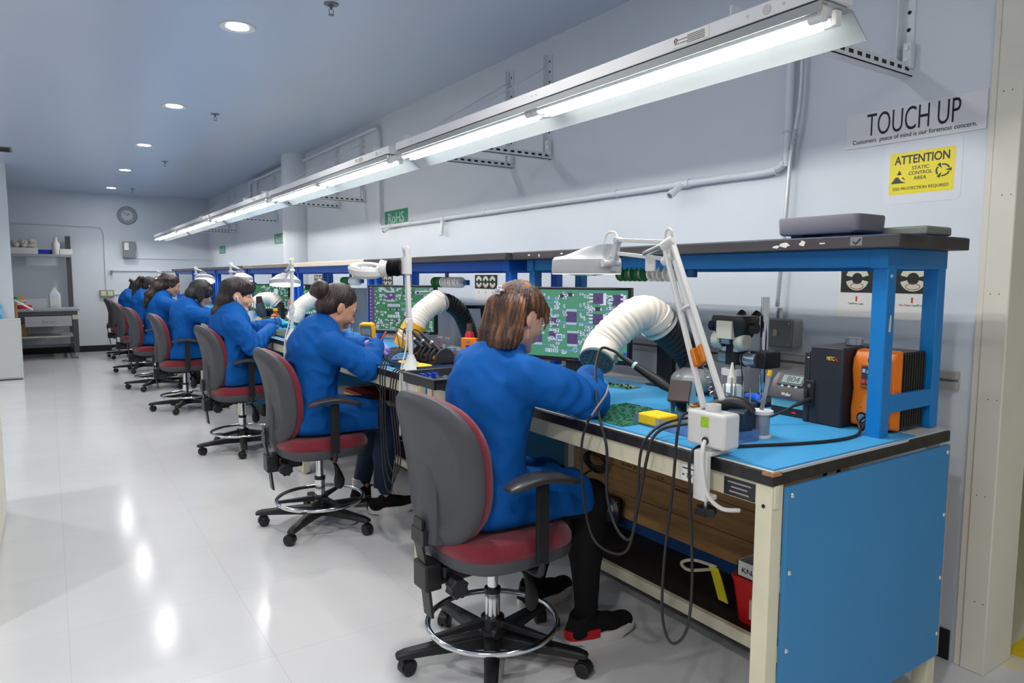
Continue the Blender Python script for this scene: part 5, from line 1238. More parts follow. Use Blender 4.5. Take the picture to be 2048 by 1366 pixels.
def post_lamp(label, base, top, head, hr, kind, tl=.3):
    t = thing('magnifier_lamp', label, 'magnifier lamp', (base[0], base[1], MZ)); o = V(t.location); T_ = V(top)-o; Hc = V(head)-o
    clamp_base(t, o); obj('lamp_foot', MB().lathe([(.05, .012), (.045, .02), (.018, .075), (.016, .085)], n=24), M_lampw, t)
    mid = V((0, 0, .08)).lerp(T_, .30)
    obj('lower_post', MB().cyl((0, 0, .08), mid, .011, n=12), M_lampw, t); obj('post_joint', MB().cbox(mid, (.03, .024, .06)).cyl(mid+V((-.02, 0, .01)), mid+V((.02, 0, .01)), .011, n=12), M_lampw, t, bevel=.004)
    dd = (T_-mid).normalized(); q = V((.0, -1, 0))
    for s_ in (-1, 1): obj('post_arm', MB().beam(mid+q*.008*s_, T_+q*.008*s_, .007, .02), M_lampw, t, bevel=.002)
    obj('top_joint', MB().cbox(T_, (.024, .03, .05)).cyl(T_+V((-.018, 0, .01)), T_+V((.018, 0, .01)), .012, n=12).cyl(T_+V((-.018, 0, -.06)), T_+V((.018, 0, -.06)), .012, n=12), M_lampw, t, bevel=.004)
    obj('lamp_cable', MB().tube([mid+V((-.014, 0, .0)), V((-.02, .01, .12)), V((-.05, .012, .0)), V((-.06, 0, -.15)), V((-.06, 0, -.3))], .004, 8, sp=5), M_lampw, t)
    dv = V((Hc.x-T_.x, Hc.y-T_.y, 0)); dv.normalize(); sd = V((-dv.y, dv.x, 0))
    kt = tl if kind == 'lit' else -.30; qv = V((-.45, -.89, 0))
    def E2(a, b, z, off=0, tilt=0, n=36):
        o_ = []
        for k in range(n):
            p = dv*(a*math.cos(2*PI*k/n)+off)+sd*(b*math.sin(2*PI*k/n)); p.z = z+tilt*math.cos(2*PI*k/n)+kt*p.dot(qv); o_.append(Hc+p)
        return o_
    if kind == 'oval':
        J_ = T_+V((0, 0, -.078))
        obj('elbow_block', MB().cyl(J_+V((0, 0, .05)), J_+V((0, 0, -.03)), .026, n=18), M_lampw, t)
        b = MB(); P0 = J_+dv*.02; P1 = Hc-dv*(hr+.03); nn = 40
        b.tube([P0.lerp(P1, i/nn) for i in range(nn+1)], [.032+.008*math.sin(i*2.2) for i in range(nn+1)], 18); obj('bellows', b, M_hoseb, t)
        rings = [E2(hr*.66, hr*.5, .012), E2(hr*1.0, hr*.72, .016, .0), E2(hr*1.18, hr*.86, .004), E2(hr*1.12, hr*.8, -.02), E2(hr*.85, hr*.6, -.036), E2(hr*.66, hr*.5, -.03)]
        h = MB().loft(rings, cap=False); h.loft([E2(hr*.66, hr*.5, -.03), E2(hr*.66, hr*.5, .012)], cap=False); obj('lamp_head', h, M_lampw, t)
        obj('head_neck', MB().tube([Hc-dv*hr*.95, P1], [hr*.55, .034], 18, sp=3), M_lampw, t); obj('glass_lens', MB().loft([E2(hr*.66, hr*.5, .0), E2(hr*.3, hr*.25, .006)]), M_lens, t)
        obj('head_switch', MB().ell(Hc+sd*-(hr*.72)+V((0, 0, .01)), (.006, .006, .004), 8, 6), M_black, t)
        lg_ = MB(); lg_.box(-.02, .02, -.003, .003, 0, .001); 
    else:
        obj('upper_arm', MB().beam(T_+V((0, 0, .0)), Hc-dv*hr*.5+V((0, 0, .075)), .012, .014).beam(T_+V((0, 0, -.06)), Hc-dv*hr*.5+V((0, 0, .045)), .012, .014), M_lampw, t, bevel=.002)
        obj('head_joint', MB().cyl(Hc-dv*hr*.5+V((0, 0, .085)), Hc-dv*hr*.5+V((0, 0, .02)), .016, n=12).cyl(Hc-dv*hr*.5+sd*.03+V((0, 0, .05)), Hc-dv*hr*.5-sd*.03+V((0, 0, .05)), .013, n=12), M_grey, t)
        obj('lamp_head', MB().loft([E2(hr, hr*.82, -.028), E2(hr*1.02, hr*.84, .0), E2(hr*.9, hr*.72, .014), E2(hr*.62, hr*.5, .034, -.2*hr, -.008), E2(hr*.35, hr*.3, .045, -.4*hr)]), M_lampg, t)
        obj('light_panel', MB().loft([E2(hr*.97, hr*.8, -.0285), E2(hr*.97, hr*.8, -.031)]), M_glow, t)
    return t
post_lamp('white oval lamp on a tall post, between the first and second workers', (1.42, 3.005), (1.42, 3.045, 1.47), (1.275, 3.18, 1.388), .078, 'oval')
post_lamp('lit lamp on a post in front of the worker with earbuds, beside the hair bun', (1.42, 4.95), (1.42, 4.91, 1.45), (1.47, 5.27, 1.315), .135, 'lit', .13)
post_lamp('lamp on a post behind the head of the worker with earbuds', (1.42, 6.9), (1.42, 6.87, 1.45), (1.47, 6.62, 1.335), .10, 'lit', .05)
post_lamp('brightly lit lamp above the black bob', (1.42, 8.75), (1.42, 8.72, 1.43), (1.44, 8.3, 1.325), .125, 'lit')
post_lamp('farthest lit lamp, above the worker with long hair', (1.42, 12.1), (1.42, 12.1, 1.42), (1.45, 11.75, 1.32), .13, 'lit')

# ------------------------------------------------------------------ wire spools under the shelves
def spool(r, L, mcol, wire): 
    t = thing('solder_spool', 'x', 'spool'); m = MB(); m.lathe([(r*.3, 0), (r, 0), (r, .003), (r*.62, .003)], (0, 0, 0), (0, -1, 0), 26); m.lathe([(r*.62, L-.003), (r, L-.003), (r, L), (r*.3, L)], (0, 0, 0), (0, -1, 0), 26)
    obj('spool_flange', m, mcol, t); obj('wire_winding', MB().lathe([(r*.72, .003), (r*.72, L-.003)], (0, 0, 0), (0, -1, 0), 24), wire, t); return t
SG = spool(.031, .030, M_greenpl, M_copper); SW = spool(.031, .034, M_whitepl, M_copper); used = set()
def rack(y0, x, z, label, where, kinds):
    t = thing('spool_rack', label, 'spool rack', (x, y0, z), 0, 'wire spool racks hung under the shelves')
    n = len(kinds); L_ = .055*n+.03
    obj('spool_rod', MB().cyl((0, .02, 0), (0, -L_, 0), .006, n=10), M_steel, t); obj('rod_stop', MB().cyl((0, -L_, 0), (0, -L_-.012, 0), .012, n=12).box(-.012, .012, -L_-.04, -L_-.01, -.014, .014), M_dkblue, t, bevel=.002)
    k = n//2; obj('hanger_plate', MB().box(-.004, .004, -.055*k-.006, -.055*k+.03, -.012, 1.381-z), M_dkblue, t, bevel=.002)
    words = ['first', 'second', 'third', 'fourth', 'fifth', 'sixth', 'seventh']
    for i, c in enumerate(kinds):
        s = SG if c == 'g' else SW; y = y0-.055*i-.002-(.012 if i >= k else 0)-(.02 if i == k and False else 0)
        lb = ('green' if c == 'g' else 'white')+' wire spool, '+words[i]+' from the far end of the rack '+where
        if s.name not in used: used.add(s.name); s.location = (x, y, z); s['label'] = lb; s['group'] = 'wire spools on the hanging racks'
        else: copy_tree(s, (x, y, z), label=lb, group='wire spools on the hanging racks')
rack(2.15, 1.965, 1.365, 'hanging rack of wire spools over the monitor of the first bench', 'over the first bench', 'gggwww')
rack(3.76, 1.94, 1.318, 'hanging rack of wire spools over the second bench, ending in a dark tool', 'over the second bench', 'ggwwww')
rack(5.32, 1.94, 1.315, 'hanging rack of wire spools behind the forehead of the worker with the bun', 'over the third bench', 'gggwww')
# ------------------------------------------------------------------ on the first bench
def pcb(name, label, x, y, w, h, rz, m, seed, big=False, z=None, group=None):
    r_ = random.Random(seed); t = thing(name, label, 'circuit board', (x, y, (z or MZ)+.0004), rz, group)
    obj('board', MB().box(-w/2, w/2, -h/2, h/2, 0, .0016), m, t)
    c = MB(); d = MB()
    if big:
        nx, ny = int(w/.017), int(h/.012)
        for i in range(nx):
            for j in range(ny):
                if r_.random() < .72: a = -w/2+.008+(w-.016)*i/(nx-1)+r_.uniform(-.003, .003); b = -h/2+.006+(h-.012)*j/(ny-1); d.box(a-.004*r_.uniform(.5, 1.3), a+.005, b-.0022, b+.0022*r_.uniform(.4, 1.2), .0016, .0021+.0015*r_.random())
        obj('black_part', d, M_black, t, kind='stuff')
    else:
        for k in range(26):
            a, b = r_.uniform(-w/2+.006, w/2-.01), r_.uniform(-h/2+.006, h/2-.006); (c if r_.random() < .65 else d).box(a, a+r_.uniform(.003, .012), b, b+r_.uniform(.003, .008), .0016, .003+r_.random()*.006)
        obj('cream_part', c, M_comp, t, kind='stuff'); obj('black_part', d, M_black, t, kind='stuff')
    return t
pcb('circuit_board', 'small populated green circuit board on the mat, right of the gloved hand', 1.975, 2.15, .09, .15, .2, M_pcb, 3)
pcb('circuit_board', 'large green circuit panel with black parts, under the elbow of the nearest worker', 1.585, 1.70, .29, .29, 0, M_pcb, 4, True)
t = thing('soldering_iron_stand', 'aqua soldering iron holder with a black sloped cradle, on the first bench', 'iron stand', (1.69, 1.545, MZ), .5)
for sy in (-1, 1): 
    pl = [(-.05, .0), (.0, .0), (.012, .03), (.03, .045), (.05, .0), (.085, .0), (.07, .06), (.03, .105), (-.02, .125), (-.055, .075), (-.045, .045)]
    obj('side_panel', MB().prism(pl, sy*.028-.003, sy*.028+.003, 'y'), M_aqua, t, bevel=.002)
obj('iron_cradle', MB().prism([(-.062, .068), (-.025, .13), (-.012, .122), (-.05, .06)], -.034, .034, 'y'), mat('cradle_brown', s2l(76, 66, 62), .5), t, bevel=.002)
obj('cradle_core', MB().cyl((-.035, 0, .09), (.03, 0, .03), .022, n=16), M_black, t); obj('stand_foot', MB().box(-.05, .085, -.028, .028, 0, .006), M_aqua, t)
obj('cradle_bolt', MB().cyl((-.03, -.033, .1), (-.03, -.031, .1), .005, n=10).cyl((-.045, -.033, .06), (-.045, -.031, .06), .005, n=10), M_black, t)
t = thing('soldering_iron', 'black soldering iron resting in the aqua holder, its cord looping over the bench edge', 'soldering iron', (1.66, 1.555, MZ+.095))
d = (V((1.60, 1.745, 1.087))-V((1.655, 1.56, .99))).normalized(); p0 = V((-.006, .005, .0))
iron = [(p0+d*a, r) for a, r in ((-.03, .006), (.0, .010), (.03, .016), (.06, .0165), (.09, .014), (.13, .013), (.175, .0105), (.20, .008), (.225, .0055))]
obj('iron_handle', MB().tube([a for a, r in iron], [r for a, r in iron], 16), M_black, t); obj('handle_ring', MB().cyl(p0+d*.145, p0+d*.155, .0138, n=16), mat('ring_aqua', s2l(190, 220, 220), .4), t)
e = p0+d*.22; o = V(t.location); W = lambda *p: V(p)-o
obj('iron_cord', MB().tube([e, e+d*.02+V((-.01, 0, .006)), W(1.56, 1.80, 1.105), W(1.47, 1.72, 1.03), W(1.385, 1.60, .93), W(1.365, 1.54, .84), W(1.365, 1.535, .70), W(1.365, 1.49, .61), W(1.365, 1.43, .60), W(1.37, 1.405, .72), W(1.372, 1.38, .84), W(1.395, 1.375, .908), W(1.46, 1.36, .932), W(1.60, 1.29, .94)], .0045, 8, sp=8), M_cord, t)
# tray with sponge etc
t = thing('supply_tray', 'shallow translucent blue tray holding the sponge, along the front of the first bench', 'tray', (1.58, 1.40, MZ+.0003), -.06)
w_, l_ = .15, .36
obj('tray_body', MB().box(-w_/2, w_/2, -l_/2, l_/2, 0, .003).box(-w_/2, -w_/2+.003, -l_/2, l_/2, 0, .03).box(w_/2-.003, w_/2, -l_/2, l_/2, 0, .03).box(-w_/2, w_/2, -l_/2, -l_/2+.003, 0, .03).box(-w_/2, w_/2, l_/2-.003, l_/2, 0, .03), M_bluetray, t)
obj('tray_label', MB().box(-w_/2-.0006, -w_/2, -.155, -.115, .008, .022), M_paper, t)
tag(obj('sponge', MB().prism(rrect(.08, .095, .008), 0, .034), M_yel, bevel=.005, loc=(1.55, 1.515, MZ+.0035)), 'yellow cleaning sponge in the blue tray', 'sponge')
t = thing('brass_wool_tip_cleaner', 'grey pot of brass wool behind the sponge', 'tip cleaner', (1.622, 1.42, MZ+.0035)); obj('cleaner_pot', MB().lathe([(.034, 0), (.037, .03), (.03, .055), (.024, .06)], n=24), mat('pot_grey', s2l(150, 146, 138), .5), t)
bw = MB(); r_ = random.Random(5); bw.tube([V((r_.uniform(-.02, .02), r_.uniform(-.02, .02), .055+r_.uniform(0, .02))) for k in range(40)], .0012, 5, sp=3); obj('brass_wool', bw, mat('brass_shavings', s2l(176, 130, 50), .3, .8), t)
t = thing('hot_tool_stand', 'dark blue-black tool holder block with a fat black handle, right of the white lamp box', 'tool stand', (1.625, 1.265, MZ+.0035), .2)
obj('holder_block', MB().prism([(-.035, 0), (.045, 0), (.045, .06), (.02, .095), (-.035, .075)], -.028, .028, 'y'), mat('holder_navy', s2l(20, 40, 58), .45), t, bevel=.004)
obj('tool_handle', MB().tube([(-.02, .085, .075), (-.005, .04, .092), (.005, .0, .09), (.01, -.03, .07)], [.016, .022, .021, .014], 14, sp=4), M_black, t)
t = thing('tip_holder', 'row of steel soldering tips standing in a clear holder beside the white bottle', 'tip holder', (1.715, 1.36, MZ)); obj('tip_base', MB().box(-.02, .02, -.075, .06, 0, .02), M_clear, t, bevel=.002)
for k, (yy, h_) in enumerate(((.05, .16), (.038, .15), (.012, .155), (-.002, .14), (-.03, .15), (-.055, .13))): obj('steel_tip', MB().cyl((0, yy, .02), (0, yy, h_*.8), .0035, n=8).cyl((0, yy, h_*.8), (0, yy, h_), .0035, .001, 8), M_steel, t)
t = thing('water_bottle', 'white squeeze bottle marked WATER, behind the steel tips', 'bottle', (1.95, 1.56, MZ))
obj('bottle_body', MB().loft([[V((x, y, z)) for x, y in rrect(.06*s_, .06*s_, .012*s_)] for z, s_ in ((0, .97), (.004, 1), (.075, 1), (.088, .85), (.092, .5))]), mat('bottle_milk', s2l(216, 226, 222), .35), t); obj('bottle_cap', MB().cyl((0, 0, .09), (0, 0, .115), .016, n=18).cyl((0, 0, .115), (0, 0, .165), .012, .003, 14), mat('cap_ivory', s2l(222, 218, 200), .4), t)
m = MB(); fit_text(m, 'WATER', .042, .012, face_mat((-.0305, 0, .058), (0, -1, 0), (0, 0, 1)), .01); obj('bottle_print', m, mat('print_teal', s2l(60, 96, 110), .6), t, smooth=False)
t = thing('wire_spool', 'white spool of solder standing upright on the mat, right of the lamp box', 'spool', (1.69, 1.245, MZ))
obj('spool_body', MB().lathe([(.030, 0), (.030, .006), (.02, .008)], n=28).lathe([(.02, .066), (.033, .068), (.033, .077), (.008, .077)], n=28), M_whitepl, t); obj('wire_winding', MB().lathe([(.024, .006), (.025, .068)], n=26), mat('tin_wire', s2l(168, 166, 172), .3, .6), t)
t = thing('tweezers', 'steel tweezers standing in the upright solder spool', 'tweezers', (1.69, 1.245, MZ+.0775))
obj('tweezer_blade', MB().beam((0, .003, 0), (.012, -.012, .105), .007, .0014), M_alu, t); obj('tweezer_blade', MB().beam((0, -.004, 0), (.012, -.016, .105), .007, .0014), M_alu, t); obj('yellow_cap', MB().cyl((.0115, -.0135, .1), (.013, -.0155, .115), .006, n=10), M_yel, t)

# microscope on its boom stand
t = thing('stereo_microscope', 'black and ivory stereo microscope held on a chrome post boom stand', 'microscope', (2.15, 1.60, MZ)); t.scale = (.87, .87, .87)
obj('stand_plate', MB().prism([(-.12, -.09), (.08, -.09), (.08, .14), (-.12, .14)], 0, .022), mat('cast_base', s2l(44, 46, 50), .5, bump=.1, bscale=200), t, bevel=.006)
obj('chrome_post', MB().cyl((0, -.02, .02), (0, -.02, .445), .0175, n=24), M_chrome, t)
obj('boom_clamp', MB().box(-.06, .04, -.075, .005, .152, .222), M_black, t, bevel=.006)
obj('boom_bar', MB().cyl((-.05, .155, .185), (-.05, -.03, .185), .030, n=28), M_alu, t)
bl = MB().cyl((-.0805, .10, .19), (-.079, .10, .19), .010, n=16); obj('bar_screw', bl, M_steel, t)
obj('bar_tie', MB().ring((-.05, .085, .185), .031, .003, (0, 1, 0), 24, 6).ring((-.05, .03, .185), .031, .0035, (0, 1, 0), 24, 6), M_black, t)
obj('focus_body', MB().box(-.10, -.03, .035, .115, .215, .31), M_beigepl, t, bevel=.004)
for sy, yy in ((1, .118), (-1, .0)):
    kb = MB(); n_ = 28; kb.loft([[V((-.085+(r_*(1+.04*(k % 2)))*math.cos(2*PI*k/n_), yy+o_, .26+(r_*(1+.04*(k % 2)))*math.sin(2*PI*k/n_))) for k in range(n_)] for r_, o_ in ((.03, 0), (.036, .006), (.037, .04), (.032, .046))]); obj('focus_knob', kb, M_beigepl, t)
obj('focus_cam', MB().cyl((-.115, .055, .262), (-.115, .095, .262), .016, n=18), M_alu, t); obj('cam_yoke', MB().box(-.12, -.09, .047, .055, .235, .285).box(-.12, -.09, .095, .103, .235, .285), M_black, t, bevel=.002)
obj('scope_head', MB().loft([[V((-.07+x*s_, .075+y*s_, z)) for x, y in rrect(.13, .19, .045)] for z, s_ in ((.275, .72), (.30, .86), (.335, .98), (.355, 1.), (.366, .93))]), mat('scope_black', s2l(40, 38, 36), .4), t)
obj('scope_back_plate', MB().box(-.142, -.12, .035, .115, .27, .345), M_beigepl, t, bevel=.003)
for yy in (.04, .115): obj('eyepiece', MB().cyl((-.01, yy, .345), (.03, yy, .374), .016, n=16), M_black, t)
for yy in (-.03, .18): obj('zoom_knob', MB().cyl((-.08, yy-.012, .318), (-.08, yy+.012, .318), .022, n=18), M_black, t)
obj('objective', MB().cyl((-.07, .075, .16), (-.07, .075, .275), .035, n=24), M_black, t); obj('light_ring', MB().cyl((-.07, .075, .115), (-.07, .075, .14), .05, n=28), mat('ringlight_white', s2l(210, 208, 202), .5), t)
obj('scope_cable', MB().tube([(-.08, .07, .2), (-.10, .04, .1), (-.09, .02, .04), (-.06, .05, .03)], .0035, 8, sp=5).tube([(-.09, .03, .2), (-.11, .0, .13), (-.10, .0, .05)], .003, 8, sp=5), M_cord, t)
# stations
t = thing('soldering_station', 'low soldering station with a grey sloped face and digital display reading 804', 'soldering station', (2.03, 1.375, MZ))
obj('station_base', MB().box(-.012, .16, -.06, .075, 0, .028), M_charcoal, t, bevel=.003); obj('aqua_band', MB().box(-.014, .16, -.058, .073, .028, .06), M_aqua, t, bevel=.002)
sl_ = MB().prism([(-.03, .058), (-.028, .075), (-.008, .115), (.02, .142), (.16, .148), (.16, .058)], -.06, .075, 'y'); obj('station_hood', sl_, mat('hood_brown_grey', s2l(92, 88, 90), .4, .3), t, bevel=.004)
SM = face_mat((-.0035, .005, .121), (0, -1, 0), (.6, 0, .78)); q = MB(); q.M = SM @ Matrix.Translation((0, 0, .002)); q.box(-.048, .048, -.022, .022, -.002, .001); obj('display_frame', q, M_black, t)
q = MB(); q.M = SM @ Matrix.Translation((.004, 0, .0034)); q.box(-.036, .036, -.014, .014, 0, .0006); obj('display', q, emis('lcd_pale', s2l(150, 178, 172), .8*EK), t)
q = MB(); fit_text(q, '804', .046, .021, SM @ Matrix.Translation((.008, 0, .0044)), .0); obj('display_digits', q, mat('lcd_ink', s2l(36, 46, 44), .5), t, smooth=False)
q = MB(); B2 = face_mat((-.0175, .005, .095), (0, -1, 0), (.45, 0, .9))
for k in (-1, 0, 1): p = B2 @ V((.026*k, .004, .001)); q.ell(p, (.004, .006, .005), 10, 6)
obj('station_button', q, mat('button_pale', s2l(200, 214, 220), .35), t); q = MB(); fit_text(q, 'Weller', .036, .011, face_mat((-.0295, .005, .079), (0, -1, 0), (.25, 0, .95)) @ Matrix.Translation((0, -.004, .0012)), .01); obj('station_mark', q, M_whitepl, t, smooth=False)
obj('power_lamp', MB().box(-.0135, -.0115, -.02, -.005, .012, .017), emis('red_power_lamp', s2l(220, 30, 30), .8*EK), t)
t = thing('power_unit', 'tall charcoal soldering power unit with a small yellow and red mark', 'power supply', (1.985, 1.235, MZ)); 
obj('unit_case', MB().box(.0, .22, -.055, .055, 0, .245), M_charcoal, t, bevel=.005); obj('unit_shoulder', MB().box(.0, .2, .055, .075, 0, .225), M_charcoal, t, bevel=.004)
q = MB(); fit_text(q, 'METC', .024, .012, face_mat((-.0008, -.014, .21), (0, -1, 0), (0, 0, 1)), .02); obj('unit_mark', q, mat('mark_yellow', s2l(230, 190, 50), .5), t, smooth=False)
q = MB(); fit_text(q, 'AL.', .014, .012, face_mat((-.0008, -.034, .209), (0, -1, 0), (0, 0, 1)), .02); obj('unit_mark_red', q, mat('mark_red', s2l(200, 50, 50), .5), t, smooth=False)
obj('status_lamp', MB().box(-.001, .001, .058, .064, .205, .208), emis('green_led', s2l(150, 230, 60), 1.*EK), t); obj('socket_plate', MB().box(-.006, 0, .035, .065, .055, .135), M_black, t, bevel=.002); obj('plug_button', MB().cyl((-.008, .05, .118), (-.005, .05, .118), .006, n=12), M_steel, t); obj('socket_clip', MB().box(-.016, -.006, .052, .062, .075, .105), M_black, t, bevel=.003)
obj('plug', MB().tube([(-.006, .045, .075), (-.03, .05, .07), (-.07, .065, .055)], [.0085, .0085, .004], 12), M_black, t)
o = V(t.location); obj('handpiece_cord', MB().tube([V((-.06, .062, .058)), V((-.12, .09, .03)), V((-.2, .13, .005)), V((-.26, .17, .004)), V((-.32, .2, .004))], .004, 8, sp=6), M_cord, t)
tag(obj('tin', MB().lathe([(.024, 0), (.026, .002), (.026, .022), (.024, .024), (.001, .024)], n=26), M_alu, loc=(2.10, 1.215, MZ+.2455)), 'small round tin on top of the charcoal power unit', 'tin')
t = thing('rework_station', 'orange-fronted rework station with a small screen, partly hidden by the blue shelf post', 'soldering station', (2.03, 1.115, MZ))
R = []
prof = [(.0, .012), (-.004, .06), (.006, .12), (-.004, .18), (.0, .215), (.02, .24)]
obj('orange_front', MB().prism([(.055, 0)]+[(x-.0, z) for x, z in prof]+[(.055, .242)], -.062, .062, 'y'), M_orange, t, bevel=.006)
obj('rear_case', MB().box(.055, .19, -.058, .058, 0.004, .236), M_black, t, bevel=.003)
fn = MB(); [fn.box(.065+.014*k, .073+.014*k, -.0605, .0605, .012, .23) for k in range(9)]; obj('cooling_fin', fn, M_bezel, t)
obj('screen_frame', MB().box(-.0045, .012, -.04, .034, .128, .2), mat('frame_orange', s2l(206, 96, 14), .4), t, bevel=.003); obj('screen', MB().box(-.0055, -.004, -.035, .029, .136, .193), emis('small_screen', s2l(40, 34, 44), .9*EK), t)
q = MB(); [q.box(-.0062, -.0054, .029-.015*k-.011, .029-.015*k, .142, .153) for k in range(4)]; obj('screen_icon', q, emis('icon_red', s2l(150, 60, 66), EK), t); q = MB().box(-.0062, -.0054, .006, .014, .172, .182); obj('screen_icon_green', q, emis('icon_green', s2l(70, 160, 60), EK), t); obj('screen_icon_blue', MB().box(-.0062, -.0054, .018, .027, .174, .185), emis('icon_blue', s2l(120, 150, 230), EK), t)
obj('mark_plate', MB().box(-.0035, .01, -.036, .014, .205, .218), M_black, t, bevel=.002); q = MB(); fit_text(q, 'METCAL', .036, .006, face_mat((-.0042, -.012, .2115), (0, -1, 0), (0, 0, 1)), .02); obj('station_mark', q, M_paper, t, smooth=False)
obj('front_socket', MB().cyl((-.008, .022, .036), (.0, .022, .036), .012, n=18), M_steel, t); obj('front_jack', MB().cyl((-.003, .028, .062), (.004, .028, .062), .006, n=12), M_black, t); obj('socket_ring', MB().ring((-.004, .022, .036), .015, .003, (1, 0, 0), 20, 6), M_black, t)
obj('output_lead', MB().tube([(-.006, -.01, .05), (-.03, .0, .045), (-.05, .005, .03), (-.09, -.02, .006), (-.2, -.03, .005), (-.33, .0, .005), (-.45, .05, .005), (-.55, .09, .006)], .0045, 8, sp=6).tube([(-.006, -.012, .035), (-.03, -.005, .03), (-.06, -.01, .012)], .006, 8, sp=4), M_cord, t)
# black boards standing at the back
t = thing('black_stand', 'tall narrow black stand plate at the back of the first bench, beside the black hose', 'stand', (2.16, 2.07, MZ)); obj('stand_plate', MB().box(-.012, .012, -.045, .045, 0, .30), M_bezel, t, bevel=.003); obj('stand_foot', MB().box(-.06, .06, -.06, .06, 0, .008), M_bezel, t, bevel=.002)
t = thing('small_vacuum', 'grey and black suction unit behind the lamp arms', 'suction unit', (2.10, 1.86, MZ)); obj('unit_shell', MB().ell((0, 0, .055), (.10, .085, .055), 24, 12), mat('shell_smoke', s2l(150, 152, 150), .25), t); obj('unit_neck', MB().cyl((.01, .0, .08), (.02, .01, .2), .05, .03, 20), M_black, t)
t = thing('blue_pliers', 'pliers with bright blue grips on the microscope base', 'pliers', (2.06, 1.57, MZ+.0225), -.5); obj('plier_grip', MB().tube([(0, .02, .012), (.01, -.03, .016), (0, -.08, .012)], [.01, .014, .009], 10, sp=4), mat('grip_blue', s2l(30, 100, 220), .4), t); obj('plier_jaw', MB().tube([(0, -.08, .012), (0, -.13, .012)], [.006, .003], 8), M_steel, t)
t = thing('cutters', 'black snips with crossed steel loops beside the gloved hand', 'snips', (1.80, 2.22, MZ), .4); obj('snip_handle', MB().tube([(0, 0, .01), (.03, .05, .014), (.08, .08, .012)], .006, 8, sp=4).tube([(0, 0, .01), (-.03, .06, .014), (-.02, .11, .012)], .006, 8, sp=4), M_black, t); obj('snip_blade', MB().tube([(0, 0, .01), (.005, -.05, .01)], [.007, .002], 8), M_steel, t)
tag(obj('red_board', MB().box(-.07, .07, -.09, .09, 0, .004), M_redp, loc=(1.80, 2.46, MZ+.0002)), 'flat red board on the mat, under the monitor', 'board')
# cords over the edge
def cord(label, pts, r=.004, m=None, sp=8, name='cable'): tag(obj(name, MB().tube(pts, r, 8, sp=sp), m or M_cord), label, 'cable', 'cables hanging over the bench fronts')
cord('long black cable looping nearly to the floor below the white lamp box', [(1.60, 1.275, .93), (1.5, 1.27, .955), (1.40, 1.265, .99), (1.365, 1.26, .95), (1.362, 1.27, .80), (1.362, 1.295, .58), (1.362, 1.296, .42), (1.362, 1.26, .362), (1.362, 1.21, .42), (1.362, 1.195, .56), (1.363, 1.21, .77), (1.368, 1.22, .88), (1.40, 1.225, .905), (1.46, 1.24, .903)])
cord('black cable hanging in a deep loop from the yellow sponge to the right sleeve', [(1.63, 1.33, .93), (1.56, 1.38, .94), (1.47, 1.40, .932), (1.40, 1.40, .905), (1.372, 1.405, .85), (1.366, 1.41, .70), (1.364, 1.44, .565), (1.362, 1.52, .53), (1.36, 1.60, .56), (1.36, 1.645, .70), (1.365, 1.655, .84), (1.36, 1.61, .93)])
cord('grey coiled wrist-strap cord lying along the right sleeve', [(1.36, 1.63, .90), (1.385, 1.612, .95), (1.43, 1.622, .985), (1.475, 1.66, 1.005)], .0032, mat('grey_cord', s2l(150, 130, 120), .5))
# ------------------------------------------------------------------ shelf top trays
t = thing('plastic_tray', 'long grey plastic tray standing at the front of the shelf top', 'tray', (2.02, 1.265, 1.4708)); obj('tray_shell', MB().loft([[V((x, y, z)) for x, y in rrect(.16*a, .27*a, .02)] for z, a in ((.012, .93), (.018, .98), (.06, 1.), (.066, .985))]), mat('slate_grey', s2l(112, 110, 118), .5), t, bevel=.002); [obj('tray_foot', MB().box(-.05, .05, y_, y_+.04, 0, .014), M_black, t) for y_ in (-.1, .06)]
t = thing('flat_tray', 'flat grey tray lying behind the long one on the shelf top', 'tray', (2.18, 1.10, 1.4708)); obj('tray_shell', MB().box(-.09, .055, -.09, .13, .004, .03), mat('sage_grey', s2l(126, 128, 122), .5), t, bevel=.006); obj('tray_foot', MB().box(-.07, -.05, -.07, .1, 0, .005), M_black, t)
# ------------------------------------------------------------------ beneath the first bench
t = thing('cooling_fan', 'black square fan with a round wire guard on the wood boards under the first bench', 'fan', (2.232, 2.46, .235))
obj('fan_frame', MB().prism(rrect(.12, .12, .01), -.02, .0, 'x'), M_black, t); g = MB()
for r_ in (.014, .022, .03, .038, .046, .054): g.ring((-.022, 0, 0), r_, .0011, (1, 0, 0), 28, 5)
for a in (45, 135): c_, s_ = math.cos(math.radians(a)), math.sin(math.radians(a)); g.beam((-.022, -.07*c_, -.07*s_), (-.022, .07*c_, .07*s_), .0022)
obj('fan_guard', g, M_steel, t); obj('fan_hub', MB().cyl((-.023, 0, 0), (-.02, 0, 0), .02, n=20), mat('hub_grey', s2l(180, 180, 182), .5), t)
t = thing('red_bin', 'red container with a warning label on the shelf under the first bench', 'container', (2.06, 1.45, .1405)); obj('bin_body', MB().loft([[V((x, y, z)) for x, y in rrect(.19*a, .20*a, .02)] for z, a in ((0, .82), (.14, .98), (.16, 1.04), (.165, 1.04))]), M_redp, t)
obj('bin_label', MB().box(-.0915, -.0885, -.06, .02, .03, .10), mat('label_cream', s2l(190, 186, 176), .6), t); q = MB(); fit_text(q, 'TOXIC', .06, .014, face_mat((-.0922, -.02, .09), (0, -1, 0), (0, 0, 1)), .01); obj('label_print', q, mat('label_brown', s2l(90, 50, 40), .6), t, smooth=False)
obj('label_mark', MB().ring((-.0922, -.02, .05), .012, .003, (1, 0, 0), 18, 5, squash=.7), M_red, t)
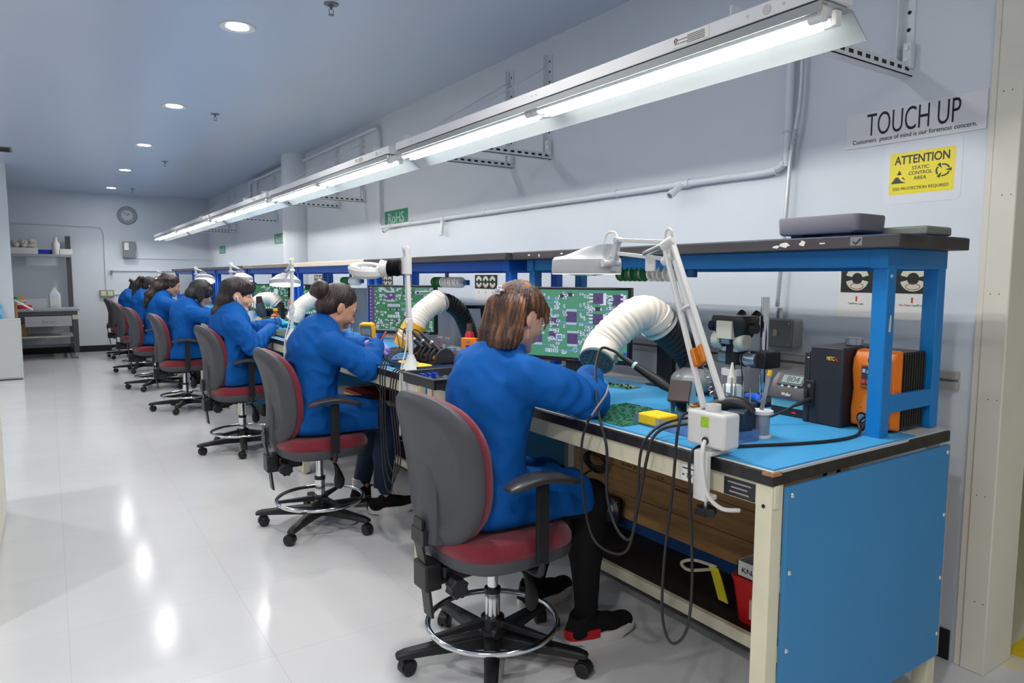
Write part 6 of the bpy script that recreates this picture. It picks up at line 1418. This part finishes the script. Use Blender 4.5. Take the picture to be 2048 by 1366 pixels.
t = thing('white_box', 'open white box with handwriting, standing on the red container', 'box', (2.055, 1.44, .306)); obj('box_walls', MB().box(-.08, -.076, -.09, .09, 0, .055).box(.076, .08, -.09, .09, 0, .055).box(-.08, .08, -.09, -.086, 0, .055).box(-.08, .08, .086, .09, 0, .055).box(-.08, .08, -.09, .09, 0, .003), M_paper, t); q = MB(); fit_text(q, 'KNA LRS', .12, .018, face_mat((-.0806, .01, .026), (0, -1, 0), (0, 0, 1)), .005); obj('box_writing', q, M_ink, t, smooth=False)
obj('yellow_strap', MB().loft([[V((1.965-.008*k, 1.558+.010*k, z)), V((1.969-.008*k, 1.558+.010*k, z)), V((1.969-.008*k, 1.60+.010*k, z)), V((1.965-.008*k, 1.60+.010*k, z))] for k, z in enumerate((.19, .235, .28, .315))]), mat('strap_yellow', s2l(220, 206, 30), .6), label='yellow strap hanging beside the red container', cat='strap')
obj('white_tie', MB().tube([(1.95, 1.60, .315), (1.92, 1.68, .32), (1.90, 1.72, .30), (1.92, 1.70, .275), (1.95, 1.62, .30)], .006, 8, sp=5), mat('tie_cream', s2l(200, 198, 170), .7), label='loop of pale webbing above the yellow strap', cat='strap')
q = MB()
for k in range(4): q.ring((2.20, 2.55+.006*k, .47-.01*k), .055+.006*k, .004, (1, .1, .2*k-.2), 30, 6, squash=.8)
q.tube([(2.19, 2.55, .42), (2.12, 2.62, .36), (2.05, 2.72, .30)], .005, 8, sp=5); tag(obj('cable_coil', q, M_cord), 'coil of black cable under the first bench top', 'cable')
cord('black cable drooping inside the first bench, near its front leg', [(2.2, 1.3, .8), (2.1, 1.25, .66), (1.95, 1.16, .55), (1.86, 1.10, .55), (1.9, 1.2, .62), (2.1, 1.28, .75)], .006)
# ------------------------------------------------------------------ second bench
t = thing('multimeter', 'yellow hand-held multimeter standing in front of the second monitor', 'multimeter', (1.56, 3.86, MZ), .72)
lean = Matrix.Rotation(-.2, 4, 'Y')
def mm(mb): mb.v = [lean @ p for p in mb.v]; return mb
obj('yellow_case', mm(MB().prism(rrect(.088, .19, .016, cy=.095), -.018, .022, 'x')), mat('meter_yellow', s2l(246, 182, 20), .45), t, bevel=.006)
obj('grey_face', mm(MB().prism(rrect(.068, .165, .008, cy=.095), -.02, -.017, 'x')), mat('meter_grey', s2l(120, 122, 124), .5), t); obj('meter_display', mm(MB().box(-.0215, -.0195, -.028, .028, .125, .16)), mat('lcd_green_grey', s2l(150, 168, 156), .3), t)
b = MB()
for k in range(8): b.box(-.0225, -.0195, -.028+.0155*(k % 4), -.018+.0155*(k % 4), .103-.013*(k//4), .111-.013*(k//4))
obj('meter_button', mm(b), mat('meter_button_pale', s2l(196, 196, 190), .5), t); obj('meter_dial', mm(MB().cyl((-.027, 0, .05), (-.019, 0, .05), .022, n=24)), mat('dial_dark', s2l(70, 70, 74), .4), t); obj('dial_mark', mm(MB().box(-.0285, -.0265, -.0015, .0015, .05, .07)), M_paper, t)
PB = mat('blue_pcb', s2l(50, 110, 170), .35, var=.3, vscale=50)
pcb('circuit_board', 'blue populated circuit board lying on green sheets, right of the lavender gloves', 1.62, 3.50, .22, .26, .1, PB, 8, z=MZ+.012)
tag(obj('board_stack', MB().box(-.12, .12, -.14, .14, 0, .0115), mat('sheet_green', s2l(80, 130, 90), .5), loc=(1.62, 3.50, MZ+.0002)), 'stack of green sheets under the blue circuit board', 'boards')
t = thing('soldering_pen_holder', 'black holder of soldering handles with brass wool pots, on the second bench', 'iron stand', (1.60, 3.02, MZ+.0305), 0)
pos = (.0, .10, .20)
for k, y in enumerate(pos):
    pl = [(-.055, 0), (.06, 0), (.06, .02), (.045, .06), (.01, .078), (-.025, .07), (-.05, .04)]
    obj('holder_cheek', MB().prism(pl, y-.018, y-.008, 'y'), M_charcoal, t, bevel=.004); obj('holder_cheek', MB().prism(pl, y+.04, y+.05, 'y'), M_charcoal, t, bevel=.004); obj('holder_floor', MB().box(-.05, .055, y-.01, y+.042, 0, .012), M_black, t)
    bw = MB(); r_ = random.Random(k+20); bw.tube([V((-.03+r_.uniform(-.015, .015), y+.015+r_.uniform(-.018, .018), .02+r_.uniform(0, .02))) for _ in range(36)], .0013, 5, sp=3); obj('brass_wool', bw, mat('brass_shavings', s2l(176, 130, 50), .3, .8), t)
HL = ['soldering handle nearest the camera in the black holder', 'middle soldering handle in the black holder', 'soldering handle farthest from the camera in the black holder']
for k, y in enumerate(pos):
    h = thing('soldering_iron', HL[k], 'soldering iron', (1.60, 3.035+y, MZ+.085), 0, 'soldering handles in the black holder'); e = V((-.045, .13, .085))
    obj('handle_grip', MB().tube([(.03, -.03, -.025), (.0, .01, .005), (-.02, .06, .04), e], [.008, .012, .0125, .009], 12), M_black, h); obj('grip_band', MB().cyl((-.0185, .056, .0375), (-.0225, .066, .0445), .0135, n=12), M_steel, h)
    w0 = e+V(h.location); b = V(h.location); yy = 3.02+.03*k; P = [w0, w0+V((-.03, .04, .015)), V((1.46, yy+.15, .99)), V((1.385, yy+.13, .96)), V((1.348, yy+.12, .90)), V((1.342, yy+.115, .80)), V((1.345, yy+.12, .60)), V((1.35, yy+.10, .45-.05*k)), V((1.35, yy+.02, .40-.05*k)), V((1.35, yy-.04, .5)), V((1.345, yy-.0, .75)), V((1.342, yy-.02, .86)), V((1.36, yy-.03, .91)), V((1.43, yy-.04, .903))]
    obj('handle_cord', MB().tube([p-b for p in P], .0035, 7, sp=6), M_cord, h)
t = thing('sponge_tray', 'dark blue tray with yellow sponges in front of the black holder', 'tray', (1.57, 3.09, MZ+.0002)); obj('tray_body', MB().box(-.14, .10, -.13, .2, 0, .004).box(-.14, -.135, -.13, .2, 0, .03).box(.095, .10, -.13, .2, 0, .03).box(-.14, .1, -.13, -.125, 0, .03).box(-.14, .1, .195, .2, 0, .03), mat('tray_slate', s2l(48, 66, 92), .4), t)
for (x, y, rz, lb) in ((1.475, 3.02, .1, 'yellow sponge nearest the lamp post in the dark blue tray'), (1.48, 3.16, -.1, 'yellow sponge left of the lamp post in the dark blue tray')):
    s_ = tag(obj('sponge', MB().prism(rrect(.08, .11, .012), 0, .03), M_yel, bevel=.005, loc=(x, y, MZ+.0045)), lb, 'sponge', 'yellow sponges in the dark blue tray'); s_.rotation_euler = (0, 0, rz)
t = thing('component_tray', 'black tray of circuit parts jutting past the bench end, beside the nearest worker', 'tray', (1.53, 2.62, MZ+.0005), .0)
w_, l_ = .52, .30; wl = MB().box(-w_/2, w_/2, -l_/2, l_/2, 0, .004)
for (a, b, c, d_) in ((-w_/2, -w_/2+.006, -l_/2, l_/2), (w_/2-.006, w_/2, -l_/2, l_/2), (-w_/2, w_/2, -l_/2, -l_/2+.006), (-w_/2, w_/2, l_/2-.006, l_/2)): wl.box(a, b, c, d_, 0, .045)
wl.box(-w_/2-.012, -w_/2, -l_/2-.012, l_/2+.012, .038, .045).box(w_/2, w_/2+.012, -l_/2-.012, l_/2+.012, .038, .045).box(-w_/2, w_/2, -l_/2-.012, -l_/2, .038, .045).box(-w_/2, w_/2, l_/2, l_/2+.012, .038, .045); obj('tray_body', wl, mat('tray_black', s2l(52, 53, 56), .4), t, bevel=.002)
r_ = random.Random(31); a_, b_, c_ = MB(), MB(), MB()
for k in range(80): x, y = r_.uniform(-.22, .2), r_.uniform(-.12, .12); (a_ if k % 3 == 0 else b_).box(x, x+r_.uniform(.006, .022), y, y+r_.uniform(.004, .012), .012, .016+r_.random()*.012)
for k in range(6): x, y = -.2+.03*(k % 3), .08+.02*(k//3); c_.box(x, x+.018, y, y+.012, .012, .034)
obj('loose_board', MB().box(-.235, .235, -.13, .13, .005, .012), mat('dark_pcb', s2l(40, 44, 48), .4, var=.4, vscale=60), t); obj('silver_part', a_, M_alu, t, kind='stuff'); obj('grey_part', b_, M_grey, t, kind='stuff'); obj('blue_connector', c_, mat('connector_blue', s2l(30, 70, 190), .4), t, kind='stuff')
t = thing('red_bottle', 'red bottle with a brown neck behind the orange box', 'bottle', (2.03, 3.50, MZ)); obj('bottle_body', MB().lathe([(.034, 0), (.036, .01), (.034, .07), (.026, .125), (.018, .14)], n=24), M_redp, t); obj('bottle_neck', MB().cyl((0, 0, .138), (0, 0, .185), .018, .017, 18), mat('neck_brown', s2l(96, 76, 62), .5), t)
t = thing('orange_case', 'small orange tester with a blue square, left of the nearest worker', 'tester', (1.955, 3.37, MZ), .6); obj('case_body', MB().box(-.02, .02, -.045, .045, 0, .115), M_orange, t, bevel=.006); obj('blue_window', MB().box(-.0215, -.0195, -.018, .014, .035, .075), mat('window_blue', s2l(20, 40, 170), .3), t); obj('top_window', MB().box(-.0215, -.0195, -.012, .012, .088, .1), M_grey, t)
t = thing('wooden_box', 'small brown box with a round glass tin on it, beside the orange tester', 'box', (1.80, 3.29, MZ)); obj('box_body', MB().box(-.05, .05, -.06, .06, 0, .05), mat('box_brown', s2l(112, 66, 40), .6, var=.2, vscale=20), t, bevel=.002)
tag(obj('glass_jar', MB().lathe([(.022, 0), (.024, .004), (.024, .026), (.02, .028), (.001, .028)], n=22), M_alu, loc=(1.79, 3.28, MZ+.0502)), 'round tin on the small brown box', 'tin')
t = thing('tip_rack', 'rack of upright soldering tips behind the black holder on the second bench', 'tip holder', (1.86, 3.50, MZ)); obj('rack_block', MB().box(-.03, .03, -.13, .09, 0, .035), M_black, t, bevel=.003)
for k in range(9): y = .075-.014*k-(.03 if k > 4 else 0); obj('steel_tip', MB().cyl((0, y, .035), (0, y, .105), .003, n=8).cyl((0, y, .105), (0, y, .115), .0035, .0012, 8), M_steel if k % 2 else M_copper, t)
t = thing('plastic_cup', 'clear ribbed plastic holder beside the upright tips', 'cup', (1.82, 3.63, MZ)); obj('cup_wall', MB().lathe([(.025, 0), (.03, .1), (.032, .1), (.027, 0)], n=20), M_clear, t); sp_ = MB(); sp_.tube([V((.014*math.cos(k*.7), .014*math.sin(k*.7), .02+.0018*k)) for k in range(70)], .002, 6); obj('coil_inside', sp_, M_alu, t)
t = thing('black_lamp_arm', 'flat black arm with a leaning post behind the second fume hose', 'arm', (2.19, 3.55, MZ)); obj('arm_post', MB().beam((0, 0, 0), (.0, .05, .28), .05, .03), M_bezel, t, bevel=.003); obj('arm_top', MB().beam((-.08, .24, .27), (.0, .04, .275), .04, .02), M_bezel, t, bevel=.003)
for k, (a, b) in enumerate((((1.47, 3.60, .965), (1.515, 3.56, 1.03)), ((1.485, 3.575, .965), (1.528, 3.545, 1.05)))):
    h = thing('test_probe', ['black test probe held in the lavender glove', 'red test probe held in the lavender glove'][k], 'probe', a); q = V(b)-V(a); obj('probe_body', MB().tube([-q*.5, V((0, 0, 0)), q], [.001, .0045, .0055], 10), M_black if k == 0 else mat('probe_red', s2l(230, 96, 76), .45), h)
# power bricks and cables under the second bench
t = thing('power_brick', 'black power adapter dangling among the cables below the second bench', 'power adapter', (1.42, 3.36, .62)); obj('brick_body', MB().prism(rrect(.05, .12, .01), -.016, .016, 'x'), M_black, t, bevel=.003); obj('brick_lead', MB().tube([(0, .0, .06), (.0, .03, .13), (-.03, .05, .2), (-.05, .0, .27), (-.02, -.1, .285), (.05, -.16, .28)], .0045, 8, sp=6), M_cord, t)
t = thing('network_plug', 'blue lead with yellow plugs under the black parts tray', 'plug', (1.405, 2.91, .80)); obj('blue_lead', MB().tube([(.0, .0, .0), (-.01, .02, .01), (-.012, .05, -.01), (0, .06, -.04)], .004, 8, sp=5), mat('lead_blue', s2l(40, 90, 210), .4), t)
for k, y in enumerate((-.005, -.035)): obj('yellow_plug', MB().cyl((-.012, y, .0), (.012, y, -.005), .008, n=12), M_yel, t)
t = thing('parts_bin', 'red and yellow box on the undershelf beside the knees of the worker with the bun', 'box', (1.62, 4.05, .60)); obj('bin_body', MB().box(-.1, .1, -.14, .14, 0, .05), mat('bin_darkred', s2l(120, 30, 26), .6), t); obj('bin_front', MB().box(-.103, -.1, -.14, .14, .005, .03), mat('bin_yellow', s2l(190, 150, 40), .6), t)
obj('undershelf', MB().box(1.50, 2.2, 3.55, 4.6, .575, .599), M_lam, label='grey undershelf inside the second bench', cat='shelf')

# ------------------------------------------------------------------ third bench onwards
def hotgun(x, y, label):
    t = thing('hot_air_gun', label, 'hot air gun', (x, y, MZ), .3); obj('gun_stand', MB().prism([(-.09, 0), (.10, 0), (.10, .012), (.02, .05), (-.06, .03)], -.06, .06, 'y'), mat('stand_slate', s2l(74, 80, 88), .5), t, bevel=.005)
    obj('gun_body', MB().tube([(.03, 0, .04), (.0, 0, .12), (-.012, 0, .19)], [.03, .045, .04], 18), mat('gun_grey', s2l(66, 70, 76), .5), t); obj('gun_nozzle', MB().cyl((-.012, 0, .19), (-.02, 0, .255), .034, .026, 18), mat('nozzle_brown', s2l(58, 46, 44), .4, .4), t); return t
hotgun(1.75, 7.15, 'grey hot air gun in its stand, in front of the worker with earbuds')
def bottle(x, y, lb, body, h=.13, r=.035, label=True):
    t = thing('flux_bottle', lb, 'bottle', (x, y, MZ)); obj('bottle_body', MB().lathe([(r, 0), (r*1.02, .01), (r, h*.72), (r*.45, h*.85), (r*.42, h)], n=22), body, t); obj('bottle_cap', MB().cyl((0, 0, h), (0, 0, h+.022), r*.5, n=16), M_yel, t)
    if label: obj('bottle_label', MB().lathe([(r*1.03, h*.25), (r*1.03, h*.65)], n=22, cap=False), M_paper, t)
bottle(1.66, 6.28, 'amber bottle with a white label, left of the third lamp post', M_amber, .15, .04)
bottle(1.56, 6.42, 'small white tub behind the third lamp post', M_whitepl, .06, .03, False)
t = thing('orange_tank', 'rounded orange dispenser left of the third blue post', 'dispenser', (2.02, 6.95, MZ)); obj('tank_body', MB().lathe([(.05, 0), (.055, .02), (.055, .2), (.04, .25), (.001, .262)], n=22), mat('tank_orange', s2l(214, 98, 26), .35), t); obj('tank_gauge', MB().box(-.062, -.05, -.012, .012, .09, .2), M_alu, t, bevel=.004)
t = thing('orange_tank', 'rounded orange dispenser beside the second monitor', 'dispenser', (1.98, 4.35, MZ)); obj('tank_body', MB().lathe([(.04, 0), (.045, .02), (.045, .17), (.035, .2), (.001, .21)], n=22), mat('tank_orange', s2l(214, 98, 26), .35), t); obj('tank_gauge', MB().box(-.052, -.04, -.01, .01, .07, .16), M_alu, t, bevel=.004)
t = thing('tool_cup', 'translucent cup of tools in front of the worker with earbuds', 'cup', (1.72, 7.45, MZ)); obj('cup_wall', MB().lathe([(.036, 0), (.042, .1), (.044, .1), (.038, 0)], n=20), mat('cup_frost', s2l(216, 218, 222), .3, alpha=.7), t)
for k in range(4): obj('cup_tool', MB().beam((.012*(k-1.5), .008*k-.01, .006), (.03*(k-1.5), .02*k-.02, .17+.01*k), .006), [M_beigepl, M_black, M_steel, M_copper][k], t)
pcb('circuit_board', 'cream and green circuit board under the light blue gloves', 1.62, 5.72, .16, .24, .1, M_pcb, 12)
t = thing('cable_rack', 'black rack of boards and cables under the hands of the worker with earbuds', 'rack', (1.52, 5.30, MZ)); obj('rack_base', MB().box(-.1, .1, -.16, .12, 0, .012), M_black, t)
for k in range(6): obj('rack_board', MB().box(-.09, .09, -.145+.05*k, -.142+.05*k, .012, .05), mat('board_grey_green', s2l(120, 140, 130), .5), t)
cord('black handle cord curving over the light blue glove', [(1.50, 5.60, .96), (1.49, 5.66, 1.02), (1.50, 5.58, 1.03), (1.46, 5.45, .95), (1.39, 5.35, .88), (1.37, 5.3, .7)], .004)
pcb('circuit_board', 'green circuit board in front of the worker with the black bob', 1.66, 7.62+.0, .14, .2, .0, mat('bright_green_board', s2l(30, 160, 80), .4), 14)
t = thing('test_box', 'dark instrument behind the head of the worker with earbuds, below the shelf', 'instrument', (2.07, 8.2, MZ)); obj('box_case', MB().box(-.08, .08, -.12, .12, 0, .26), M_charcoal, t, bevel=.005); obj('box_window', MB().box(-.082, -.079, -.08, .08, .14, .23), emis('teal_window', s2l(20, 80, 84), EK*.8), t)
t = thing('power_supply', 'grey steel enclosure at the back of the third bench, left of the second monitor', 'enclosure', (2.12, 5.35, MZ)); obj('enclosure_body', MB().box(-.03, .1, -.22, .2, 0, .36), mat('enclosure_grey', s2l(128, 132, 136), .35, .5), t, bevel=.004); obj('enclosure_post', MB().cyl((-.05, .19, 0), (-.05, .19, .42), .011, n=12), M_chrome, t)
t = thing('black_toolbox', 'low black crate on the floor under the fourth bench', 'crate', (1.80, 7.0, .0)); obj('crate_body', MB().loft([[V((x, y, z)) for x, y in rrect(.3*a, .36*a, .03)] for z, a in ((0, .92), (.2, 1), (.22, 1.04), (.23, 1.04))]), M_black, t)

# ------------------------------------------------------------------ back wall and left side
t = thing('wall_clock', 'round grey wall clock on the back wall', 'clock', (1.235, BY, 2.43)); obj('clock_rim', MB().lathe([(.155, 0), (.16, -.02), (.148, -.035), (.105, -.03), (.10, -.012)], (0, 0, 0), (0, 1, 0), 44, cap=False), mat('clock_grey', s2l(150, 156, 162), .4), t)
obj('clock_face', MB().lathe([(.103, -.012), (.0001, -.012)], (0, 0, 0), (0, 1, 0), 40, cap=False), mat('clock_face_white', s2l(206, 210, 214), .5), t); q = MB(); hn = MB()
for k in range(12): a = 2*PI*k/12; q.beam((.082*math.sin(a), -.0135, .082*math.cos(a)), (.096*math.sin(a), -.0135, .096*math.cos(a)), .009 if k % 3 == 0 else .006, .002, up=(0, 1, 0))
for a, L_, w_ in ((-.82, .085, .006), (.98, .055, .009)): hn.beam((0, -.015, 0), (L_*math.sin(a), -.015, L_*math.cos(a)), w_, .002, up=(0, 1, 0))
obj('clock_marks', q, M_ink, t); obj('clock_hands', hn, M_ink, t)
t = thing('breaker_box', 'grey electrical panel on the back wall below the clock', 'electrical box', (1.24, BY, 1.81)); obj('panel_case', MB().box(-.10, .10, -.11, 0, -.14, .15), mat('panel_grey', s2l(120, 128, 132), .45), t, bevel=.004); obj('panel_label', MB().box(-.08, -.01, -.112, -.109, 0, .13), M_paper, t); obj('panel_handle', MB().box(.098, .112, -.09, -.06, .0, .1), M_grey, t)
t = thing('wall_outlet', 'grey double outlet box on the back wall, left of the farthest workers', 'outlet', (.86, BY, 1.035)); obj('outlet_box', MB().box(-.11, .11, -.06, 0, -.06, .06), M_jb, t, bevel=.005); obj('outlet_face', MB().box(-.09, -.015, -.063, -.06, -.04, .04).box(.015, .09, -.063, -.06, -.04, .04), mat('ivory_face', s2l(214, 212, 170), .5), t)
t = thing('wall_conduit', 'thin white conduit bent across the back wall down to the outlet box', 'conduit', (0, BY, 0)); obj('conduit_run', MB().tube([(-1.2, -.016, 2.24), (.72, -.016, 2.21), (.80, -.016, 2.2), (.85, -.016, 2.14), (.86, -.016, 2.05), (.86, -.016, 1.095)], .014, 10), M_pipe, t)
t = thing('wall_rail', 'white rails running along the back wall to the corner', 'rail', (0, BY, 0)); obj('rail_bar', MB().box(.95, 2.6, -.03, 0, 1.435, 1.46).box(.98, 2.6, -.025, 0, 1.01, 1.03).box(1.34, 2.6, -.02, 0, 1.66, 1.675), M_pipe, t); obj('rail_hook', MB().box(.93, .96, -.07, -.02, 1.38, 1.44), M_grey, t)
M_bframe = mat('bench_charcoal_frame', s2l(78, 80, 84), .45); M_btop = mat('bench_grey_top', s2l(156, 164, 168), .4)
t = thing('steel_workbench', 'grey steel workbench with an upper shelf on casters, against the back wall', 'workbench', (0, 13.35, 0))
obj('bench_top', MB().box(-1.4, .40, .0, .98, .775, .815), M_btop, t, bevel=.004); obj('top_rail', MB().box(-1.38, .37, .02, .06, .71, .775), M_bframe, t, bevel=.002)
for x in (.30, -1.36):
    obj('front_post', MB().box(x, x+.075, .02, .095, .10, .71), M_bframe, t, bevel=.004); obj('post_collar', MB().box(x-.003, x+.078, .017, .098, .64, .71), M_beigepl, t, bevel=.003); obj('rear_post', MB().box(x-.03, x+.045, .86, .935, .10, 2.02), M_bframe, t, bevel=.004)
    obj('side_rail', MB().box(x, x+.05, .09, .87, .12, .2), mat('side_olive', s2l(130, 130, 112), .5), t)
    for y in (.055, .9): c = MB().cyl((x+.02, y, .05), (x+.055, y, .05), .05, n=18); c.box(x+.01, x+.065, y-.02, y+.02, .05, .105); obj('caster', c, mat('caster_grey', s2l(150, 152, 146), .5), t)
obj('bench_drawer', MB().box(-.34, .285, .0, .5, .535, .70), mat('drawer_grey', s2l(176, 178, 180), .45), t, bevel=.004).name = 'bench_drawer'
obj('drawer_pull', MB().tube([(-.10, -.002, .62), (-.09, -.03, .62), (.05, -.03, .62), (.06, -.002, .62)], .008, 8), M_alu, t)
obj('lower_shelf', MB().box(-1.36, .30, .12, .86, .35, .37), M_lam, t); obj('cross_rail', MB().box(-1.36, .30, .12, .16, .19, .235), M_bframe, t); obj('upper_shelf', MB().box(-1.4, .33, .50, .90, 1.655, 1.70), M_btop, t, bevel=.003)
Zb = .8155
def bx(name, lb, cat, x, y, z, w, d_, h, m, group=None): return tag(obj(name, MB().box(-w/2, w/2, -d_/2, d_/2, 0, h), m, bevel=.004, loc=(x, y, z)), lb, cat, group)
bx('parts_box', 'white carton at the left end of the upper shelf by the back wall', 'box', -.72, 14.05, 1.7005, .24, .22, .10, M_paper)
bx('parts_box', 'open white carton full of pale fluff on the upper shelf', 'box', -.32, 14.05, 1.7005, .40, .24, .10, M_paper)
fl = MB(); r_ = random.Random(9)
for k in range(30): fl.ell((r_.uniform(-.15, .15), r_.uniform(-.08, .08), .03+.08*(1-abs(r_.uniform(-1, 1)))), (.05, .05, .04), 8, 6)
tag(obj('packing_fluff', fl, mat('fluff_cream', s2l(206, 202, 186), .9), loc=(-.32, 14.05, 1.80)), 'pale packing material heaped in the white carton', 'packing', kind='stuff')
bx('blue_roll', 'blue cloth bundle on the upper shelf', 'bundle', -.01, 14.05, 1.7005, .26, .14, .075, mat('cloth_blue', s2l(24, 52, 170), .6)); bx('clear_bin', 'pale clear bin right of the fluff carton', 'bin', -.16+.0, 14.2, 1.7005, .10, .10, .15, mat('bin_frost', s2l(200, 206, 216), .3))
t = thing('white_bottle', 'white bottle standing on the upper shelf by the back wall', 'bottle', (.13, 13.98, 1.7005)); obj('bottle_body', MB().lathe([(.055, 0), (.06, .01), (.058, .18), (.03, .22), (.025, .25)], n=20), M_whitepl, t); obj('bottle_cap', MB().cyl((0, 0, .25), (0, 0, .285), .03, n=14), M_whitepl, t)
bx('white_box', 'white open box at the right end of the upper shelf', 'box', .27, 14.02, 1.7005, .18, .18, .09, M_paper)
t = thing('jug', 'translucent white jug on the steel workbench', 'jug', (.07, 13.8, Zb)); obj('jug_body', MB().loft([[V((x, y, z)) for x, y in rrect(.17*a, .15*a, .03*a)] for z, a in ((0, .96), (.02, 1), (.22, 1), (.27, .6), (.30, .35), (.33, .33))]), mat('jug_milk', s2l(206, 212, 220), .35), t); obj('jug_label', MB().box(-.06, .06, -.0765, -.0755, .05, .16), M_paper, t)
bx('document_box', 'white document box on the steel workbench', 'box', -.18, 13.85, Zb, .30, .2, .15, mat('box_white_grey', s2l(196, 202, 208), .5))
t = thing('red_reel', 'red reel lying flat on the steel workbench', 'reel', (-.38, 13.66, Zb)); obj('reel_body', MB().lathe([(.13, 0), (.14, .008), (.14, .05), (.13, .058), (.03, .058)], n=30), M_redp, t)
t = thing('white_reel', 'white reel stacked on the red reel', 'reel', (-.42, 13.68, Zb+.0585)); obj('reel_body', MB().lathe([(.09, 0), (.095, .005), (.07, .03), (.07, .06), (.11, .07), (.11, .078), (.02, .078)], n=26), M_whitepl, t)
t = thing('green_spool', 'green tape spool on top of the white reel', 'spool', (-.46, 13.68, Zb+.137)); obj('spool_body', MB().cyl((0, 0, 0), (0, 0, .05), .045, n=22), mat('tape_green', s2l(40, 160, 60), .5), t)
bx('orange_tape', 'small orange tape roll beside the green spool', 'tape', -.38, 13.72, Zb+.137, .05, .05, .07, mat('tape_orange', s2l(236, 150, 80), .5))
t = thing('drill_press', 'small black bench press at the left end of the steel workbench', 'press', (-.68, 13.78, Zb)); obj('press_base', MB().box(-.10, .10, -.1, .1, 0, .06), M_grey, t, bevel=.004); obj('press_column', MB().cyl((0, .03, .06), (0, .03, .40), .018, n=12), M_bframe, t); obj('press_head', MB().box(-.08, .07, -.08, .06, .16, .26), M_bezel, t, bevel=.006); obj('press_lever', MB().cyl((.0, 0, .25), (-.02, .0, .38), .008, n=8), M_bezel, t)
t = thing('press_frame', 'second small press with a pale frame at the far left of the steel workbench', 'press', (-.92, 13.75, Zb)); obj('frame_base', MB().box(-.1, .1, -.1, .1, 0, .05), M_bframe, t); obj('frame_side', MB().box(-.09, -.06, -.02, .02, .05, .28).box(.06, .09, -.02, .02, .05, .28).box(-.09, .09, -.02, .02, .25, .28), M_alu, t); obj('frame_screw', MB().cyl((.0, 0, .12), (.0, 0, .38), .012, n=10), M_bframe, t)
bx('red_block', 'dark red block between the presses and the reels', 'block', -.55, 13.9, Zb, .10, .1, .22, mat('block_maroon', s2l(120, 36, 44), .5))
t = thing('open_carton', 'open cardboard box with a white label on the lower shelf of the steel workbench', 'box', (-.50, 13.75, .3705)); obj('carton_body', MB().box(-.17, .17, -.14, .14, 0, .21), M_card, t); obj('carton_flap', MB().prism([(.17, .21), (.34, .16), (.20, .26)], -.14, -.136, 'y').prism([(-.17, .21), (-.30, .25), (-.1, .26)], -.14, -.136, 'y'), M_card, t); obj('carton_label', MB().box(-.03, .11, -.142, -.14, .03, .17), M_paper, t)
t = thing('white_cabinet', 'white low cabinet at the left edge, in front of the partition', 'cabinet', (-.62, 11.0, 0)); obj('cabinet_body', MB().box(-.5, .29, .0, .20, .012, .79), mat('cabinet_white', s2l(206, 208, 206), .4), t, bevel=.004); obj('cabinet_plinth', MB().box(-.49, .28, .01, .19, 0, .012), M_dark, t); obj('cabinet_door', MB().box(-.49, .27, -.012, .0, .03, .765), mat('cabinet_white', s2l(206, 208, 206), .4), t, bevel=.003)
t = thing('sanitizer_bottle', 'pump bottle of blue sanitizer on the white cabinet', 'bottle', (-.575, 11.09, .7905)); obj('bottle_body', MB().lathe([(.05, 0), (.055, .01), (.053, .17), (.03, .2), (.022, .22)], n=22), mat('sanitizer_blue', s2l(60, 170, 226), .1, alpha=.92), t); obj('pump_head', MB().cyl((0, 0, .22), (0, 0, .27), .014, n=12).box(-.05, .015, -.008, .008, .265, .28), M_whitepl, t); obj('bottle_label', MB().lathe([(.0545, .05), (.0545, .13)], n=22, cap=False), mat('label_sky', s2l(120, 190, 230), .4), t)
bx('cardboard_panel', 'piece of brown cardboard standing behind the white cabinet', 'cardboard', -.47, 11.6, 0.0, .20, .012, .99, M_card)
obj('white_lath', MB().beam((-.40, 11.55, 1.02), (-.20, 11.62, .88), .03, .02), M_paper, label='white lath leaning across the cardboard piece', cat='lath')
t = thing('cream_cabinet', 'edge of a cream cabinet at the left border of the picture', 'cabinet', (-.56, 4.0, 0)); obj('cabinet_body', MB().box(-.3, .30, -.8, .83, .02, .955), M_trim, t, bevel=.004); obj('cabinet_plinth', MB().box(-.29, .28, -.79, .81, 0, .02), M_dark, t)
t = thing('tripod_leg', 'black angled stand leg beyond the doorway', 'stand', (3.3, 1.45, 0)); obj('leg_tube', MB().tube([(0, .25, 1.25), (-.02, -.1, .66), (.02, -.2, .55)], .02, 10), M_black, t); obj('leg_foot', MB().tube([(-.02, -.1, .66), (.25, -.05, .5), (.3, 0, .0)], .012, 8), M_black, t)
